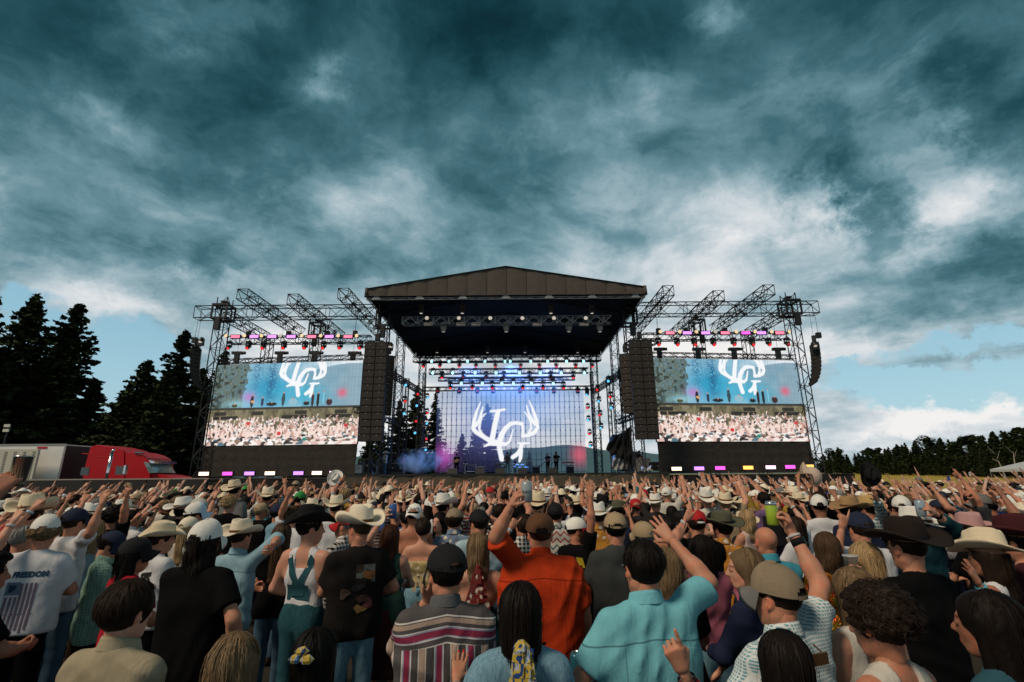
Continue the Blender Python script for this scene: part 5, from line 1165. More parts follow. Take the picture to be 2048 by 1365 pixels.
# ---- hats (origin at the head's centre)
def grid_np(fn, nu, nv, wrap=True):
    u = np.arange(nu)/(nu if wrap else nu-1); v = np.linspace(0, 1, nv); U, W_ = np.meshgrid(u, v); V = np.stack(fn(U, W_), -1).reshape(-1, 3)
    F = [(j*nu+i, j*nu+(i+1) % nu, (j+1)*nu+(i+1) % nu, (j+1)*nu+i) for j in range(nv-1) for i in range(nu if wrap else nu-1)]; return V, np.array(F)
def cowboy_np(style=0):
    w0, l0, ch = .082, .102, .118+.012*(style == 1); tp = .80
    def crown(u, v):
        a = 2*np.pi*u; side = np.minimum(v/.78, 1); rr = 1-(1-tp)*side**1.6; z = .045+ch*np.sin(np.minimum(v/.78, 1)*np.pi/2)**.8
        top = np.clip((v-.78)/.22, 0, 1); rr = rr*(1-top); z = z+.006*np.sin(top*np.pi)
        x = w0*rr*np.sign(np.cos(a))*np.abs(np.cos(a))**.9; y = l0*rr*np.sin(a)-.008
        pinch = np.exp(-((y-.055)/.03)**2)*side; x = x*(1-.30*pinch)
        z = z-.034*np.exp(-(x/.026)**2)*np.clip(side*1.6-.6, 0, 1)*(1-.4*np.exp(-((y+.06)/.04)**2))-.010*pinch*np.clip(side*2-1, 0, 1)
        return x, y, z
    curl = (.062, .085, .035, .05)[style]; bw = (.088, .092, .082, .10)[style]
    def brim(u, v):
        a = 2*np.pi*u; q = np.where(v < .5, v*2, 2-v*2); th = np.where(v < .5, -.0035, .0035)
        x = np.cos(a)*(w0+bw*q); y = np.sin(a)*(l0+(bw+.004)*q)-.008
        z = .050+th+curl*(np.abs(np.cos(a))**2.2)*q**1.8-.022*(np.abs(np.sin(a))**3)*q**1.5
        return x-.10*curl*np.cos(a)*q**2, y, z
    def band(u, v):
        a = 2*np.pi*u; e = .0035; return (w0*.985+e)*np.cos(a), (l0*.985+e)*np.sin(a)-.008, .052+.022*v
    return grid_np(crown, 40, 18), grid_np(brim, 48, 13), grid_np(band, 36, 3)
def cap_np(trucker=False):
    rx, ry, rz = .090, .107, .098 if not trucker else .106
    def dome(u, v):
        a = 2*np.pi*u; th = np.pi/2*(1-v*.985); s = 1+.012*np.cos(6*a)**8*np.cos(th); hi = np.clip(np.sin(a), 0, 1)*(.010 if trucker else .0)
        return rx*np.sin(th)**.92*np.cos(a)*s, (ry*np.sin(th)**.92*np.sin(a)*s)-.012, .030-.012*np.clip(-np.sin(a), 0, 1)*(1-v)+(rz+hi)*np.cos(th)**.95
    V, F = grid_np(dome, 48, 15); c = V[F].mean(1); hole = (c[:, 1] < 0) & ((c[:, 0]/.034)**2+((c[:, 2]-.020)/.040)**2 < 1); F = F[~hole]
    def bill(u, v):
        a = np.pi*(.08+.84*u); q = np.where(v < .5, v*2, 2-v*2); th = np.where(v < .5, -.002, .003)
        x = .088*np.cos(a)*(1-.04*q); y = .095*np.sin(a)**.8-.012+.075*q*np.sin(a)**.55; return x, y, .034+th-.020*q-.55*(x**2)/.088*1.6*q
    def strap(u, v):
        a = -np.pi/2+(u-.5)*.8; return (rx+.001)*np.cos(a), (ry+.002)*np.sin(a)-.012, .016+.016*v
    front = V[F].mean(1)[:, 1] > .012
    return V, F, front, grid_np(bill, 25, 11, False), grid_np(strap, 12, 3, False)
_CB = [cowboy_np(i) for i in range(4)]; HAT = {}
for i, (cr, br, bd) in enumerate(_CB): HAT['cowboy', i] = [mesh_np(n, V, F, M_FELT, True) for n, (V, F) in (('hat_crown', cr), ('brim', br), ('band', bd))]
for tk in (0, 1):
    V, F, fr, bl, st = cap_np(bool(tk)); b_ = MB().lathe([(.010, 0), (.009, .005), (.001, .007)], 8, (0, -.012, .030+(.098, .106)[tk])).mesh('button', M_CAPC, True)
    HAT['cap', tk] = [mesh_np('cap_front', V, F[fr] if tk else F, M_CAPC, True), mesh_np('mesh_back', V, F[~fr], M_NET, True), mesh_np('bill', *bl, M_CAPC, True), mesh_np('strap', *st, M_CAPC, True), b_]
def setmat(o, m):
    if o.data.materials and o.data.materials[0] is not m:
        o.material_slots[0].link = 'OBJECT'; o.material_slots[0].material = m
    return o
def rgb(c): return (*c, 1.0)
def put_hat(parent, hat, HM):
    """hat: dict kind, color, color2, style, yaw, tilt"""
    k = hat['kind']; c = hat['color']; c2 = hat.get('color2', c); Mx = HM @ Matrix.Rotation(hat.get('yaw', 0.), 4, 'Z') @ Matrix.Rotation(hat.get('tilt', 0.), 4, 'X') @ Matrix.Rotation(hat.get('roll', 0.), 4, 'Y') @ Matrix.Translation((0, 0, hat.get('lift', .004))) @ Matrix.Scale(hat.get('size', 1.05), 4)
    if k == 'cowboy':
        me = HAT['cowboy', hat.get('style', 0)]; mm = M_STRAW if hat.get('straw') else M_FELT
        o = link('cowboy_hat', me[0], parent); o.matrix_local = Mx; o.color = rgb(c); setmat(o, mm)
        b = link('brim', me[1], o); b.color = rgb(c); setmat(b, mm); d = link('band', me[2], o); d.color = rgb(c2)
    else:
        tk = 1 if k == 'trucker' else 0; me = HAT['cap', tk]
        o = link('cap', me[0], parent); o.matrix_local = Mx; o.color = rgb(c)
        if tk: q = link('mesh_back', me[1], o); q.color = rgb(c2)
        b = link('bill', me[2], o); b.color = rgb(hat.get('bill', c)); s = link('strap', me[3], o); s.color = rgb(hat.get('strap', c2)); u = link('button', me[4], o); u.color = rgb(c2)
    return o
# ---- the figure itself, 1.78 tall, facing +Y
def ik(S, W_, la, lb, pole):
    d = W_-S; L = np.linalg.norm(d); mxl = (la+lb)*.995
    if L > mxl: W_ = S+d/L*mxl; d = W_-S; L = mxl
    if L < .12: L = .12
    u = d/np.linalg.norm(d); a = (la*la-lb*lb+L*L)/(2*L); hgt = math.sqrt(max(la*la-a*a, 0)); p = np.array(pole, float); p -= (p@u)*u; p /= np.linalg.norm(p)+1e-9
    return S+u*a+p*hgt, W_
ARM = {  # wrist for the right side (x mirrored for the left), pole, hand pose, palm hint
    'down': ((.255, .06, .90), (.2, -1, 0), 'relax', (-1, 0, 0)), 'hip': ((.20, .16, 1.02), (1, -.6, 0), 'relax', (-1, .3, 0)), 'front': ((.06, .30, 1.15), (.8, -.3, -.6), 'grip', (-.6, .4, 0)), 'drink': ((.10, .26, 1.40), (.8, 0, -.8), 'grip', (-.8, .3, 0)),
    'up': ((.26, .22, 1.92), (.6, -.3, -.4), 'point', (0, .9, .2)), 'high': ((.20, .16, 1.98), (.8, -.2, 0), 'horns', (0, .9, .2)), 'fwd': ((.20, .42, 1.76), (.6, 0, -.6), 'point', (-.2, .6, -.6)), 'out': ((.42, .20, 1.80), (.4, -.4, -.8), 'open', (0, 1, .2)),
    'bent': ((.28, .20, 1.66), (.5, -.3, -.9), 'two', (0, 1, 0)), 'phone': ((.07, .34, 1.70), (.7, 0, -.7), 'grip', (-.5, .6, 0)), 'head': ((.10, .02, 1.82), (1, -.2, .2), 'relax', (0, -.6, -1)), 'face': ((.09, .17, 1.50), (.6, .2, -1), 'relax', (-.3, -.9, 0))}
def figure(sp):
    """sp: sex, build, arms=(left, right) each (wrist, pole, hand pose, palm hint), top, bottom, head yaw/pitch/roll, res"""
    sex = sp.get('sex', 'm'); bd = sp.get('build', 1.0); f_ = sex == 'f'; hb = sp.get('res', .016); sw = (.174 if not f_ else .156)*(.65+.35*bd); seed = sp.get('seed', 0)
    lean = np.array([sp.get('lx', 0), sp.get('ly', 0), 0.]); up = lambda p: np.array(p, float)+lean*max(0, (p[2]-.95)/.7)**1.2
    J = {}; out = {}
    B = Field(hb, .035); top = sp.get('top', 'tee'); T_ = Field(sp.get('cres', hb), .05)
    ch, wa, hi = (.118, .108, .110) if not f_ else (.100, .086, .112); ch *= bd; wa *= bd*(1 if bd < 1.1 else 1.06); hi *= (.5+.5*bd)
    def torso(F_, e, sy=.66):
        for s_ in (-1, 1): F_.cap(up((0, -.014, 1.440)), up((s_*sw*.86, -.012, 1.408)), .066+e*.6, .056+e*.8, sy=.9)
        F_.cap(up((-.07*bd, 0, 1.29)), up((.07*bd, 0, 1.29)), ch+e, sy=sy+.04)
        F_.cap(up((-.05*bd, .0+.02*(bd-1), 1.09)), up((.05*bd, .0+.02*(bd-1), 1.09)), wa+e, sy=sy+.06*(bd-.7)); F_.cap((-.07, -.005, .95), (.07, -.005, .95), hi+e, sy=.78)
        F_.cap(up((-.10, -.02, 1.455)), up((0, -.012, 1.495)), .042+e*.4); F_.cap(up((.10, -.02, 1.455)), up((0, -.012, 1.495)), .042+e*.4)
        if f_: F_.ell(up((-.065, .085, 1.275)), (.055+e,)*3); F_.ell(up((.065, .085, 1.275)), (.055+e,)*3)
    torso(B, -.004)
    HC = up((0, .015, 1.655))+np.array([sp.get('hx', 0), sp.get('hy', 0), sp.get('hz', 0)])
    B.cap(up((0, .008, 1.46)), HC+np.array([0, -.03, -.06]), .053 if not f_ else .045, .055 if not f_ else .045, k=.03)
    sl = sp.get('sleeve', {'tee': .72, 'shirt': .80, 'long': 1.9, 'tank': 0, 'bare': 0, 'strapless': 0, 'halter': 0, 'cap': .25}.get(top, .62)); nom = {}
    for side, key in ((-1, 'L'), (1, 'R')):
        wr, pole, hp, palm = sp['arms'][0 if side < 0 else 1]
        W_ = np.array(wr, float); S = up((side*sw, -.012, 1.435)); raised = max(0, min(1, (W_[2]-1.45)/.4)); S = S+np.array([-side*.012*raised, .01*raised, .045*raised])
        la, lb = .285, .255; E_, W_ = ik(S, W_, la, lb, pole); a_ = (.5+.5*bd)*(1 if not f_ else .84)
        B.cap(S, S+(E_-S)*.35, .056*a_, .050*a_, k=.05); B.cap(S+(E_-S)*.3, E_, .048*a_, .039*a_, k=.03); B.cap(E_, E_+(W_-E_)*.35, .040*a_, .040*a_, k=.03); B.cap(E_+(W_-E_)*.3, W_, .040*a_, .0255*a_, k=.03)
        fd = (W_-E_)/np.linalg.norm(W_-E_); n = np.array(palm, float); n[0] *= side; n -= (n@fd)*fd; n /= np.linalg.norm(n)+1e-9; x = np.cross(n, fd)
        Mh = np.stack([x, n, fd], 1); J[key] = (S, E_, W_, Mh, hp)
        if sl > 0 and top not in ('tank', 'bare', 'strapless', 'halter'):
            r0 = .066*a_; r1 = (.070 if sl < 1 else .058)*a_+.004
            if sl <= 1: T_.cap(S, S+(E_-S)*sl, r0, r1, k=.045, flat=True)
            else: T_.cap(S, E_, r0, r1, k=.045); T_.cap(E_, E_+(W_-E_)*(sl-1.0), r1*.98, r1*.82, k=.03, flat=True)
    # legs and feet
    for s in (-1, 1):
        st = sp.get('stance', .10); B.cap((s*.085, 0, .90), (s*st, .01, .50), .080, .055, k=.04); B.cap((s*st, .01, .50), (s*st*1.05, -.02, .09), .055, .036, k=.03); B.cap((s*st*1.05, -.03, .045), (s*st*1.2, .12, .03), .040, .032, k=.03)
    V, F = B.mesh(); Ts = np.ones((len(V), 3)); Fs = [F]
    hm = (HEADS_LO if sp.get('lo') or sp.get('lohead') else HEADS)[sex]; HM = Matrix.Translation(HC) @ Euler((sp.get('pitch', 0), sp.get('roll', 0), 0)).to_matrix().to_4x4()
    HM = Matrix.Translation(HC) @ Matrix.Rotation(sp.get('hyaw', 0), 4, 'Z') @ Matrix.Rotation(sp.get('pitch', 0), 4, 'X') @ Matrix.Rotation(sp.get('roll', 0), 4, 'Y')
    hs = sp.get('hsize', 1.04); HM = HM @ Matrix.Scale(hs, 4); R3 = np.array(HM.to_3x3()); HV = hm[0]@R3.T+HC
    ht = hm[2] if not sp.get('beard') else beard_tint(hm[0], hm[2], sp['beard'])
    parts = [(V, F, Ts), (HV, hm[1], ht)]
    for key, side in (('L', -1), ('R', 1)):
        S, E_, W_, Mh, hp = J[key]; hv, hf = hand(hp, side, sp.get('hres', .0048) if W_[2] > 1.5 or sp.get('nails') else max(.0098, sp.get('hres', .0048))); hsz = (1.0 if not f_ else .9)*sp.get('handsize', 1.0); q = (hv*hsz)@Mh.T+W_
        nt = np.ones((len(q), 3))
        if sp.get('nails'): nt[(hv[:, 2] > .155) & (hv[:, 1] < .004)] = sp['nails']
        parts.append((q, hf, nt))
    o = 0; VV, FF, TT = [], [], []
    for v, f, t in parts: VV.append(v); FF.append(f+o); TT.append(t); o += len(v)
    out['body'] = mesh_np('person', np.concatenate(VV), np.concatenate(FF), M_SKIN, True, np.concatenate(TT))
    # clothes
    wt = sp.get('wr', .006 if not f_ else .004)
    if top != 'bare':
        e = sp.get('ease', .016); torso(T_, e); hem = sp.get('hem', .86)
        if hem < .93: z_ = 1.05 if f_ else 1.27; T_.cap(up((-.075*bd, 0, z_)), (-.082*bd, -.005, .82), wa+e+(.004 if f_ else .0), hi+e, sy=.74); T_.cap(up((.075*bd, 0, z_)), (.082*bd, -.005, .82), wa+e+(.004 if f_ else .0), hi+e, sy=.74)
        nk = up((0, 0, 1.555)); nr = sp.get('neck', .070)
        def post(P, D):
            D = D+wrinkle(P, seed, wt); z = P[..., 2]; D = np.maximum(D, hem-z)
            D = np.maximum(D, nr-np.sqrt((P[..., 0]-nk[0])**2+(P[..., 1]-nk[1]-.03)**2+(z-nk[2])**2))
            if top in ('tank', 'halter'):
                ax = np.abs(P[..., 0]-up((0, 0, 1.4))[0]); D = np.where(z > 1.15, np.maximum(D, ax-(.135 if top == 'tank' else .10)-np.clip(1.36-z, 0, .3)*.25), D)
                D = np.maximum(D, np.where((z > 1.36) & (ax < (.055 if top == 'tank' else .03)), (z-1.36-(.0 if top == 'tank' else -.02)), -1))
                if top == 'halter': D = np.maximum(D, np.where((P[..., 1] < 0), z-1.14, -1))
            if top == 'strapless': D = np.maximum(D, z-1.33)
            return D
        V, F = T_.mesh(post); out['top'] = mesh_np('shirt', V, F, CL['plain'], True)
    if sp.get('collar') and top not in ('bare',):
        def cl(u, v):
            a = 2*np.pi*u; q = np.where(v < .5, v*2, 2-v*2); r = np.where(v < .5, .066, .073)+.016*(v > .5)*(1-q)
            return r*np.cos(a)*(1 if not f_ else .85), r*1.0*np.sin(a), .056*q-.028-.022*np.clip(np.sin(a), -1, 1)
        V, F = grid_np(cl, 30, 9); V = V+up((0, .004, 1.532)); out['collar'] = mesh_np('collar', V, F, CL['plain'], True)
    b_ = sp.get('bottom', 'jeans')
    if b_ != 'none':
        L = Field(sp.get('lres', .026), .03); L.cap((-.07, -.005, .96), (.07, -.005, .96), hi+.010, sy=.80); L.cap((-.05, 0, 1.02), (.05, 0, 1.02), wa+.012, sy=.74)
        st = sp.get('stance', .10)
        for s in (-1, 1):
            if b_ == 'shorts': L.cap((s*.085, -.005, .90), (s*st, .01, .60), .094, .086, k=.03)
            elif b_ == 'skirt': L.cap((s*.05, -.005, .90), (s*.09, .0, .35), .115, .17, sy=.85, k=.05)
            else: L.cap((s*.085, -.005, .90), (s*st, .01, .50), .092, .068, k=.03); L.cap((s*st, .01, .50), (s*st*1.05, -.02, .09), .068, .062, k=.03)
        zb = {'shorts': .62, 'skirt': .40}.get(b_, .07)
        V, F = L.mesh(lambda P, D: np.maximum(np.maximum(D+wrinkle(P, seed+5, .004), zb-P[..., 2]), P[..., 2]-sp.get('waist', 1.06))); out['bottom'] = mesh_np('trousers' if b_ not in ('skirt', 'shorts') else b_, V, F, CL['plain'], True)
    if not sp.get('lo'):
        f = Field(.03, .02)
        for s in (-1, 1): x = s*sp.get('stance', .10)*1.08; f.cap((x, -.04, .05), (x*1.1, .12, .042), .050, .045); f.cap((x, -.03, .05), (x, -.025, .13), .048)
        V, F = f.mesh(lambda P, D: np.maximum(D, .004-P[..., 2])); out['shoes'] = mesh_np('boots', V, F, M_LEATHER, True)
    out['HM'] = HM; out['J'] = J; out['up'] = up; return out
_HAIRC = {}
def hair_mesh(kind, seed, n, **kw):
    k = (kind, seed, n, tuple(sorted(kw.items())))
    if k not in _HAIRC: V, F, T = hair_np(kind, seed, n, **kw); _HAIRC[k] = mesh_np('hair', V, F, M_HAIR, True, T)
    return _HAIRC[k]
_BAND = {}
def wristband(parent, g, key, color, off=.0, w=.022):
    S, E_, W_, Mh, hp = g['J'][key]; k = round(w, 3)
    if k not in _BAND: _BAND[k] = MB().lathe([(.030, -w/2), (.0325, -w/2), (.0325, w/2), (.030, w/2), (.030, -w/2)], 14, capt=False).mesh('wristband', CL['plain'], True)
    o = link('wristband', _BAND[k], parent); p = W_-Mh[:, 2]*off; M4 = Matrix([list(Mh[i])+[p[i]] for i in range(3)]+[[0, 0, 0, 1]])
    o.matrix_local = M4; o.color = rgb(color); return o
def dress(root, g, sp):
    """clothing, hair and hat of a figure as children of its body"""
    if 'top' in g:
        o = link(sp.get('topname', 'shirt'), g['top'], root); o.color = rgb(sp['topc']); setmat(o, CL[sp.get('topm', 'plain')]); root_top = o
        if 'collar' in g: c = link('collar', g['collar'], o); c.color = rgb(sp.get('collarc', sp['topc'])); setmat(c, CL['plain' if sp.get('topm') in (None, 'plain', 'shirt', 'serape', 'denim') else sp['topm']])
    if 'bottom' in g: o = link(g['bottom'].name.split('.')[0], g['bottom'], root); o.color = rgb(sp.get('botc', (.03, .04, .06))); setmat(o, CL['denim' if sp.get('botm') == 'denim' else 'plain'])
    if 'shoes' in g: o = link('boots', g['shoes'], root); o.color = (.05, .03, .02, 1)
    if sp.get('hair'):
        k = dict(sp['hair']); kind = k.pop('kind'); c = k.pop('color'); n = k.pop('n', 350); sd_ = k.pop('seed', 1); sc_ = k.pop('scale', None)
        o = link('hair', hair_mesh(kind, sd_, n, **k), root); o.matrix_local = g['HM']; o.color = rgb(c)
        if sc_: o.scale = tuple(a*b for a, b in zip(o.scale, sc_))
    for h_ in ([sp['hat']] if sp.get('hat') else []): put_hat(root, h_, g['HM'])
SKINS = [(.50, .245, .155), (.55, .295, .20), (.45, .205, .125), (.36, .165, .10), (.54, .315, .225), (.28, .13, .08)]
# ------------------------------------------------------------------ the people one can tell apart, near the camera
HK = dict(black=(.0045, .0035, .003), dark=(.0085, .0055, .004), brown=(.020, .011, .007), light=(.070, .040, .022), blond=(.33, .22, .11), dirty=(.16, .105, .056), grey=(.22, .21, .20), auburn=(.055, .020, .010))
CC = dict(white=(.60, .60, .62), offw=(.52, .49, .43), black=(.0045, .0045, .005), char=(.026, .025, .025), cyan=(.17, .47, .54), orange=(.46, .042, .011), ltblue=(.25, .40, .47), green=(.20, .32, .26), red=(.36, .012, .025), beige=(.33, .28, .19), denim=(.17, .31, .40), navy=(.016, .022, .05), teal=(.03, .16, .20), pink=(.30, .09, .13), purple=(.15, .09, .20), gold=(.50, .22, .03), jeans=(.07, .13, .19), ltjeans=(.15, .28, .36), dkgreen=(.03, .07, .06), khaki=(.22, .17, .11))
HT = dict(straw=(.72, .61, .43), cream=(.74, .65, .50), white=(.78, .76, .70), olive=(.085, .085, .055), black=(.010, .010, .011), brown=(.10, .045, .022), tan=(.34, .25, .15), maroon=(.05, .012, .014), pink=(.45, .26, .25), navy=(.015, .02, .045), red=(.40, .015, .02), khaki=(.25, .19, .125), green=(.03, .28, .06), grey=(.16, .155, .15), gold=(.5, .33, .13), ltblue=(.45, .6, .7), offw=(.52, .49, .43))
def H(kind, c, **k): return dict(kind=kind, color=HK.get(c, c), **k)
def hat(kind, c, c2='black', **k):
    d = dict(kind=kind, color=HT.get(c, c), color2=HT.get(c2, c2), **k)
    for q in ('bill', 'strap'):
        if q in k: d[q] = HT.get(k[q], k[q])
    if kind == 'cowboy' and c in ('straw', 'white', 'gold'): d.setdefault('straw', True)
    return d
STAGE = Vector((XC, 46, 0))
def face_to(X, Y): return -math.atan2(STAGE.x-X, STAGE.y-Y)
CROWD = []                                                      # places taken: X, Y
def person(head, D, label, L=None, Rr=None, yaw=0, skin=0, group='people in the crowd', H_=None, place=None, **sp):
    """head: pixel of the head's centre in the photograph at distance D, or place=(X, Y, height)"""
    sp.setdefault('seed', len(CROWD)+3)
    up0 = np.array([sp.get('lx', 0)+sp.get('hx', 0), sp.get('ly', 0)+.015+sp.get('hy', 0), 1.655+sp.get('hz', 0)])
    if place is None:
        D0 = D; D = D*1.3; k = -ray(*head)[2]/ray(*head)[1]; f_ = sp.get('sex') == 'f'; lo, hi = ((1.60, 1.74) if f_ else (1.74, 1.88)) if not H_ else (H_, H_)
        hc = min(max(CAM_Z-k*D, lo-.125), hi-.125); D = (CAM_Z-hc)/k
        p = at(*head, D); s = p.z/up0[2]; rz = face_to(p.x, p.y)+R(yaw); c, q = math.cos(rz), math.sin(rz)
        X = p.x-s*(c*up0[0]-q*up0[1]); Y = p.y-s*(q*up0[0]+c*up0[1]); Z = 0.
        if abs(D/D0-1.3) > .35: print('DIST', label, round(D0*1.3, 2), round(D, 2))
    else: X, Y, hh = place[:3]; Z = place[3] if len(place) > 3 else 0.; s = hh/1.78; rz = R(yaw) if Z else face_to(X, Y)+R(yaw)
    Mi = (Matrix.Translation((X, Y, Z)) @ Matrix.Rotation(rz, 4, 'Z') @ Matrix.Scale(s, 4)).inverted()
    arms = []
    for side, a in ((-1, L), (1, Rr)):
        if a is None: a = 'down'
        if isinstance(a, str): a = (a,)
        w_, pole, hp, pm = ARM[a[0]] if a[0] in ARM else (None, (.6, -.3, -.6), 'point', (0, 1, .2))
        if a[0] == 'px': q = Mi @ at(a[1], a[2], a[3] if place is not None else D-(D0-a[3])*1.2); w_ = (q.x, q.y, q.z); hp = a[4] if len(a) > 4 else 'point'
        elif a[0] == 'loc': w_ = a[1]; hp = a[2]
        else:
            w_ = (w_[0]*side, w_[1], w_[2])
            if len(a) > 1: hp = a[1]
        if len(a) > 5 and a[0] == 'px': pm = a[5]
        if len(a) > 6 and a[0] == 'px': pole = a[6]
        arms.append((w_, (pole[0]*side, pole[1], pole[2]), hp, pm))
    sp['arms'] = arms
    if place is None or D < 9: sp.setdefault('res', .021 if D < 3.2 else .025 if D < 5 else .028); sp.setdefault('cres', .013 if D < 4.2 else .018 if D < 6 else .025); sp.setdefault('hres', .0054 if D < 4 else .0085); sp.setdefault('lohead', D > 4.5); sp.setdefault('lres', .020 if 4.3 < D < 5.6 else .04)
    if D > 5.5 and sp.get('hair'): sp['hair']['n'] = min(sp['hair'].get('n', 350), 220); sp['hair'].setdefault('h', .012)
    if place is not None: sp.setdefault('hres', .009); sp.setdefault('lohead', True)
    if sp.get('hat') and sp.get('hair'): sp['hair'].setdefault('scale', (.97, .97, .95)); sp['hair']['cut'] = .058 if sp['hat']['kind'] == 'cowboy' or sp['hair']['kind'] == 'curly' else .064
    sp['topc'] = CC.get(sp.get('topc', 'black'), sp.get('topc')); sp['botc'] = CC.get(sp.get('botc', 'jeans'), sp.get('botc'))
    g = figure(sp); o = link('person', g['body']); o.location = (X, Y, Z); o.rotation_euler = (0, 0, rz); o.scale = (s, s, s)
    sk = SKINS[skin] if isinstance(skin, int) else skin; o.color = rgb(sk); tag(o, label, 'person', group); dress(o, g, sp); CROWD.append((X, Y))
    g['M'] = Matrix.Translation((X, Y, Z)) @ Matrix.Rotation(rz, 4, 'Z') @ Matrix.Scale(s, 4); g['o'] = o; return g
def shirt_of(g): return [c for c in g['o'].children if c.name.startswith('shirt')][0]
def lay_on(g, V2, F, color, name='print', front=False, off=.004, target=None):
    """flat print laid onto the back (or front) of the shirt: V2 in metres across and up"""
    t = target or shirt_of(g); me = t.data; bv = BVHTree.FromPolygons([v.co[:] for v in me.vertices], [p.vertices[:] for p in me.polygons])
    P = []
    for x, z in V2:
        h_ = bv.ray_cast(Vector((x, 1. if front else -1., z)), Vector((0, -1. if front else 1., 0))); P.append((x, (h_[0].y if h_[0] else 0)+(off if front else -off), z))
    m = MB().add(P, F).mesh(name, CL['plain']); o = link(name, m, t); o.color = rgb(color); return o
def text_mesh(body, size, bold=.0, shear=0.):
    c = bpy.data.curves.new('text', 'FONT'); c.body = body; c.size = size; c.align_x = 'CENTER'; c.offset = bold; c.shear = shear; c.resolution_u = 2
    o = bpy.data.objects.new('text', c); COL.objects.link(o); dg = bpy.context.evaluated_depsgraph_get(); dg.update(); me = o.evaluated_get(dg).to_mesh()
    V = [(v.co.x, v.co.y) for v in me.vertices]; F = [tuple(p.vertices) for p in me.polygons]; o.evaluated_get(dg).to_mesh_clear(); bpy.data.objects.remove(o); bpy.data.curves.remove(c); return V, F
def print_text(g, body, x, z, size, color, bold=.004, shear=0., rot=0., name='lettering', **k):
    V, F = text_mesh(body, size, bold, shear); c, s = math.cos(rot), math.sin(rot)
    return lay_on(g, [(x+a*c-b*s, z+a*s+b*c) for a, b in V], F, color, name, **k)
def print_rects(g, rects, color, name='print', **k):
    V, F = [], []
    for x0, z0, x1, z1, sk in rects:
        n = 6
        for j in range(n+1): t = j/n; V += [(x0+sk*(1-t), z0+(z1-z0)*t), (x1+sk*(1-t), z0+(z1-z0)*t)]
        b = len(V)-2*(n+1); F += [(b+2*j, b+2*j+1, b+2*j+3, b+2*j+2) for j in range(n)]
    return lay_on(g, V, F, color, name, **k)
def hand_point(g, key, fwd=.09, nrm=.045):
    S, E_, W_, Mh, hp = g['J'][key]; return g['M'] @ Vector(W_+Mh[:, 2]*fwd+Mh[:, 1]*nrm), (g['M'].to_3x3() @ Vector(Mh[:, 2])).normalized()
M_CANM = mat('can_metal', (.45, .46, .47), .28, .9)
def can(p, color, label, tilt=(0, 0), koozie=False, text=None, s=1.0, tc=(.6, .6, .6)):
    t = empty('beverage_can', p); t.rotation_euler = (tilt[0], tilt[1], 0); t.scale = (s, s, s); tag(t, label, 'can', 'drinks held up in the crowd')
    m = mat('can_paint', color, .35, .3 if not koozie else 0.)
    b = MB().lathe([(.024, -.061), (.0325, -.054), (.033, 0), (.0328, .045), (.0265, .059)], 18).build('can_body' if not koozie else 'foam_sleeve', m, t, True)
    if koozie: MB().lathe([(.0315, .04), (.0305, .062), (.027, .069)], 18).build('can_body', M_CANM, t, True)
    z = .059 if not koozie else .069
    MB().lathe([(.0265, z), (.026, z+.003), (.023, z-.001), (.001, z-.001)], 18, capt=False).build('lid', M_CANM, t); MB().box((0, .004, z+.002), (.012, .02, .0015)).build('tab', M_CANM, t)
    if text:
        V, F = text_mesh(text, .021, .0006); me = MB().add([(.0336*math.sin(a/.0336), -.0336*math.cos(a/.0336), z_-.008) for a, z_ in V], F).build('lettering', mat('can_text', tc, .5), b)
    return t
def cup(p, label, h=.12, r=.045, opaque=False):
    m = bpy.data.materials.get('clear_plastic')
    if not m: m = mat('clear_plastic', (.55, .56, .55), .25); m.node_tree.nodes['Principled BSDF'].inputs['Transmission Weight'].default_value = .45
    t = empty('drink_cup', p); tag(t, label, 'cup', 'drinks held up in the crowd'); MB().lathe([(r*.72, -h/2), (r*.99, h/2), (r*1.06, h/2), (r*1.06, h/2-.006), (r*.96, h/2-.008), (r*.7, -h/2+.004)], 20).build('cup_body', M_CANM if opaque else m, t, True)
    MB().lathe([(r*.74, -h/2+.01), (r*.90, h*.2), (.001, h*.2)], 18, capt=False).build('drink', mat('drink', (.35, .30, .16), .2), t); return t
P_ = person
TT = (.45, .45, .46)
# ---- left front
g = P_((89, 1067), 3.6, 'man in white tee with dark flag print under a white trucker cap over blond curls', yaw=18, hyaw=.35, L='front', Rr='front', build=1.08, topc='white', botc='black', hem=.90, hair=H('curly', 'dirty', n=500, seed=2), hat=hat('trucker', 'white', 'white', bill='grey', strap='black'), ease=.022)
print_text(g, 'FREEDOM', .035, 1.335, .055, (.03, .07, .12))
print_rects(g, [(-.105, 1.06, .115, 1.065, -.01), (-.105, 1.06, -.10, 1.30, -.01), (-.105, 1.205, -.01, 1.30, 0)], (.12, .17, .24)); print_rects(g, [(-.10+.031*i, .95-.02*(i % 2), -.084+.031*i, 1.19 if i < 3 else 1.29, -.015) for i in range(7)], (.17, .12, .17)); print_rects(g, [(-.085, 1.225, -.035, 1.28, 0)], (.03, .05, .09))
g = P_((222, 1092), 3.0, 'young man in green dotted shirt and navy cap looking down to the right', yaw=-38, hyaw=-.45, pitch=-.42, ly=.05, H_=1.70, L='front', Rr='front', top='shirt', collar=1, topm='dots', topc='green', botc='black', hem=.80, hair=H('bowl', 'dark', n=400, seed=4), hat=hat('cap', 'navy', 'navy', tilt=-.06), ease=.026)
P_((271, 1112), 2.55, 'person in red tee with black cap and long dark hair behind the brown haired man', yaw=-30, hyaw=-.4, H_=1.74, L='front', Rr='front', topc='red', botc='black', build=.98, skin=2, hair=H('half', 'black', n=500, seed=5), hat=hat('cap', 'black', 'black'), hem=.8)
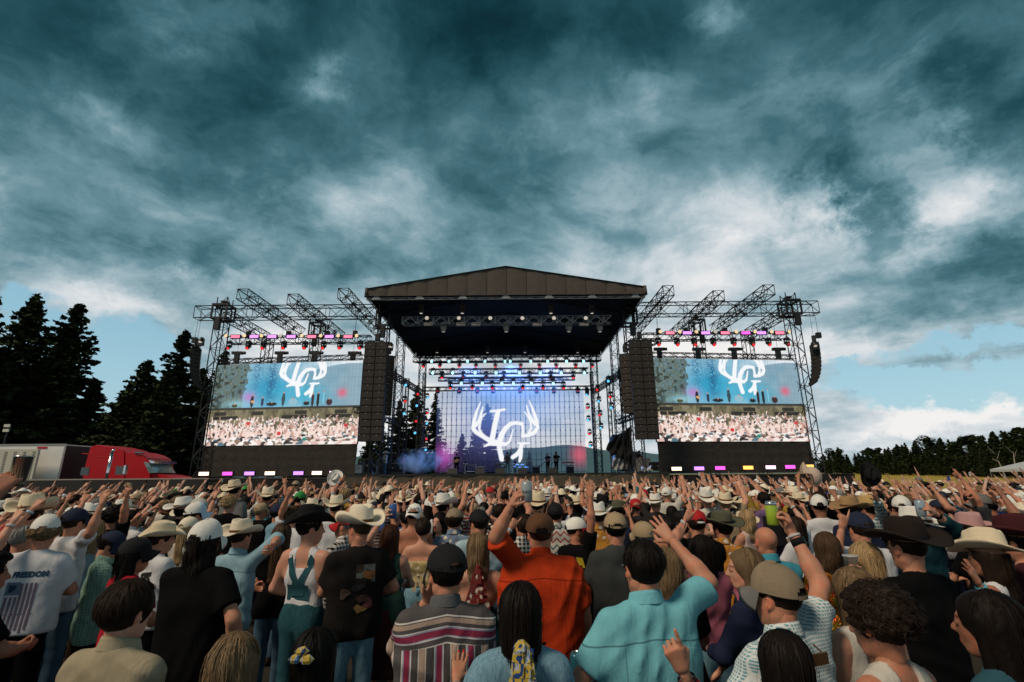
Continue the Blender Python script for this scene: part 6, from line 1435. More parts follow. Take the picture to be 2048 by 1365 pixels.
g = P_((256, 1226), 1.55, 'brown haired man in beige collared jacket at the lower left, seen from behind', yaw=-10, hyaw=-.1, pitch=-.05, H_=1.75, L='down', Rr='down', top='shirt', sleeve=1.9, collar=1, topc='beige', build=1.05, skin=4, hair=H('bowl', 'brown', n=1700, seed=6, h=.007), ease=.03, hsize=1.0, wr=.008)
P_((470, 1335), 1.42, 'woman with straight blond hair at the bottom edge, only her hair in view', sex='f', H_=1.66, topc='black', hair=H('long', 'dirty', n=1700, seed=7, length=.36, seg=12, streak=.3, h=.007), hsize=1.0)
P_((411, 1086), 2.9, 'person with long dark hair in black tee and white trucker cap', yaw=-6, L='front', Rr=('loc', (.30, .05, 1.0), 'relax'), build=1.12, topc='black', botc='black', hair=H('half', 'dark', n=500, seed=8, wave=.01), hat=hat('trucker', 'white', 'white', strap='black'), hem=.8, ease=.024)
g = P_((325, 1080), 4.1, 'man in straw cowboy hat and white tee with black lettering', yaw=-25, hyaw=-.5, L='front', Rr='front', topc='white', botc='black', hair=H('short', 'brown', n=200), hat=hat('cowboy', 'straw', 'brown', style=0, roll=.12), build=1.0)
print_text(g, 'NARIES', .02, 1.33, .05, (.02, .02, .02), shear=.3, rot=.1); print_text(g, 'TED', .03, 1.27, .075, (.02, .02, .02), shear=.2, rot=.08, bold=.006)
P_((482, 1077), 3.9, 'man in pale blue shirt and straw cowboy hat with tasselled band', yaw=-12, L='front', Rr=('px', 545, 1092, 3.7, 'grip', (-1, .2, 0), (1, -.2, .6)), top='shirt', sleeve=1.2, collar=1, topm='shirt', topc='ltblue', botc='jeans', hair=H('crop', 'brown', n=150), hat=hat('cowboy', 'cream', 'brown', straw=True, style=0), wr=.0085)
# ---- left of centre
g = P_((622, 1058), 3.5, 'man in teal denim overalls over white tank top and black cowboy hat', yaw=-14, hyaw=-.75, L=('loc', (-.16, .20, 1.10), 'relax'), Rr=('loc', (.12, .27, 1.10), 'relax'), top='tank', topc='white', hem=.95, ease=.002, botc=(.022, .075, .095), botm='denim', waist=1.20, lres=.014, hair=H('short', 'dark', n=200), hat=hat('cowboy', 'black', 'black', style=1, size=1.08), skin=1, build=1.06)
OV = (.022, .075, .095)
def strips(g, polys, color, name):
    for poly, wd in polys:
        V, F = [], []; n = 12
        for j in range(n+1):
            t = j/n; k = t*(len(poly)-1); i = min(int(k), len(poly)-2); f = k-i; x = poly[i][0]*(1-f)+poly[i+1][0]*f; z = poly[i][1]*(1-f)+poly[i+1][1]*f
            dx, dz = poly[i+1][0]-poly[i][0], poly[i+1][1]-poly[i][1]; l_ = math.hypot(dx, dz); nx, nz = -dz/l_*wd/2, dx/l_*wd/2; V += [(x-nx, z-nz), (x+nx, z+nz)]
        lay_on(g, V, [(2*j, 2*j+1, 2*j+3, 2*j+2) for j in range(n)], color, name, off=.011)
strips(g, [([(-.115, 1.455), (-.06, 1.32), (0, 1.22)], .050), ([(.115, 1.455), (.06, 1.32), (0, 1.22)], .050), ([(0, 1.27), (0, 1.15)], .11), ([(0, 1.235), (0, 1.12)], .20)], OV, 'overall_strap')
g = P_((718, 1060), 3.5, 'man in black printed tee, blue jeans and cream cowboy hat', yaw=28, hyaw=.5, L='front', Rr=('loc', (.20, .22, 1.12), 'relax'), topc=(.014, .012, .0115), botc='ltjeans', botm='denim', hem=.86, hair=H('crop', 'light', n=150), hat=hat('cowboy', 'cream', 'brown', style=1, size=1.1), build=1.04, ease=.022, skin=0)
def splotch(g, x0, z0, x1, z1, cols, seed, name='back_print'):
    r = random.Random(seed); n = 9
    for k, c in enumerate(cols):
        cx, cz = r.uniform(x0, x1), z0+(z1-z0)*(k+.5)/len(cols); V = [(cx, cz)]; 
        for i in range(n): a = 6.283*i/n; V.append((min(x1, max(x0, cx+r.uniform(.03, .07)*math.cos(a))), cz+r.uniform(.018, .045)*math.sin(a)))
        lay_on(g, V, [(0, i+1, (i+1) % n+1) for i in range(n)], c, name, off=.004+.0004*k)
print_rects(g, [(-.02, 1.27, .13, 1.40, 0)], (.11, .12, .115), 'back_print'); splotch(g, -.02, 1.26, .13, 1.40, [(.02, .016, .012), (.16, .07, .03), (.05, .035, .025)], 3)
splotch(g, -.13, 1.06, .12, 1.26, [(.22, .13, .05), (.14, .045, .05), (.06, .035, .03), (.09, .06, .045), (.03, .03, .03)], 5)
g = P_((780, 1076), 4.1, 'woman with long auburn hair in green top raising a blue can', sex='f', L=('px', 768, 1034, 3.9, 'grip', (-.9, .3, 0)), Rr='front', top='tank', topc='dkgreen', bottom='skirt', botc=(.06, .018, .02), hair=H('long', 'auburn', n=900, seed=11, length=.46, wave=.012, seg=12), skin=4)
q, f = hand_point(g, 'L'); can(q, (.05, .11, .30), 'blue can held up by the woman with long auburn hair', s=1.15); wristband(g['o'], g, 'L', (.4, .3, .15), .0, .012)
g = P_((847, 1060), 3.9, 'woman with short brown hair in a strapless floral top and jeans', sex='f', yaw=-4, L=('loc', (-.20, .14, 1.0), 'relax'), Rr=('loc', (.18, .2, 1.02), 'relax'), top='strapless', topm='floral', topc=(.45, .36, .16), hem=1.06, botc='ltjeans', botm='denim', waist=1.07, hair=H('updo', 'brown', n=500, seed=12), skin=1, build=1.1)
kn = MB(); kn.lathe([(.001, -.03), (.022, 0), (.001, .03)], 8, (0, -.13, 1.19), 'X'); 
for s in (-1, 1): kn.add([(0, -.135, 1.20), (s*.10, -.16, 1.23), (s*.11, -.15, 1.18), (s*.012, -.135, 1.175)], [(0, 1, 2, 3)]).add([(0, -.13, 1.19), (s*.03, -.14, 1.02), (s*.075, -.14, 1.04)], [(0, 1, 2)])
o = kn.build('bow', CL['floral'], shirt_of(g)); o.color = (.55, .45, .3, 1)
g = P_((892, 1150), 2.2, 'man in striped woven shirt and black cap with hand to his face', yaw=12, hyaw=.2, pitch=-.06, L='face', Rr='front', top='shirt', sleeve=1.9, collar=1, topm='serape', topc=(.1, .1, .1), collarc=(.10, .105, .11), botc='black', hair=H('short', 'dark', n=600, seed=13), hat=hat('cap', 'black', 'black', yaw=.15, size=1.1), hem=.80, ease=.03, build=1.1, wr=.008, beard=.75)
sh13 = g
g = P_((956, 1099), 3.3, 'blond woman in open backed teal dress with patterned scarf in her hair', sex='f', yaw=6, L='front', Rr=('loc', (.22, .1, 1.02), 'relax'), top='halter', topc=(.012, .06, .085), hem=.8, bottom='skirt', botc=(.012, .06, .085), hair=H('half', 'dirty', n=800, seed=14, wave=.012, streak=.4), skin=1)
sc_ = MB()
for a, (x0, x1, L_) in enumerate(((-.02, -.06, .26), (.01, .05, .30), (0, -.01, .22))): 
    for j in range(6):
        t0, t1 = j/6, (j+1)/6; z0, z1 = 1.53-L_*t0, 1.53-L_*t1; w0 = .012+.035*t0; w1 = .012+.035*t1; xa = x0+(x1-x0)*t0; xb = x0+(x1-x0)*t1; yy = -.135-.012*a+.012*math.sin(j*1.7+a)
        sc_.add([(xa-w0, yy, z0), (xa+w0, yy-.012, z0), (xb+w1, yy-.012, z1), (xb-w1, yy, z1)], [(0, 1, 2, 3)])
sc_.lathe([(.001, -.03), (.026, 0), (.001, .03)], 8, (0, -.135, 1.54), 'X'); o = sc_.build('hair_scarf', CL['floral'], g['o']); o.color = (.16, .02, .02, 1)
st_ = strips(g, [([(.09, 1.30), (.12, 1.15), (.13, 1.02)], .014)], (.02, .02, .02), 'bag_strap')
P_((956, 1048), 4.3, 'man in black cap and pale blue tee turned half left', yaw=14, hyaw=.5, topc=(.36, .50, .56), hair=H('short', 'dark', n=300, seed=15), hat=hat('cap', 'black', 'black'), L='front', Rr='down')
P_((909, 1043), 4.7, 'person in blue patterned shirt and tan cap', yaw=-6, topm='floral', topc=(.16, .23, .33), top='shirt', collar=1, hair=H('bowl', 'brown', n=400, seed=16), hat=hat('cap', 'khaki', 'khaki'), L='front', Rr='front')
P_((878, 1046), 5.0, 'young woman with wavy dark hair looking back towards the camera', sex='f', yaw=140, hyaw=.25, topc='dkgreen', hair=H('half', 'dark', n=600, seed=17, wave=.012), L='front', Rr='front', skin=1)
g = P_((828, 1032), 5.1, 'shirtless man in white cap with dark script lettering', yaw=2, top='bare', hair=H('crop', 'brown', n=150), hat=hat('cap', 'white', 'white', strap='black', yaw=3.0), L='front', Rr='front', skin=2)
cap_ = [c for c in g['o'].children if c.name.startswith('cap')][0]; V, F = text_mesh('Coors', .058, .001, .3)
o = MB().add([(.093*math.sin(a/.093), -.016-.110*math.cos(a/.093), .062+b) for a, b in V], F).build('lettering', CL['plain'], cap_); o.color = (.02, .02, .03, 1); o.rotation_euler = (0, 0, -3.0)
P_((564, 1072), 4.3, 'woman with long straight brown hair beside the black cowboy hat', sex='f', yaw=8, topc='black', hair=H('long', 'light', n=900, seed=18, length=.42, seg=12), L='front', Rr='down')
g = P_((688, 1054), 4.5, 'man in red cap and dark gingham shirt facing left', yaw=70, hyaw=.3, top='shirt', topm='plaid', topc='black', collar=1, hair=H('crop', 'grey', n=150), hat=hat('cap', 'red', 'red'), L='front', Rr='front', beard=.7)
P_((557, 1028), 6.0, 'person in navy cap with purple emblem and jean jacket', yaw=-40, topc='denim', hair=H('short', 'dark', n=200), hat=hat('cap', 'navy', 'navy'), L='front', Rr='front')
P_((672, 1018), 6.0, 'man in tall cream cowboy hat behind the red cap', yaw=6, topc='white', hair=H('crop', 'brown', n=100), hat=hat('cowboy', 'cream', 'tan', style=1), L='down', Rr='down')
P_((585, 1034), 5.2, 'man with short brown hair raising one arm in white tee', yaw=-20, topc='white', hair=H('short', 'light', n=400, seed=20), L=('px', 578, 984, 5.0, 'point', (0, 1, .2)), Rr='down')
P_((600, 1000), 7.5, 'person in bright green cap', yaw=0, topc='char', hair=H('short', 'dark', n=100), hat=hat('trucker', 'green', 'green', strap='black'))
# ---- centre
g = P_((1080, 1070), 3.45, 'big man in orange work shirt and brown cap holding up a silver can', yaw=2, L=('px', 1022, 1012, 3.2, 'grip', (-1, .25, 0), (1, -.2, -.3)), Rr=('loc', (.33, .06, .92), 'relax'), top='shirt', sleeve=.95, collar=1, topm='shirt', topc='orange', build=1.48, H_=1.88, hem=.74, hair=H('fade', 'auburn', n=300), hat=hat('cap', 'brown', 'black', size=1.1), ease=.028, wr=.0085, skin=0, botc='black', hsize=1.1)
q, f = hand_point(g, 'L', .095, .05); can(q+Vector((.03, 0, .03)), (.33, .37, .36), 'silver beer can held high by the man in the orange shirt', text='BUSCH', s=1.25, tc=(.02, .03, .05))
g = P_((1040, 1225), 1.85, 'woman in light denim jacket with dark hair and blue yellow scarf', sex='f', yaw=4, L=('px', 914, 1360, 1.95, 'flat', (0, 1, 0), (.6, -.3, -1)), Rr='down', top='shirt', sleeve=1.9, topm='denim', topc='denim', collar=1, hair=H('half', 'dark', n=1700, seed=21, h=.007), nails=(1.2, .05, .12), ease=.03, build=1.1, wr=.008)
sc2 = MB()
for a in range(5):
    for j in range(7):
        t0, t1 = j/7, (j+1)/7; z0, z1 = 1.56-.36*t0, 1.56-.36*t1; w0 = .010+.016*math.sin(t0*3); w1 = .010+.016*math.sin(t1*3); xa = -.035+.016*a+.02*math.sin(j*1.3+a)*t0-.03*t0; xb = -.035+.016*a+.02*math.sin((j+1)*1.3+a)*t1-.03*t1; yy = -.155-.012*(a % 2)-.02*math.sin(t0*3)
        sc2.add([(xa-w0, yy, z0), (xa+w0, yy-.014, z0), (xb+w1, yy-.014, z1), (xb-w1, yy, z1)], [(0, 1, 2, 3)])
M_SCARF = obj_mat('scarf_print', .7, lambda N, c, tc: N.ramp(N.noise(N.vec('MULTIPLY', tc, (2.2, 2, 1)), 14, 1, .5, 1.5), [(.0, (.02, .06, .20)), (.38, (.02, .06, .20)), (.42, (.50, .36, .06)), (.52, (.55, .40, .08)), (.56, (.45, .48, .48)), (.66, (.10, .22, .42))], 'CONSTANT'), (20, .4, .01))
o = sc2.build('hair_scarf', M_SCARF, g['o']); MB().lathe([(.012, -.035), (.034, -.01), (.034, .01), (.012, .035)], 10, (-.01, -.150, 1.555), 'X').build('knot', M_SCARF, o)
g = P_((1285, 1139), 2.1, 'man in turquoise shirt with dark hair raising an ok sign', yaw=8, hyaw=.1, Rr=('px', 1345, 1083, 2.36, 'ok', (.15, 1, .1), (1, -.2, -.5)), L=('loc', (-.26, .24, 1.14), 'grip'), top='shirt', collar=1, topm='shirt', topc='cyan', build=1.10, hem=.78, hair=H('short', 'dark', n=1700, seed=22, h=.007), ease=.028, wr=.009, skin=0)
q, f = hand_point(g, 'L', .08, .05); can(q, (.02, .12, .16), 'teal can held low by the man in the turquoise shirt'); wristband(g['o'], g, 'L', (.5, .5, .5), .02, .02)
MB().path([(.083, .0, 1.672), (.082, .075, 1.668)], .0028, 5).path([(-.083, .0, 1.672), (-.082, .075, 1.668)], .0028, 5).box((0, .106, 1.662), (.13, .006, .035)).build('sunglasses', M_GLASS, g['o'])
P_((1231, 1060), 3.6, 'man in charcoal tee and backwards tan cap before the olive hat', yaw=-4, topc=(.045, .05, .05), build=1.05, hair=H('short', 'black', n=500, seed=23), hat=hat('cap', 'tan', 'tan', strap='tan'), L='front', Rr='front', hem=.82)
g = P_((1154, 1063), 4.2, 'bearded man in black tee and red, white and navy cap, one hand raised open', yaw=-50, hyaw=-.55, Rr=('px', 1182, 985, 4.0, 'open', (0, 1, .2), (.6, -.2, -.4)), L='front', topc='black', hair=H('crop', 'brown', n=200), hat=hat('cap', 'white', 'navy', bill='red'), beard=.4, skin=2)
print_rects(g, [(.06, 1.33, .14, 1.42, .03)], (.33, .25, .02), 'back_print')
P_((1241, 1028), 5.6, 'bearded man in olive cowboy hat and dark patterned shirt facing right', yaw=-75, hyaw=-.3, top='shirt', sleeve=1.9, topm='dots', topc='navy', hair=H('short', 'dark', n=200), hat=hat('cowboy', 'olive', 'black', style=3), beard=.25, L='front', Rr='front')
P_((1196, 1035), 5.0, 'person in orange floral shirt left of the charcoal tee', yaw=-10, topm='floral', topc='gold', top='shirt', collar=1, hair=H('short', 'brown', n=200), hat=hat('cowboy', 'white', 'tan', style=0), L='front', Rr='front')
P_((1288, 1074), 3.9, 'grey haired person in pale yellow cap tilted to the left', yaw=30, roll=-.25, topc='white', hair=H('short', 'grey', n=400, seed=25), hat=hat('cap', 'tan', 'tan', bill='tan', size=1.08), L='front', Rr='front')
P_((1336, 1136), 2.75, 'woman with wavy dirty blond hair behind the turquoise shirt', sex='f', yaw=-5, topc='black', hair=H('long', 'dirty', n=1100, seed=26, length=.36, wave=.014, seg=12), L='front', Rr='front')
g = P_((1402, 1105), 3.0, 'woman in ruffled rose blouse with dark hair and shorts, one arm raised', sex='f', yaw=8, L=('px', 1356, 1078, 2.85, 'two', (0, 1, .2), (.7, -.2, -.7)), Rr=('loc', (-.02, .28, 1.1), 'relax'), top='cap', topc='pink', hem=1.0, bottom='shorts', botc='ltjeans', hair=H('half', 'dark', n=800, seed=27), wr=.0085, ease=.03)
wristband(g['o'], g, 'L', (.55, .53, .5), .03, .02); wristband(g['o'], g, 'L', (.35, .5, .55), .065, .022)
for s in (-1, 1):
    rf = MB(); n = 16
    for j in range(n+1): t = j/n; a = t*3.0-.2; x = s*(.17+.045*math.sin(t*3.1)); z = 1.46-.2*t; rf.v += [(x-s*.02, -.10+.06*math.cos(a), z), (x+s*.035, -.13+.05*math.cos(a)+.015*math.sin(j*2.2), z+.015*math.sin(j*2.2))]
    rf.f += [(2*j, 2*j+1, 2*j+3, 2*j+2) for j in range(n)]; o = rf.build('ruffle', CL['plain'], shirt_of(g)); o.color = rgb(CC['pink'])
g = P_((1393, 1049), 4.2, 'person in red and white cap pointing up with wristband', yaw=-20, L=('px', 1371, 1040, 4.0, 'point', (0, 1, .2)), Rr='front', topc='black', hair=H('short', 'brown', n=200), hat=hat('cap', 'red', 'white', yaw=.3)); wristband(g['o'], g, 'L', (.4, .52, .58), .03, .024)
P_((1444, 1059), 4.2, 'man in orange floral shirt and wide olive felt hat', yaw=-26, hyaw=.8, top='shirt', collar=1, topm='floral', topc=(.48, .20, .03), hair=H('short', 'brown', n=300), hat=hat('cowboy', 'olive', 'black', style=3, size=1.1), L='front', Rr='front', build=1.1, beard=.4, skin=2)
g = P_((1046, 1055), 4.4, 'brown haired man in black and white gingham shirt with arm raised', yaw=10, hyaw=.2, L=('px', 1022, 1056, 4.2, 'point', (0, 1, .2)), Rr='down', top='shirt', topm='plaid', topc='black', collar=1, hair=H('short', 'brown', n=600, seed=29)); wristband(g['o'], g, 'L', (.4, .5, .55), .03)
P_((1110, 1031), 4.9, 'person in white patterned shirt and black cap', yaw=0, top='shirt', topm='aztec', topc='offw', collar=1, hair=H('short', 'black', n=200), hat=hat('cap', 'black', 'black'), L='front', Rr='front')
# ---- right of centre
P_((1531, 1085), 3.35, 'bald man in bright teal shirt', yaw=0, pitch=.02, top='shirt', collar=1, topm='shirt', topc=(.05, .27, .36), build=1.08, L='front', Rr='front', skin=2)
g = P_((1553, 1199), 1.95, 'man in pale checked shirt and khaki mesh cap raising a lime drink sleeve', yaw=20, hyaw=.2, Rr=('px', 1586, 1068, 2.18, 'grip', (-1, .25, 0), (1, -.2, 0)), L='front', top='shirt', sleeve=.6, collar=1, topm='check', topc=(.17, .36, .42), build=1.14, hem=.78, hair=H('fade', 'brown', n=400), hat=hat('trucker', 'khaki', 'khaki', bill='grey', strap='khaki', size=1.1), ease=.026, wr=.0085, skin=0, beard=.8)
q, f = hand_point(g, 'R', .11, .05); can(q+Vector((-.012, 0, .005)), (.30, .42, .03), 'lime green drink sleeve held high by the man in the khaki mesh cap', koozie=True, s=.95)
wb = wristband(g['o'], g, 'R', (.012, .012, .014), .045, .034); wristband(g['o'], g, 'R', (.5, .5, .5), .012, .012); S, E_, W_, Mh, hp = g['J']['R']; c = Vector(W_-Mh[:, 2]*.045-Mh[:, 1]*.034); MB().box((0, -.034, 0), (.034, .010, .040)).build('watch_face', M_GLASS, wb)
gl = MB().box((0, -.155, 1.455), (.12, .012, .045)).tube((-.06, -.15, 1.46), (-.03, -.12, 1.50), .004, 5).tube((.06, -.15, 1.46), (.03, -.12, 1.50), .004, 5); gl.build('sunglasses', mat('amber_glass', (.09, .05, .02), .15), g['o'])
g = P_((1489, 1140), 2.5, 'woman with straight ash blond bob in navy top looking left', sex='f', yaw=42, hyaw=.5, L='front', Rr=('loc', (-.05, .27, .98), 'relax'), top='shirt', sleeve=1.6, topc='navy', hair=H('bob', 'dirty', n=1000, seed=31, seg=11), skin=1, build=1.15)
V, F = text_mesh('MU', .07, .001); lay_on(g, [(.08-b, 1.22+a) for a, b in V], F, (.5, .5, .5), 'lettering')
can((g['M'] @ Vector((-.14, .32, .99))), (.02, .015, .09), 'dark blue can sleeve held low by the woman in navy', koozie=True)
g = P_((1566, 1330), 1.42, 'person with straight dark brown hair and red sleeve, index finger raised, at the bottom edge', sex='f', H_=1.66, yaw=0, L=('px', 1366, 1342, 1.22, 'point', (-.2, 1, .1), (.6, -.4, -1)), topc=(.26, .012, .016), top='shirt', sleeve=1.80, hres=.0042, hair=H('long', 'dark', n=1700, seed=32, length=.34, seg=11, h=.007), hsize=1.0); wristband(g['o'], g, 'L', (.03, .015, .015), .035, .012)
P_((1757, 1248), 1.55, 'curly haired person in white sleeveless top at the lower right', sex='f', yaw=18, hyaw=.12, pitch=-.12, top='tank', topc='offw', hair=H('curly', 'brown', n=1700, seed=33, h=.007), hsize=1.1, skin=2, L='front', Rr='down')
P_((1975, 1252), 1.58, 'dark haired person in profile with an earring at the lower right corner', sex='f', yaw=22, hyaw=.1, topc=(.03, .09, .12), hair=H('half', 'dark', n=1100, seed=34, h=.007), skin=3, hsize=1.08, L='down', Rr='down')
g = P_((1728, 1123), 2.6, 'woman with long blond hair holding a clear plastic cup', sex='f', yaw=10, L=('px', 1706, 1158, 2.45, 'grip', (-.8, .5, 0), (.8, -.3, -.8)), Rr='down', top='strapless', topc='black', hair=H('long', 'blond', n=1700, seed=35, length=.36, seg=12, wave=.006, streak=.35), skin=1)
q, f = hand_point(g, 'L', .10, .06); cup(q+Vector((-.03, 0, .02)), 'clear plastic cup of drink held by the long haired blond woman')
P_((1706, 1188), 2.1, 'shorter woman with dirty blond hair before the long haired blond woman', sex='f', yaw=6, topc='offw', top='tank', hair=H('half', 'dirty', n=1300, seed=36, seg=11, streak=.35), skin=1)
P_((1652, 1098), 3.2, 'woman with wavy hair in a glittering gold sequin top', sex='f', yaw=-8, top='tee', topm='sequin', topc=(.75, .30, .04), hair=H('half', 'light', n=900, seed=37, wave=.016, streak=.3), L='front', Rr='front', hem=.7)
g = P_((1974, 1118), 2.55, 'woman in wide straw hat with long brown hair reaching out an open hand', sex='f', yaw=24, L=('px', 1958, 1168, 2.3, 'open', (0, 1, 0), (.5, -.5, -1)), Rr='down', top='tank', topc='white', hair=H('long', 'brown', n=900, seed=38, wave=.012, length=.4, seg=12), hat=hat('cowboy', 'straw', 'brown', style=2, size=1.2, roll=.2, tilt=-.1), skin=3)
wristband(g['o'], g, 'L', (.12, .40, .50), .03, .035)
P_((1814, 1098), 2.65, 'person in dark brown cowboy hat and black shirt', yaw=8, topc='black', hair=H('crop', 'brown', n=200), hat=hat('cowboy', (.018, .012, .010), 'black', style=3, size=1.12), build=1.1, L='front', Rr='front')
g = P_((1832, 1060), 3.7, 'man in pale woven cowboy hat with a watch holding up a beer can', yaw=14, roll=-.1, Rr=('px', 1869, 1026, 3.5, 'grip', (-.6, .7, 0), (.8, -.2, -.3)), L='front', topc=(.008, .035, .045), top='shirt', sleeve=1.6, hair=H('crop', 'brown', n=150), hat=hat('cowboy', 'white', 'brown', style=2, size=1.16, roll=.15))
wristband(g['o'], g, 'R', (.012, .012, .014), .04, .03); q, f = hand_point(g, 'R', .10, .05); can(q, (.30, .38, .42), 'silver blue beer can held up beside the pale woven hat', text='BUSCH', s=1.15, tc=(.02, .03, .05))
P_((1719, 1059), 3.6, 'man in navy cap and white tee pointing one finger up', yaw=-4, L=('px', 1684, 1056, 3.4, 'point', (0, 1, .2)), Rr='front', topc='white', hair=H('short', 'brown', n=300), hat=hat('cap', 'navy', 'navy'), skin=0)
P_((1703, 1024), 5.0, 'man in brown straw hat with shaggy hair facing right', yaw=-70, hyaw=-.2, topc='navy', hair=H('bowl', 'dark', n=500, seed=40), hat=hat('cowboy', (.33, .20, .09), 'brown', straw=True, style=3), L='front', Rr='front')
P_((1736, 1020), 5.4, 'person in yellow straw hat and plaid shirt with arm up', yaw=10, Rr=('px', 1752, 994, 5.1, 'open', (0, 1, .2)), L='front', top='shirt', sleeve=1.9, topm='plaid', topc='teal', hair=H('short', 'brown', n=200), hat=hat('cowboy', 'gold', 'brown', style=2))
P_((1639, 1015), 4.8, 'man in white trucker cap and plain white tee seen from behind', yaw=-14, hyaw=-.3, topc='white', hair=H('fade', 'black', n=150), hat=hat('trucker', 'white', 'white', strap='black'), L='front', Rr='front', skin=5)
g = P_((1527, 1002), 6.0, 'man in purple tee with a black backpack', yaw=0, topc='purple', hair=H('short', 'dark', n=300), L='front', Rr='front'); MB().box((0, -.21, 1.22), (.30, .16, .44)).box((0, -.30, 1.14), (.24, .05, .22)).build('backpack', M_BLACK, g['o'])
P_((1492, 1040), 4.6, 'blond woman with wavy shoulder hair in pale camisole', sex='f', yaw=16, top='tank', topc=(.5, .38, .34), hair=H('half', 'blond', n=700, seed=41, wave=.014), L='front', Rr='phone')
P_((1961, 1012), 4.1, 'man in grey mesh cap and dark tee with script lettering facing left', yaw=46, hyaw=.35, topc=(.05, .05, .055), hair=H('short', 'dark', n=300), hat=hat('trucker', 'grey', 'grey'), Rr=('px', 1938, 985, 3.9, 'grip', (-.5, .5, 0)), L='high', skin=2)
P_((1941, 1064), 3.5, 'person under a broad dusty pink hat', sex='f', yaw=0, topc='black', hair=H('half', 'dark', n=400, seed=43), hat=hat('cowboy', 'pink', 'pink', style=2, size=1.15), L='front', Rr='front')
P_((2034, 1086), 3.1, 'person in maroon felt hat with pale rope band at the right edge', yaw=20, topc='maroon' if 0 else (.05, .015, .02), hair=H('short', 'dark', n=200), hat=hat('cowboy', 'maroon', 'tan', style=3, size=1.2), L='front', Rr='front')
P_((1805, 1018), 4.8, 'person in white fronted trucker cap with black side', yaw=-10, hyaw=-.6, topc='black', hair=H('short', 'brown', n=200), hat=hat('trucker', 'black', 'white'), L='front', Rr='front')
# ---- more at the left
P_((150, 1046), 4.1, 'person with red wristband reaching up to the right behind the white tee', yaw=-10, Rr=('px', 203, 1010, 3.9, 'relax', (0, 1, .2), (.3, -.3, -1)), L='down', topc='white', hair=H('short', 'brown', n=200), hat=hat('cap', 'navy', 'navy'))
g = P_((232, 1036), 5.0, 'dark haired man pointing one finger towards the stage above the crowd', yaw=-12, Rr=('px', 254, 988, 4.7, 'point', (0, 1, .2)), L='down', topc='black', hair=H('curly', 'dark', n=400, seed=45))
P_((185, 1063), 4.0, 'blond woman in profile looking left between the navy caps', sex='f', yaw=60, hyaw=.3, topc='ltblue', hair=H('half', 'blond', n=700, seed=46, streak=.3), L='front', Rr='front', skin=1)
P_((427, 1024), 5.6, 'fair woman with her hair in a bun turned to the right', sex='f', yaw=-100, hyaw=-.3, topc='beige', hair=H('bun', 'light', n=500, seed=47), L='front', Rr='front', skin=4)
P_((392, 1032), 4.8, 'person in pale blue and white trucker cap with blue emblem', yaw=-40, topc='gold', hair=H('short', 'dark', n=200), hat=hat('trucker', 'ltblue', 'white'), L='front', Rr='front')
P_((378, 1058), 4.3, 'person with long blond hair under a cream cap', sex='f', yaw=-10, topc='offw', hair=H('long', 'blond', n=600, seed=48, length=.36), hat=hat('cap', 'cream', 'cream'), L='front', Rr='front')
P_((459, 1010), 6.2, 'person with tight blond curls', yaw=0, topc='black', hair=H('curly', 'blond', n=600, seed=49), L='front', Rr='front', skin=4)
P_((-26, 1150), 2.7, 'person with dark curls cut off by the left edge', sex='f', yaw=-20, hyaw=-.3, topc='black', hair=H('curly', 'dark', n=900, seed=50), L='front', Rr='front', skin=3)
g = P_((628, 1318), 1.75, 'dark haired person in black with red white blue ribbon in the hair', sex='f', yaw=12, topc='black', hair=H('half', 'black', n=1300, seed=51), hsize=1.0)
rb = MB()
for a, c in ((0, 0), (1, 1), (2, 2)): rb.lathe([(.001, -.03), (.018, -.015), (.02, .01), (.001, .03)], 8, (-.055+.025*a, -.12-.01*a, 1.70+.03*(a % 2)), 'X')
o = rb.build('hair_ribbon', M_SCARF, g['o'])
g = P_(None, 2.5, 'person beyond the left edge holding out a steel tumbler', place=(-2.92, 2.30, 1.95), Rr=('px', -8, 985, 2.5, 'grip', (-.3, .9, 0), (.5, -.5, -.6)), L='down', topc=(.02, .03, .05), hair=H('short', 'dark', n=100), skin=3)
q, f = hand_point(g, 'R', .09, .05); cup(q+Vector((.02, 0, .05)), 'steel tumbler held out at the left edge above the crowd', .15, .04, True)
def held_hat(g, key, kind, col, label, straw=False, rot=(1.2, 0, 0), size=1.0, c2='black'):
    q, f = hand_point(g, key, .14, .03); t = empty('held_hat', q+Vector((0, 0, .10))); t.rotation_euler = rot; tag(t, label, 'hat', 'hats held up over the crowd'); put_hat(t, hat(kind, col, c2, straw=straw, size=size), Matrix.Identity(4))
g = P_((1640, 1000), 6.4, 'man waving a beige cap above the crowd', yaw=0, L=('px', 1622, 976, 6.0, 'grip', (0, 1, 0)), Rr='down', topc='black', hair=H('short', 'brown', n=150)); held_hat(g, 'L', 'cap', 'offw' if 0 else (.5, .38, .30), 'beige cap waved above the crowd before the right side deck', rot=(1.3, 0, 1.2), size=1.5, c2=(.5, .4, .33))
g = P_((1752, 996), 6.2, 'man holding up a black mesh hat with a watch on his wrist', yaw=0, L=('px', 1738, 968, 5.8, 'grip', (0, 1, 0)), Rr='down', topc='char', hair=H('short', 'dark', n=150)); held_hat(g, 'L', 'cowboy', 'black', 'black mesh hat held up before the yellow field', rot=(1.5, .3, 0), size=1.1); wristband(g['o'], g, 'L', (.012, .012, .014), .03, .03)
g = P_((672, 992), 9., 'person holding a white cowboy hat high in the air', yaw=0, L=('px', 668, 967, 8.6, 'grip', (0, 1, 0)), Rr='down', topc='black', hair=H('short', 'dark', n=100)); held_hat(g, 'L', 'cowboy', 'white', 'white cowboy hat held high before the left side deck', True, rot=(1.2, .5, 0))
NHERO = len(CROWD)
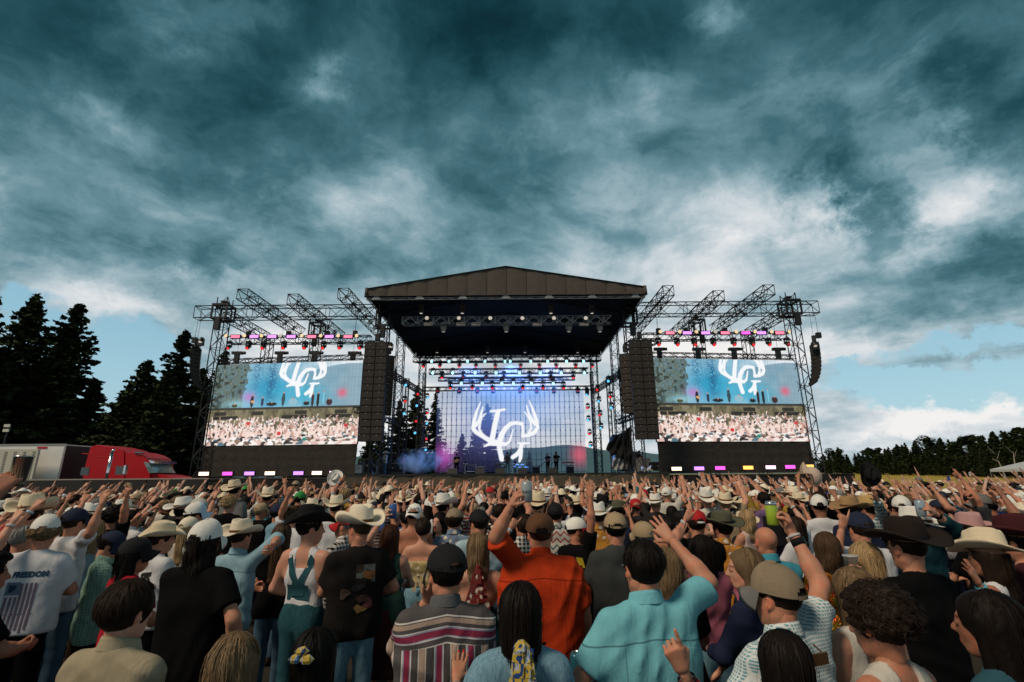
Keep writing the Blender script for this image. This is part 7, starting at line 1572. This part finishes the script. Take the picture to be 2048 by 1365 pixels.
# ---- the band
def guitar(g, p, rz, label, col, s=1.0):
    t = empty('guitar', p); t.rotation_euler = (R(90), 0, rz); t.scale = (s, s, s); tag(t, label, 'guitar', 'guitars on stage'); t.rotation_euler = (0, R(-35), rz)
    m = mat('guitar_body', col, .35); b = MB()
    def body(u, v): a = 2*np.pi*u; r = .17+.035*np.cos(2*a)-.03*np.cos(a)*0; return .22*np.cos(a)*(1+.15*np.cos(a)), (v-.5)*.09, r*np.sin(a)
    V, F = grid_np(body, 26, 2); n = 26; F2 = [tuple(range(n)), tuple(range(2*n-1, n-1, -1))]; MB().add(V.tolist(), [tuple(f) for f in F]+F2).build('body', m, t); MB().box((-.55, -.03, 0), (.66, .03, .05)).build('neck', M_WOOD, t); MB().box((-.92, -.03, 0), (.14, .03, .08)).build('headstock', M_WOOD, t)
def stage_person(px, D, label, pyf=942, **k):
    p = at(px, pyf, D); return P_(None, D, label, place=(p.x, D, k.pop('h', 1.8), 2.285), group='people on the stage', yaw=180+k.pop('yaw', 0), res=.024, **k)
def GU(px, D, label, col, dx=0, z=1.13):
    p = at(px, 942, D); guitar(None, (p.x+dx, D-.24, 2.285+z), 0, label, col)
stage_person(913, 46, 'guitarist in black with cap playing a pale acoustic guitar', topc='black', botc='black', L=('loc', (-.42, .32, 1.28), 'relax'), Rr=('loc', (.14, .28, 1.10), 'relax'), hair=H('short', 'brown', n=100), hat=hat('cap', 'black'), beard=.4); GU(913, 46, 'pale acoustic guitar of the guitarist in black on the left', (.45, .26, .10), -.02)
stage_person(931, 47.3, 'seated pedal steel player in dark tee and cap', h=1.36, topc='navy', botc='black', L='front', Rr='front', hair=H('short', 'brown', n=100), hat=hat('cap', 'black'))
stage_person(1015, 44, 'bearded singer with a black guitar raising one arm', topc=(.05, .07, .08), botc='jeans', L=('loc', (-.34, .05, 1.98), 'point'), Rr=('loc', (.16, .28, 1.10), 'relax'), hair=H('short', 'dark', n=100), hat=hat('cap', 'black'), beard=.25, top='shirt', sleeve=1.6); GU(1015, 44, 'black guitar of the singer at the middle of the stage', (.012, .01, .01), .05)
stage_person(1096, 46.5, 'guitarist in black tee with cap, left of the pair on the right', topc='black', botc='black', L=('loc', (-.42, .32, 1.24), 'relax'), Rr=('loc', (.14, .28, 1.08), 'relax'), yaw=-30, hair=H('short', 'brown', n=100), hat=hat('cap', 'khaki')); GU(1096, 46.5, 'dark red guitar of the left one of the pair', (.12, .03, .02), -.05)
stage_person(1113, 45.5, 'tall bassist in black, right of the pair on the right', topc='black', botc='black', h=1.86, L=('loc', (-.42, .32, 1.28), 'relax'), Rr=('loc', (.14, .28, 1.08), 'relax'), yaw=10, hair=H('half', 'dark', n=150), hat=hat('cap', 'black')); GU(1113, 45.5, 'dark bass guitar of the tall bassist', (.03, .02, .02), 0.)
stage_person(1030, 51.5, 'drummer seated behind the drum kit', h=1.45, topc='char', botc='black', L='front', Rr='front', hair=H('short', 'dark', n=100))
stage_person(769, 41.5, 'stage hand in pale shirt and straw hat at the left side of the stage', topc='offw', top='shirt', sleeve=1.8, botc='jeans', hair=H('short', 'brown', n=100), hat=hat('cowboy', 'straw', 'brown'), L='front', Rr='front', yaw=-40)
stage_person(755, 42.5, 'stage hand in dark clothes beside the straw hat at the left side of the stage', topc='char', botc='black', hair=H('short', 'dark', n=100), L='front', Rr='front', yaw=-60)
stage_person(807, 46, 'crew member in red top beside the left lamp post', h=1.6, topc='red', botc='black', hair=H('short', 'dark', n=100), L='front', Rr='front', yaw=-80)
stage_person(1281, 43, 'crew member in black among the cases at the right side of the stage', topc='black', botc='black', hair=H('short', 'dark', n=100), hat=hat('cap', 'black'), L='front', Rr='front', yaw=50)
# ------------------------------------------------------------------ the crowd between the foreground and the stage
rg = random.Random(77)
def spots(y0, y1, gap, kx=1.10):
    P = []; y = y0
    while y < y1:
        x = -kx*y-.4+rg.uniform(0, gap)
        while x < kx*y+.4:
            P.append((x+rg.uniform(-.16, .16), y+rg.uniform(-.16, .16))); x += gap*rg.uniform(.85, 1.25)
        y += gap*.92
    return P
FRONT = 20.5
def clear(x, y):
    if x < -8 and y > 17.6: return False
    for a, b in CROWD[:NHERO]:
        if (x-a)**2+(y-b)**2 < .46**2: return False
        if y < b < 9 and abs(x/y-a/b) < .30/y: return False        # stands before someone the photograph shows
    return True
SP = [p for p in spots(4.4, FRONT, .64) if clear(*p)]
SP.sort(key=lambda p: p[1]+.0*abs(p[0]))
MID, FARP = SP[:300-len(CROWD)], SP[300-len(CROWD):]
POSES = [('m', 'down', 'down', 'tee', 0), ('m', 'down', 'up', 'tee', 3), ('m', 'up', 'down', 'tee', 3), ('m', ('high', 'point'), 'down', 'shirt', 2), ('m', 'front', ('up', 'horns'), 'shirt', 2), ('m', 'front', 'drink', 'shirt', 1), ('m', 'phone', 'phone', 'tee', 1), ('m', ('out', 'point'), ('out', 'point'), 'tee', 1), ('m', 'front', ('fwd', 'point'), 'tee', 3), ('m', ('fwd', 'horns'), 'front', 'shirt', 2), ('m', 'front', ('bent', 'two'), 'tank', 1),
         ('f', 'down', 'down', 'tank', 1), ('f', ('high', 'horns'), 'down', 'tank', 2), ('f', 'front', ('up', 'point'), 'tee', 2), ('f', ('fwd', 'point'), ('fwd', 'point'), 'strapless', 1), ('f', 'phone', 'front', 'tee', 1), ('f', ('out', 'open'), 'down', 'halter', 1), ('f', 'down', ('high', 'two'), 'tank', 2)]
PTXT = {0: 'arms down', 1: 'pointing up with the right hand', 2: 'pointing up with the left hand', 3: 'left arm straight up with one finger out', 4: 'right hand up making horns', 5: 'bringing a drink to the mouth', 6: 'holding a phone in both hands', 7: 'both arms spread high', 8: 'right arm thrust towards the stage', 9: 'left arm thrust forward making horns', 10: 'right hand up with two fingers out',
        11: 'hands at the sides', 12: 'left arm straight up making horns', 13: 'right arm up pointing', 14: 'both arms stretched towards the stage', 15: 'holding up a phone in one hand', 16: 'left arm out with open hand', 17: 'right arm straight up with two fingers'}
def prep(i):
    sx, l, r, top, _ = POSES[i]; arms = []
    for side, a in ((-1, l), (1, r)):
        a = (a,) if isinstance(a, str) else a; w_, pole, hp, pm = ARM[a[0]]; arms.append(((w_[0]*side, w_[1], w_[2]), (pole[0]*side, pole[1], pole[2]), a[1] if len(a) > 1 else hp, pm))
    sp = dict(sex=sx, arms=arms, top=top, res=.028, cres=.025, hres=.009, lo=1, seed=i+90, build=[1.0, 1.08, .96, 1.14][i % 4], collar=(top == 'shirt'), bottom='skirt' if i in (14, 16) else 'shorts' if sx == 'f' and i % 2 else 'jeans', hem=.86)
    return sp, figure(sp)
FIG = [prep(i) for i in range(len(POSES))]
SHIRTS = [('white tee', CC['white'], 4.5), ('black tee', CC['black'], 9), ('charcoal tee', CC['char'], 4), ('navy tee', CC['navy'], 3), ('red tee', CC['red'], 1.4), ('pale blue tee', (.33, .45, .52), 2), ('cream tee', CC['offw'], 3), ('olive tee', (.09, .10, .05), 1.5), ('rust tee', (.30, .08, .03), 1), ('pink tee', (.45, .22, .24), 1), ('teal tee', CC['teal'], 1), ('tan tee', (.30, .22, .14), 1.6), ('grey tee', (.18, .18, .18), 3), ('mustard tee', (.36, .22, .04), .7), ('burgundy tee', (.11, .015, .025), 1), ('royal blue tee', (.03, .07, .25), .8), ('sage green tee', (.20, .25, .16), .8)]
HATS = [(None, 14), (('cowboy', 'straw', 'brown', 'a straw cowboy hat'), 5), (('cowboy', 'cream', 'tan', 'a cream cowboy hat'), 4), (('cowboy', 'white', 'brown', 'a white cowboy hat'), 3.5), (('cowboy', 'black', 'black', 'a black cowboy hat'), 2.2), (('cowboy', 'brown', 'black', 'a brown cowboy hat'), 1), (('cowboy', 'olive', 'black', 'an olive cowboy hat'), .7), (('cap', 'black', 'black', 'a black cap'), 4), (('cap', 'white', 'white', 'a white cap'), 3.5), (('cap', 'tan', 'tan', 'a tan cap'), 2.5), (('cap', 'navy', 'navy', 'a navy cap'), 2), (('cap', 'red', 'red', 'a red cap'), 1),
        (('trucker', 'white', 'white', 'a white mesh cap'), 2), (('trucker', 'khaki', 'offw', 'a khaki and white mesh cap'), 1.5), (('trucker', 'black', 'white', 'a black and white mesh cap'), 1.5), (('trucker', 'grey', 'grey', 'a grey mesh cap'), 1.2), (('trucker', 'navy', 'white', 'a navy and white mesh cap'), 1), (('cap', 'brown', 'brown', 'a brown cap'), 1), (('cap', 'green', 'green', 'a green cap'), .4)]
HCN = {'black': 'black', 'dark': 'dark brown', 'brown': 'brown', 'light': 'light brown', 'blond': 'blond', 'dirty': 'dirty blond', 'auburn': 'auburn', 'grey': 'grey'}
def pick(lst): return rg.choices(lst, [q[-1] for q in lst])[0]
SEEN = set(); PATS = [('plain', '', 9), ('plaid', 'checked ', 1.2), ('floral', 'floral ', 1.2), ('hstripe', 'striped ', .8), ('aztec', 'woven patterned ', .6)]
HK2 = [('dark', 6), ('brown', 5), ('light', 2), ('blond', 2), ('dirty', 2), ('black', 2), ('auburn', .7), ('grey', .6)]
def mid_person(x, y):
    for _ in range(200):
        i = rg.choices(range(len(POSES)), [2.2 if p[4] == 0 else p[4] for p in POSES])[0]; sx, _, _, top, _ = POSES[i]
        sh, shc, _ = pick(SHIRTS); pat, pn, _ = pick(PATS) if top != 'halter' else PATS[0]; hk = pick(HK2)[0]
        ht = pick(HATS)[0]
        if sx == 'f' and ht and rg.random() < .55: ht = None
        kind = rg.choice(['long', 'long', 'half', 'pony', 'bun', 'curly', 'bob']) if sx == 'f' else rg.choice(['short', 'short', 'crop', 'bowl', 'curly'])
        if ht and sx == 'm': kind = rg.choice(['crop', 'short'])
        if ht and sx == 'f': kind = rg.choice(['long', 'half'])
        garment = {'tee': sh, 'shirt': sh.replace('tee', 'shirt'), 'tank': sh.replace('tee', 'tank top'), 'strapless': sh.replace('tee', 'strapless top'), 'halter': sh.replace('tee', 'halter top')}[top]
        kn = {'long': 'long %s hair', 'half': 'shoulder length %s hair', 'pony': 'a %s ponytail', 'bun': 'a %s hair bun', 'curly': '%s curls', 'bob': 'a %s bob', 'short': 'short %s hair', 'crop': 'cropped %s hair', 'bowl': 'thick %s hair'}[kind] % HCN[hk]
        lab = f'{"woman" if sx == "f" else "man"} in {pn}{garment} {"and "+ht[3] if ht else "with "+kn}, {PTXT[i]}'
        if lab not in SEEN and len(lab.split()) <= 16: break
    SEEN.add(lab); sp, g = FIG[i]; o = link('person', g['body']); s = (rg.gauss(1.0, .04) if sx == 'm' else rg.gauss(.935, .035))
    o.location = (x, y, 0); o.rotation_euler = (0, 0, face_to(x, y)+rg.gauss(0, .28)+(rg.choice([-1, 1])*rg.uniform(.6, 1.6) if rg.random() < .14 and POSES[i][1] in ('down', 'front') and POSES[i][2] in ('down', 'drink') else 0)); o.scale = (s, s, s*rg.uniform(.98, 1.02)); o.color = rgb(SKINS[rg.choice([0, 0, 1, 1, 2, 2, 3, 4, 4, 5])]); tag(o, lab, 'person', 'people in the crowd')
    q = dict(sp); q.update(topc=shc, topm=pat, botc=rg.choice([CC['jeans'], CC['black'], CC['ltjeans'], CC['khaki'], CC['navy']]), hair=H(kind, hk, n=140, h=.012, seed=200+rg.randrange(3)), hat=None)
    if ht: q['hat'] = hat(ht[0], ht[1], ht[2], style=rg.randrange(4)) if ht[0] == 'cowboy' else hat(ht[0], ht[1], ht[2]); q['hair'].update(scale=(.97, .97, .95), cut=.058 if ht[0] == 'cowboy' else .062); q['hat'].update(tilt=rg.gauss(0, .08), roll=rg.gauss(0, .06)); 
    if ht and ht[0] == 'cowboy': q['hat']['size'] = rg.uniform(1.02, 1.2)
    if ht and ht[0] != 'cowboy' and rg.random() < .25: q['hat']['yaw'] = math.pi+rg.gauss(0, .2); 
    dress(o, g, q)
    for key, a in (('L', POSES[i][1]), ('R', POSES[i][2])):
        nm = a if isinstance(a, str) else a[0]
        if nm in ('up', 'high', 'fwd', 'out', 'bent') and rg.random() < .6: wristband(o, g, key, rg.choice([(.5, .5, .5), (.35, .48, .55), (.5, .48, .45), (.02, .02, .02)]), rg.uniform(.02, .05))
    M = Matrix.Translation(o.location) @ Matrix.Rotation(o.rotation_euler.z, 4, 'Z') @ Matrix.Diagonal((*o.scale, 1)); who = lab.split(',')[0]
    if i in (6, 15):
        S, E_, W_, Mh, hp = g['J']['R' if i == 6 else 'L']; p = M @ (Vector(W_+Mh[:, 2]*.085+Mh[:, 1]*.05)+(Vector((-.07, 0, 0)) if i == 6 else Vector((0, 0, 0))))
        t = empty('phone', p, o.rotation_euler.z); t.rotation_euler = (0, R(90) if i == 6 else 0, o.rotation_euler.z); tag(t, 'phone held up by the '+who, 'phone', 'phones held up in the crowd')
        link('case_body', PHONE[0], t).color = rgb(rg.choice([(.02, .02, .02), (.3, .3, .32), (.25, .05, .1), (.05, .1, .2)])); link('screen', PHONE[1], t)
    if i == 5:
        S, E_, W_, Mh, hp = g['J']['R']; can(M @ Vector(W_+Mh[:, 2]*.09+Mh[:, 1]*.05), rg.choice([(.03, .08, .25), (.4, .42, .44), (.45, .42, .3), (.3, .02, .03)]), 'can raised by the '+who)
    if top == 'tee' and rg.random() < .4 and sx == 'm':
        sh_ = [c_ for c_ in o.children if c_.name.startswith('shirt')][0]
        if i not in PRINT: PRINT[i] = back_print(g['top'], i)
        q_ = link('back_print', PRINT[i], sh_); q_.color = rgb(rg.choice([(.5, .48, .44), (.02, .02, .02), (.3, .05, .04), (.3, .2, .06), (.1, .16, .25)]))
PHONE = [MB().box((0, 0, 0), (.074, .009, .155)).mesh('case_body', CL['plain']), MB().box((0, -.0052, 0), (.066, .001, .144)).mesh('screen', emis('phone_screen', (.35, .42, .5), .5))]
PRINT = {}
def back_print(me, seed):
    r = random.Random(seed); t = link('tmp', me); V, F = [], []
    bv = BVHTree.FromPolygons([v.co[:] for v in me.vertices], [p.vertices[:] for p in me.polygons])
    rows = [(1.37, .022, .09), (1.335, .014, .07)]+[(1.30-.022*k, .016, r.uniform(.04, .10)) for k in range(r.randrange(2, 7))]
    for z, h_, w_ in rows:
        n = 7; x = -w_
        while x < w_:
            d = r.uniform(.012, .03); b_ = len(V)
            for (a_, c_) in ((x, z), (x+d*.75, z), (x+d*.75, z+h_), (x, z+h_)):
                hit = bv.ray_cast(Vector((a_, -1, c_)), Vector((0, 1, 0))); V.append((a_, (hit[0].y if hit[0] else 0)-.005, c_))
            F.append((b_, b_+1, b_+2, b_+3)); x += d
    bpy.data.objects.remove(t); return MB().add(V, F).mesh('back_print', CL['plain'])
for x, y in MID: mid_person(x, y)
# ---- beyond about three hundred people: the rest of the crowd as one mass
def tube_np(P, r, n=6, sy=1., cap=True):
    P = np.array(P, float); r = np.array(r, float); k = len(P); a = 2*np.pi*np.arange(n)/n; V = []
    for j in range(k):
        d = P[min(j+1, k-1)]-P[max(j-1, 0)]; d /= np.linalg.norm(d)+1e-9; u = np.cross(d, (0, 1, 0) if abs(d[1]) < .9 else (1, 0, 0)); u /= np.linalg.norm(u); v = np.cross(d, u)
        V.append(P[j]+np.outer(np.cos(a), u)*r[j]+np.outer(np.sin(a), v)*r[j]*sy)
    V = np.concatenate(V); F = [(j*n+i, j*n+(i+1) % n, (j+1)*n+(i+1) % n, (j+1)*n+i) for j in range(k-1) for i in range(n)]
    return V, np.array(F)
def far_person(x, y, rz, A):
    g = rg; f_ = g.random() < .42; s = g.gauss(1.0, .045)*(.94 if f_ else 1); sk = np.array(SKINS[g.choice([0, 0, 1, 1, 2, 3, 4])]); sh = np.array(pick(SHIRTS)[1]); bt = np.array(g.choice([CC['jeans'], CC['black'], CC['ltjeans']])); hc = np.array(HK[pick(HK2)[0]])
    out = []; w_ = .155 if f_ else .18; b = g.uniform(.92, 1.15); add = lambda VF, c: out.append((VF[0], VF[1], np.array(c, float)))
    T = [(0, 0, .84), (0, 0, 1.0), (0, 0, 1.14), (0, 0, 1.30), (0, -.01, 1.42), (0, -.012, 1.475), (0, -.012, 1.50)]
    add(tube_np(T, np.array([.165, .155, .145 if f_ else .16, .175, w_+.03, .10, .06])*b, 10, .66), sh)
    for q in (-1, 1): add(tube_np([(q*.09, 0, .9), (q*.10, .01, .5), (q*.1, -.02, .02)], [.095, .07, .055], 5), bt)
    add(tube_np([(0, -.01, 1.46), (0, .005, 1.60)], [.055, .05], 6), sk)
    def ball(c, r, n=9, m=6, z0=-1., z1=1.):
        th = np.linspace(math.acos(z1), math.acos(z0), m); a = 2*np.pi*np.arange(n)/n; V = np.stack([np.outer(np.sin(th), np.cos(a))*r[0]+c[0], np.outer(np.sin(th), np.sin(a))*r[1]+c[1], np.repeat(np.cos(th)[:, None], n, 1)*r[2]+c[2]], -1).reshape(-1, 3)
        return V, np.array([(j*n+(i+1) % n, j*n+i, (j+1)*n+i, (j+1)*n+(i+1) % n) for j in range(m-1) for i in range(n)])
    add(ball((0, .015, 1.655), (.074, .09, .118)), sk)
    h = pick(HATS)[0]
    if h and f_ and g.random() < .4: h = None
    if not h or g.random() < .8: add(ball((0, -.012, 1.672), (.086, .10, .105 if not h else .08), z0=-.55), hc)
    if f_: add(tube_np([(0, -.06, 1.66), (0, -.085, 1.5), (0, -.10, g.uniform(1.25, 1.42))], [.085, .085, .045], 7, .6), hc)
    if h:
        c = np.array(HT.get(h[1], CC.get(h[1])))
        if h[0] == 'cowboy':
            add(ball((0, 0, 1.705), (.088, .105, .125), 9, 5, z0=.0, z1=.96), c); n = 12; a = 2*np.pi*np.arange(n)/n; cu = g.uniform(.03, .08); V = []
            for q in (.0, .5, 1.): V.append(np.stack([np.cos(a)*(.086+.10*q), np.sin(a)*(.104+.10*q), 1.712+cu*np.abs(np.cos(a))**2*q*q-.02*np.abs(np.sin(a))**3*q], 1))
            V = np.concatenate(V); F = np.array([(j*n+i, j*n+(i+1) % n, (j+1)*n+(i+1) % n, (j+1)*n+i) for j in range(2) for i in range(n)])
            t = g.gauss(0, .10); V2 = V.copy(); V2[:, 2] += V[:, 0]*t; add((V2, F), c)
        else:
            add(ball((0, -.002, 1.69), (.094, .11, .098), 9, 4, z0=.0), c); e = 1 if g.random() < .8 else -1
            add((np.array([(-.07, .09*e, 1.70), (.07, .09*e, 1.70), (.06, .18*e, 1.68), (-.06, .18*e, 1.68)]), np.array([(0, 1, 2, 3)])), HT.get(h[2], CC.get(h[2])))
    for q in (-1, 1):
        S = np.array([q*w_, -.012, 1.43]); up_ = g.random() < (.40 if x > -7 else .25)
        if up_:
            W_ = np.array([q*g.uniform(.02, .40), g.uniform(.05, .45), g.uniform(1.78, 2.02)]); S = S+[0, 0, .04]
        elif g.random() < .4: W_ = np.array([q*.08, .28, g.uniform(1.1, 1.45)])
        else: W_ = np.array([q*.27, .06, .90])
        E_, W_ = ik(S, W_, .285, .255, (q*.6, -.4, -.5)); m = S+(E_-S)*.7
        add(tube_np([S-(E_-S)*.1, m], [.068, .064], 6), sh if g.random() < .9 else sk); add(tube_np([S+(E_-S)*.4, E_, E_+(W_-E_)*.4, W_], [.045, .038, .037, .026], 6), sk)
        d = (W_-E_)/np.linalg.norm(W_-E_); e = np.cross(d, (0, 1, .2)); e /= np.linalg.norm(e)
        add(tube_np([W_, W_+d*.04, W_+d*.095], [.026, .042, .034], 6, .45), sk)
        if up_:
            k = g.choice([(0,), (0,), (0, 3), (0, 1), (0, 1, 2, 3)])
            for fi in k: o_ = e*(-.030+.02*fi); add(tube_np([W_+d*.085+o_, W_+d*.175+o_*1.3], [.0115, .008], 4), sk)
            if g.random() < .5: add(tube_np([W_-d*.035, W_-d*.01], [.032, .032], 6), (.5, .5, .52))
            if g.random() < .10: add(tube_np([W_+d*.09+[0, .05, -.05], W_+d*.09+[0, .05, .06]], [.033, .033], 7), g.choice([(.03, .08, .25), (.4, .42, .44), (.5, .5, .5), (.3, .03, .04)]))
            add(tube_np([W_+d*.02+e*.02, W_+d*.07-e*.055*q], [.014, .010], 4), sk)
    c, sn = math.cos(rz), math.sin(rz)
    for V, F, col in out:
        V = V*s; V = np.stack([V[:, 0]*c-V[:, 1]*sn+x, V[:, 0]*sn+V[:, 1]*c+y, V[:, 2]], 1)
        A['V'].append(V); A['F'].append(F+A['n']); A['n'] += len(V); A['C'].append(np.tile(col, (len(V), 1)))
AC = dict(V=[], F=[], C=[], n=0)
BEHIND = [(x*.8, y) for y in (-.9, -1.6, -2.3, -3.0, -3.8, -4.6) for x in np.arange(-9, 9.1, .75)]+[(s_*x, y) for s_ in (-1, 1) for x in (3.2, 4.0, 4.8, 5.6) for y in (.1, .9)]   # unseen people added round the camera to block low light on the front rows
for x, y in BEHIND: far_person(x+rg.uniform(-.15, .15), y+rg.uniform(-.15, .15), face_to(x, y), AC)
for x, y in FARP: far_person(x, y, face_to(x, y)+rg.gauss(0, .25), AC)
M_CROWD = bpy.data.materials.new('crowd_cloth_and_skin'); M_CROWD.use_nodes = True
def _cm():
    N = NT(M_CROWD.node_tree); b = N.n['Principled BSDF']; a = N.new('ShaderNodeVertexColor'); a.layer_name = 'tint'; N.l.new(a.outputs[0], b.inputs['Base Color']); b.inputs['Roughness'].default_value = .8; b.inputs['Specular IOR Level'].default_value = .2
_cm()
tag(link('crowd', mesh_np('crowd', np.concatenate(AC['V']), np.concatenate(AC['F']), M_CROWD, True, np.concatenate(AC['C']))), 'the rest of the crowd filling the ground up to the stage', kind='stuff')
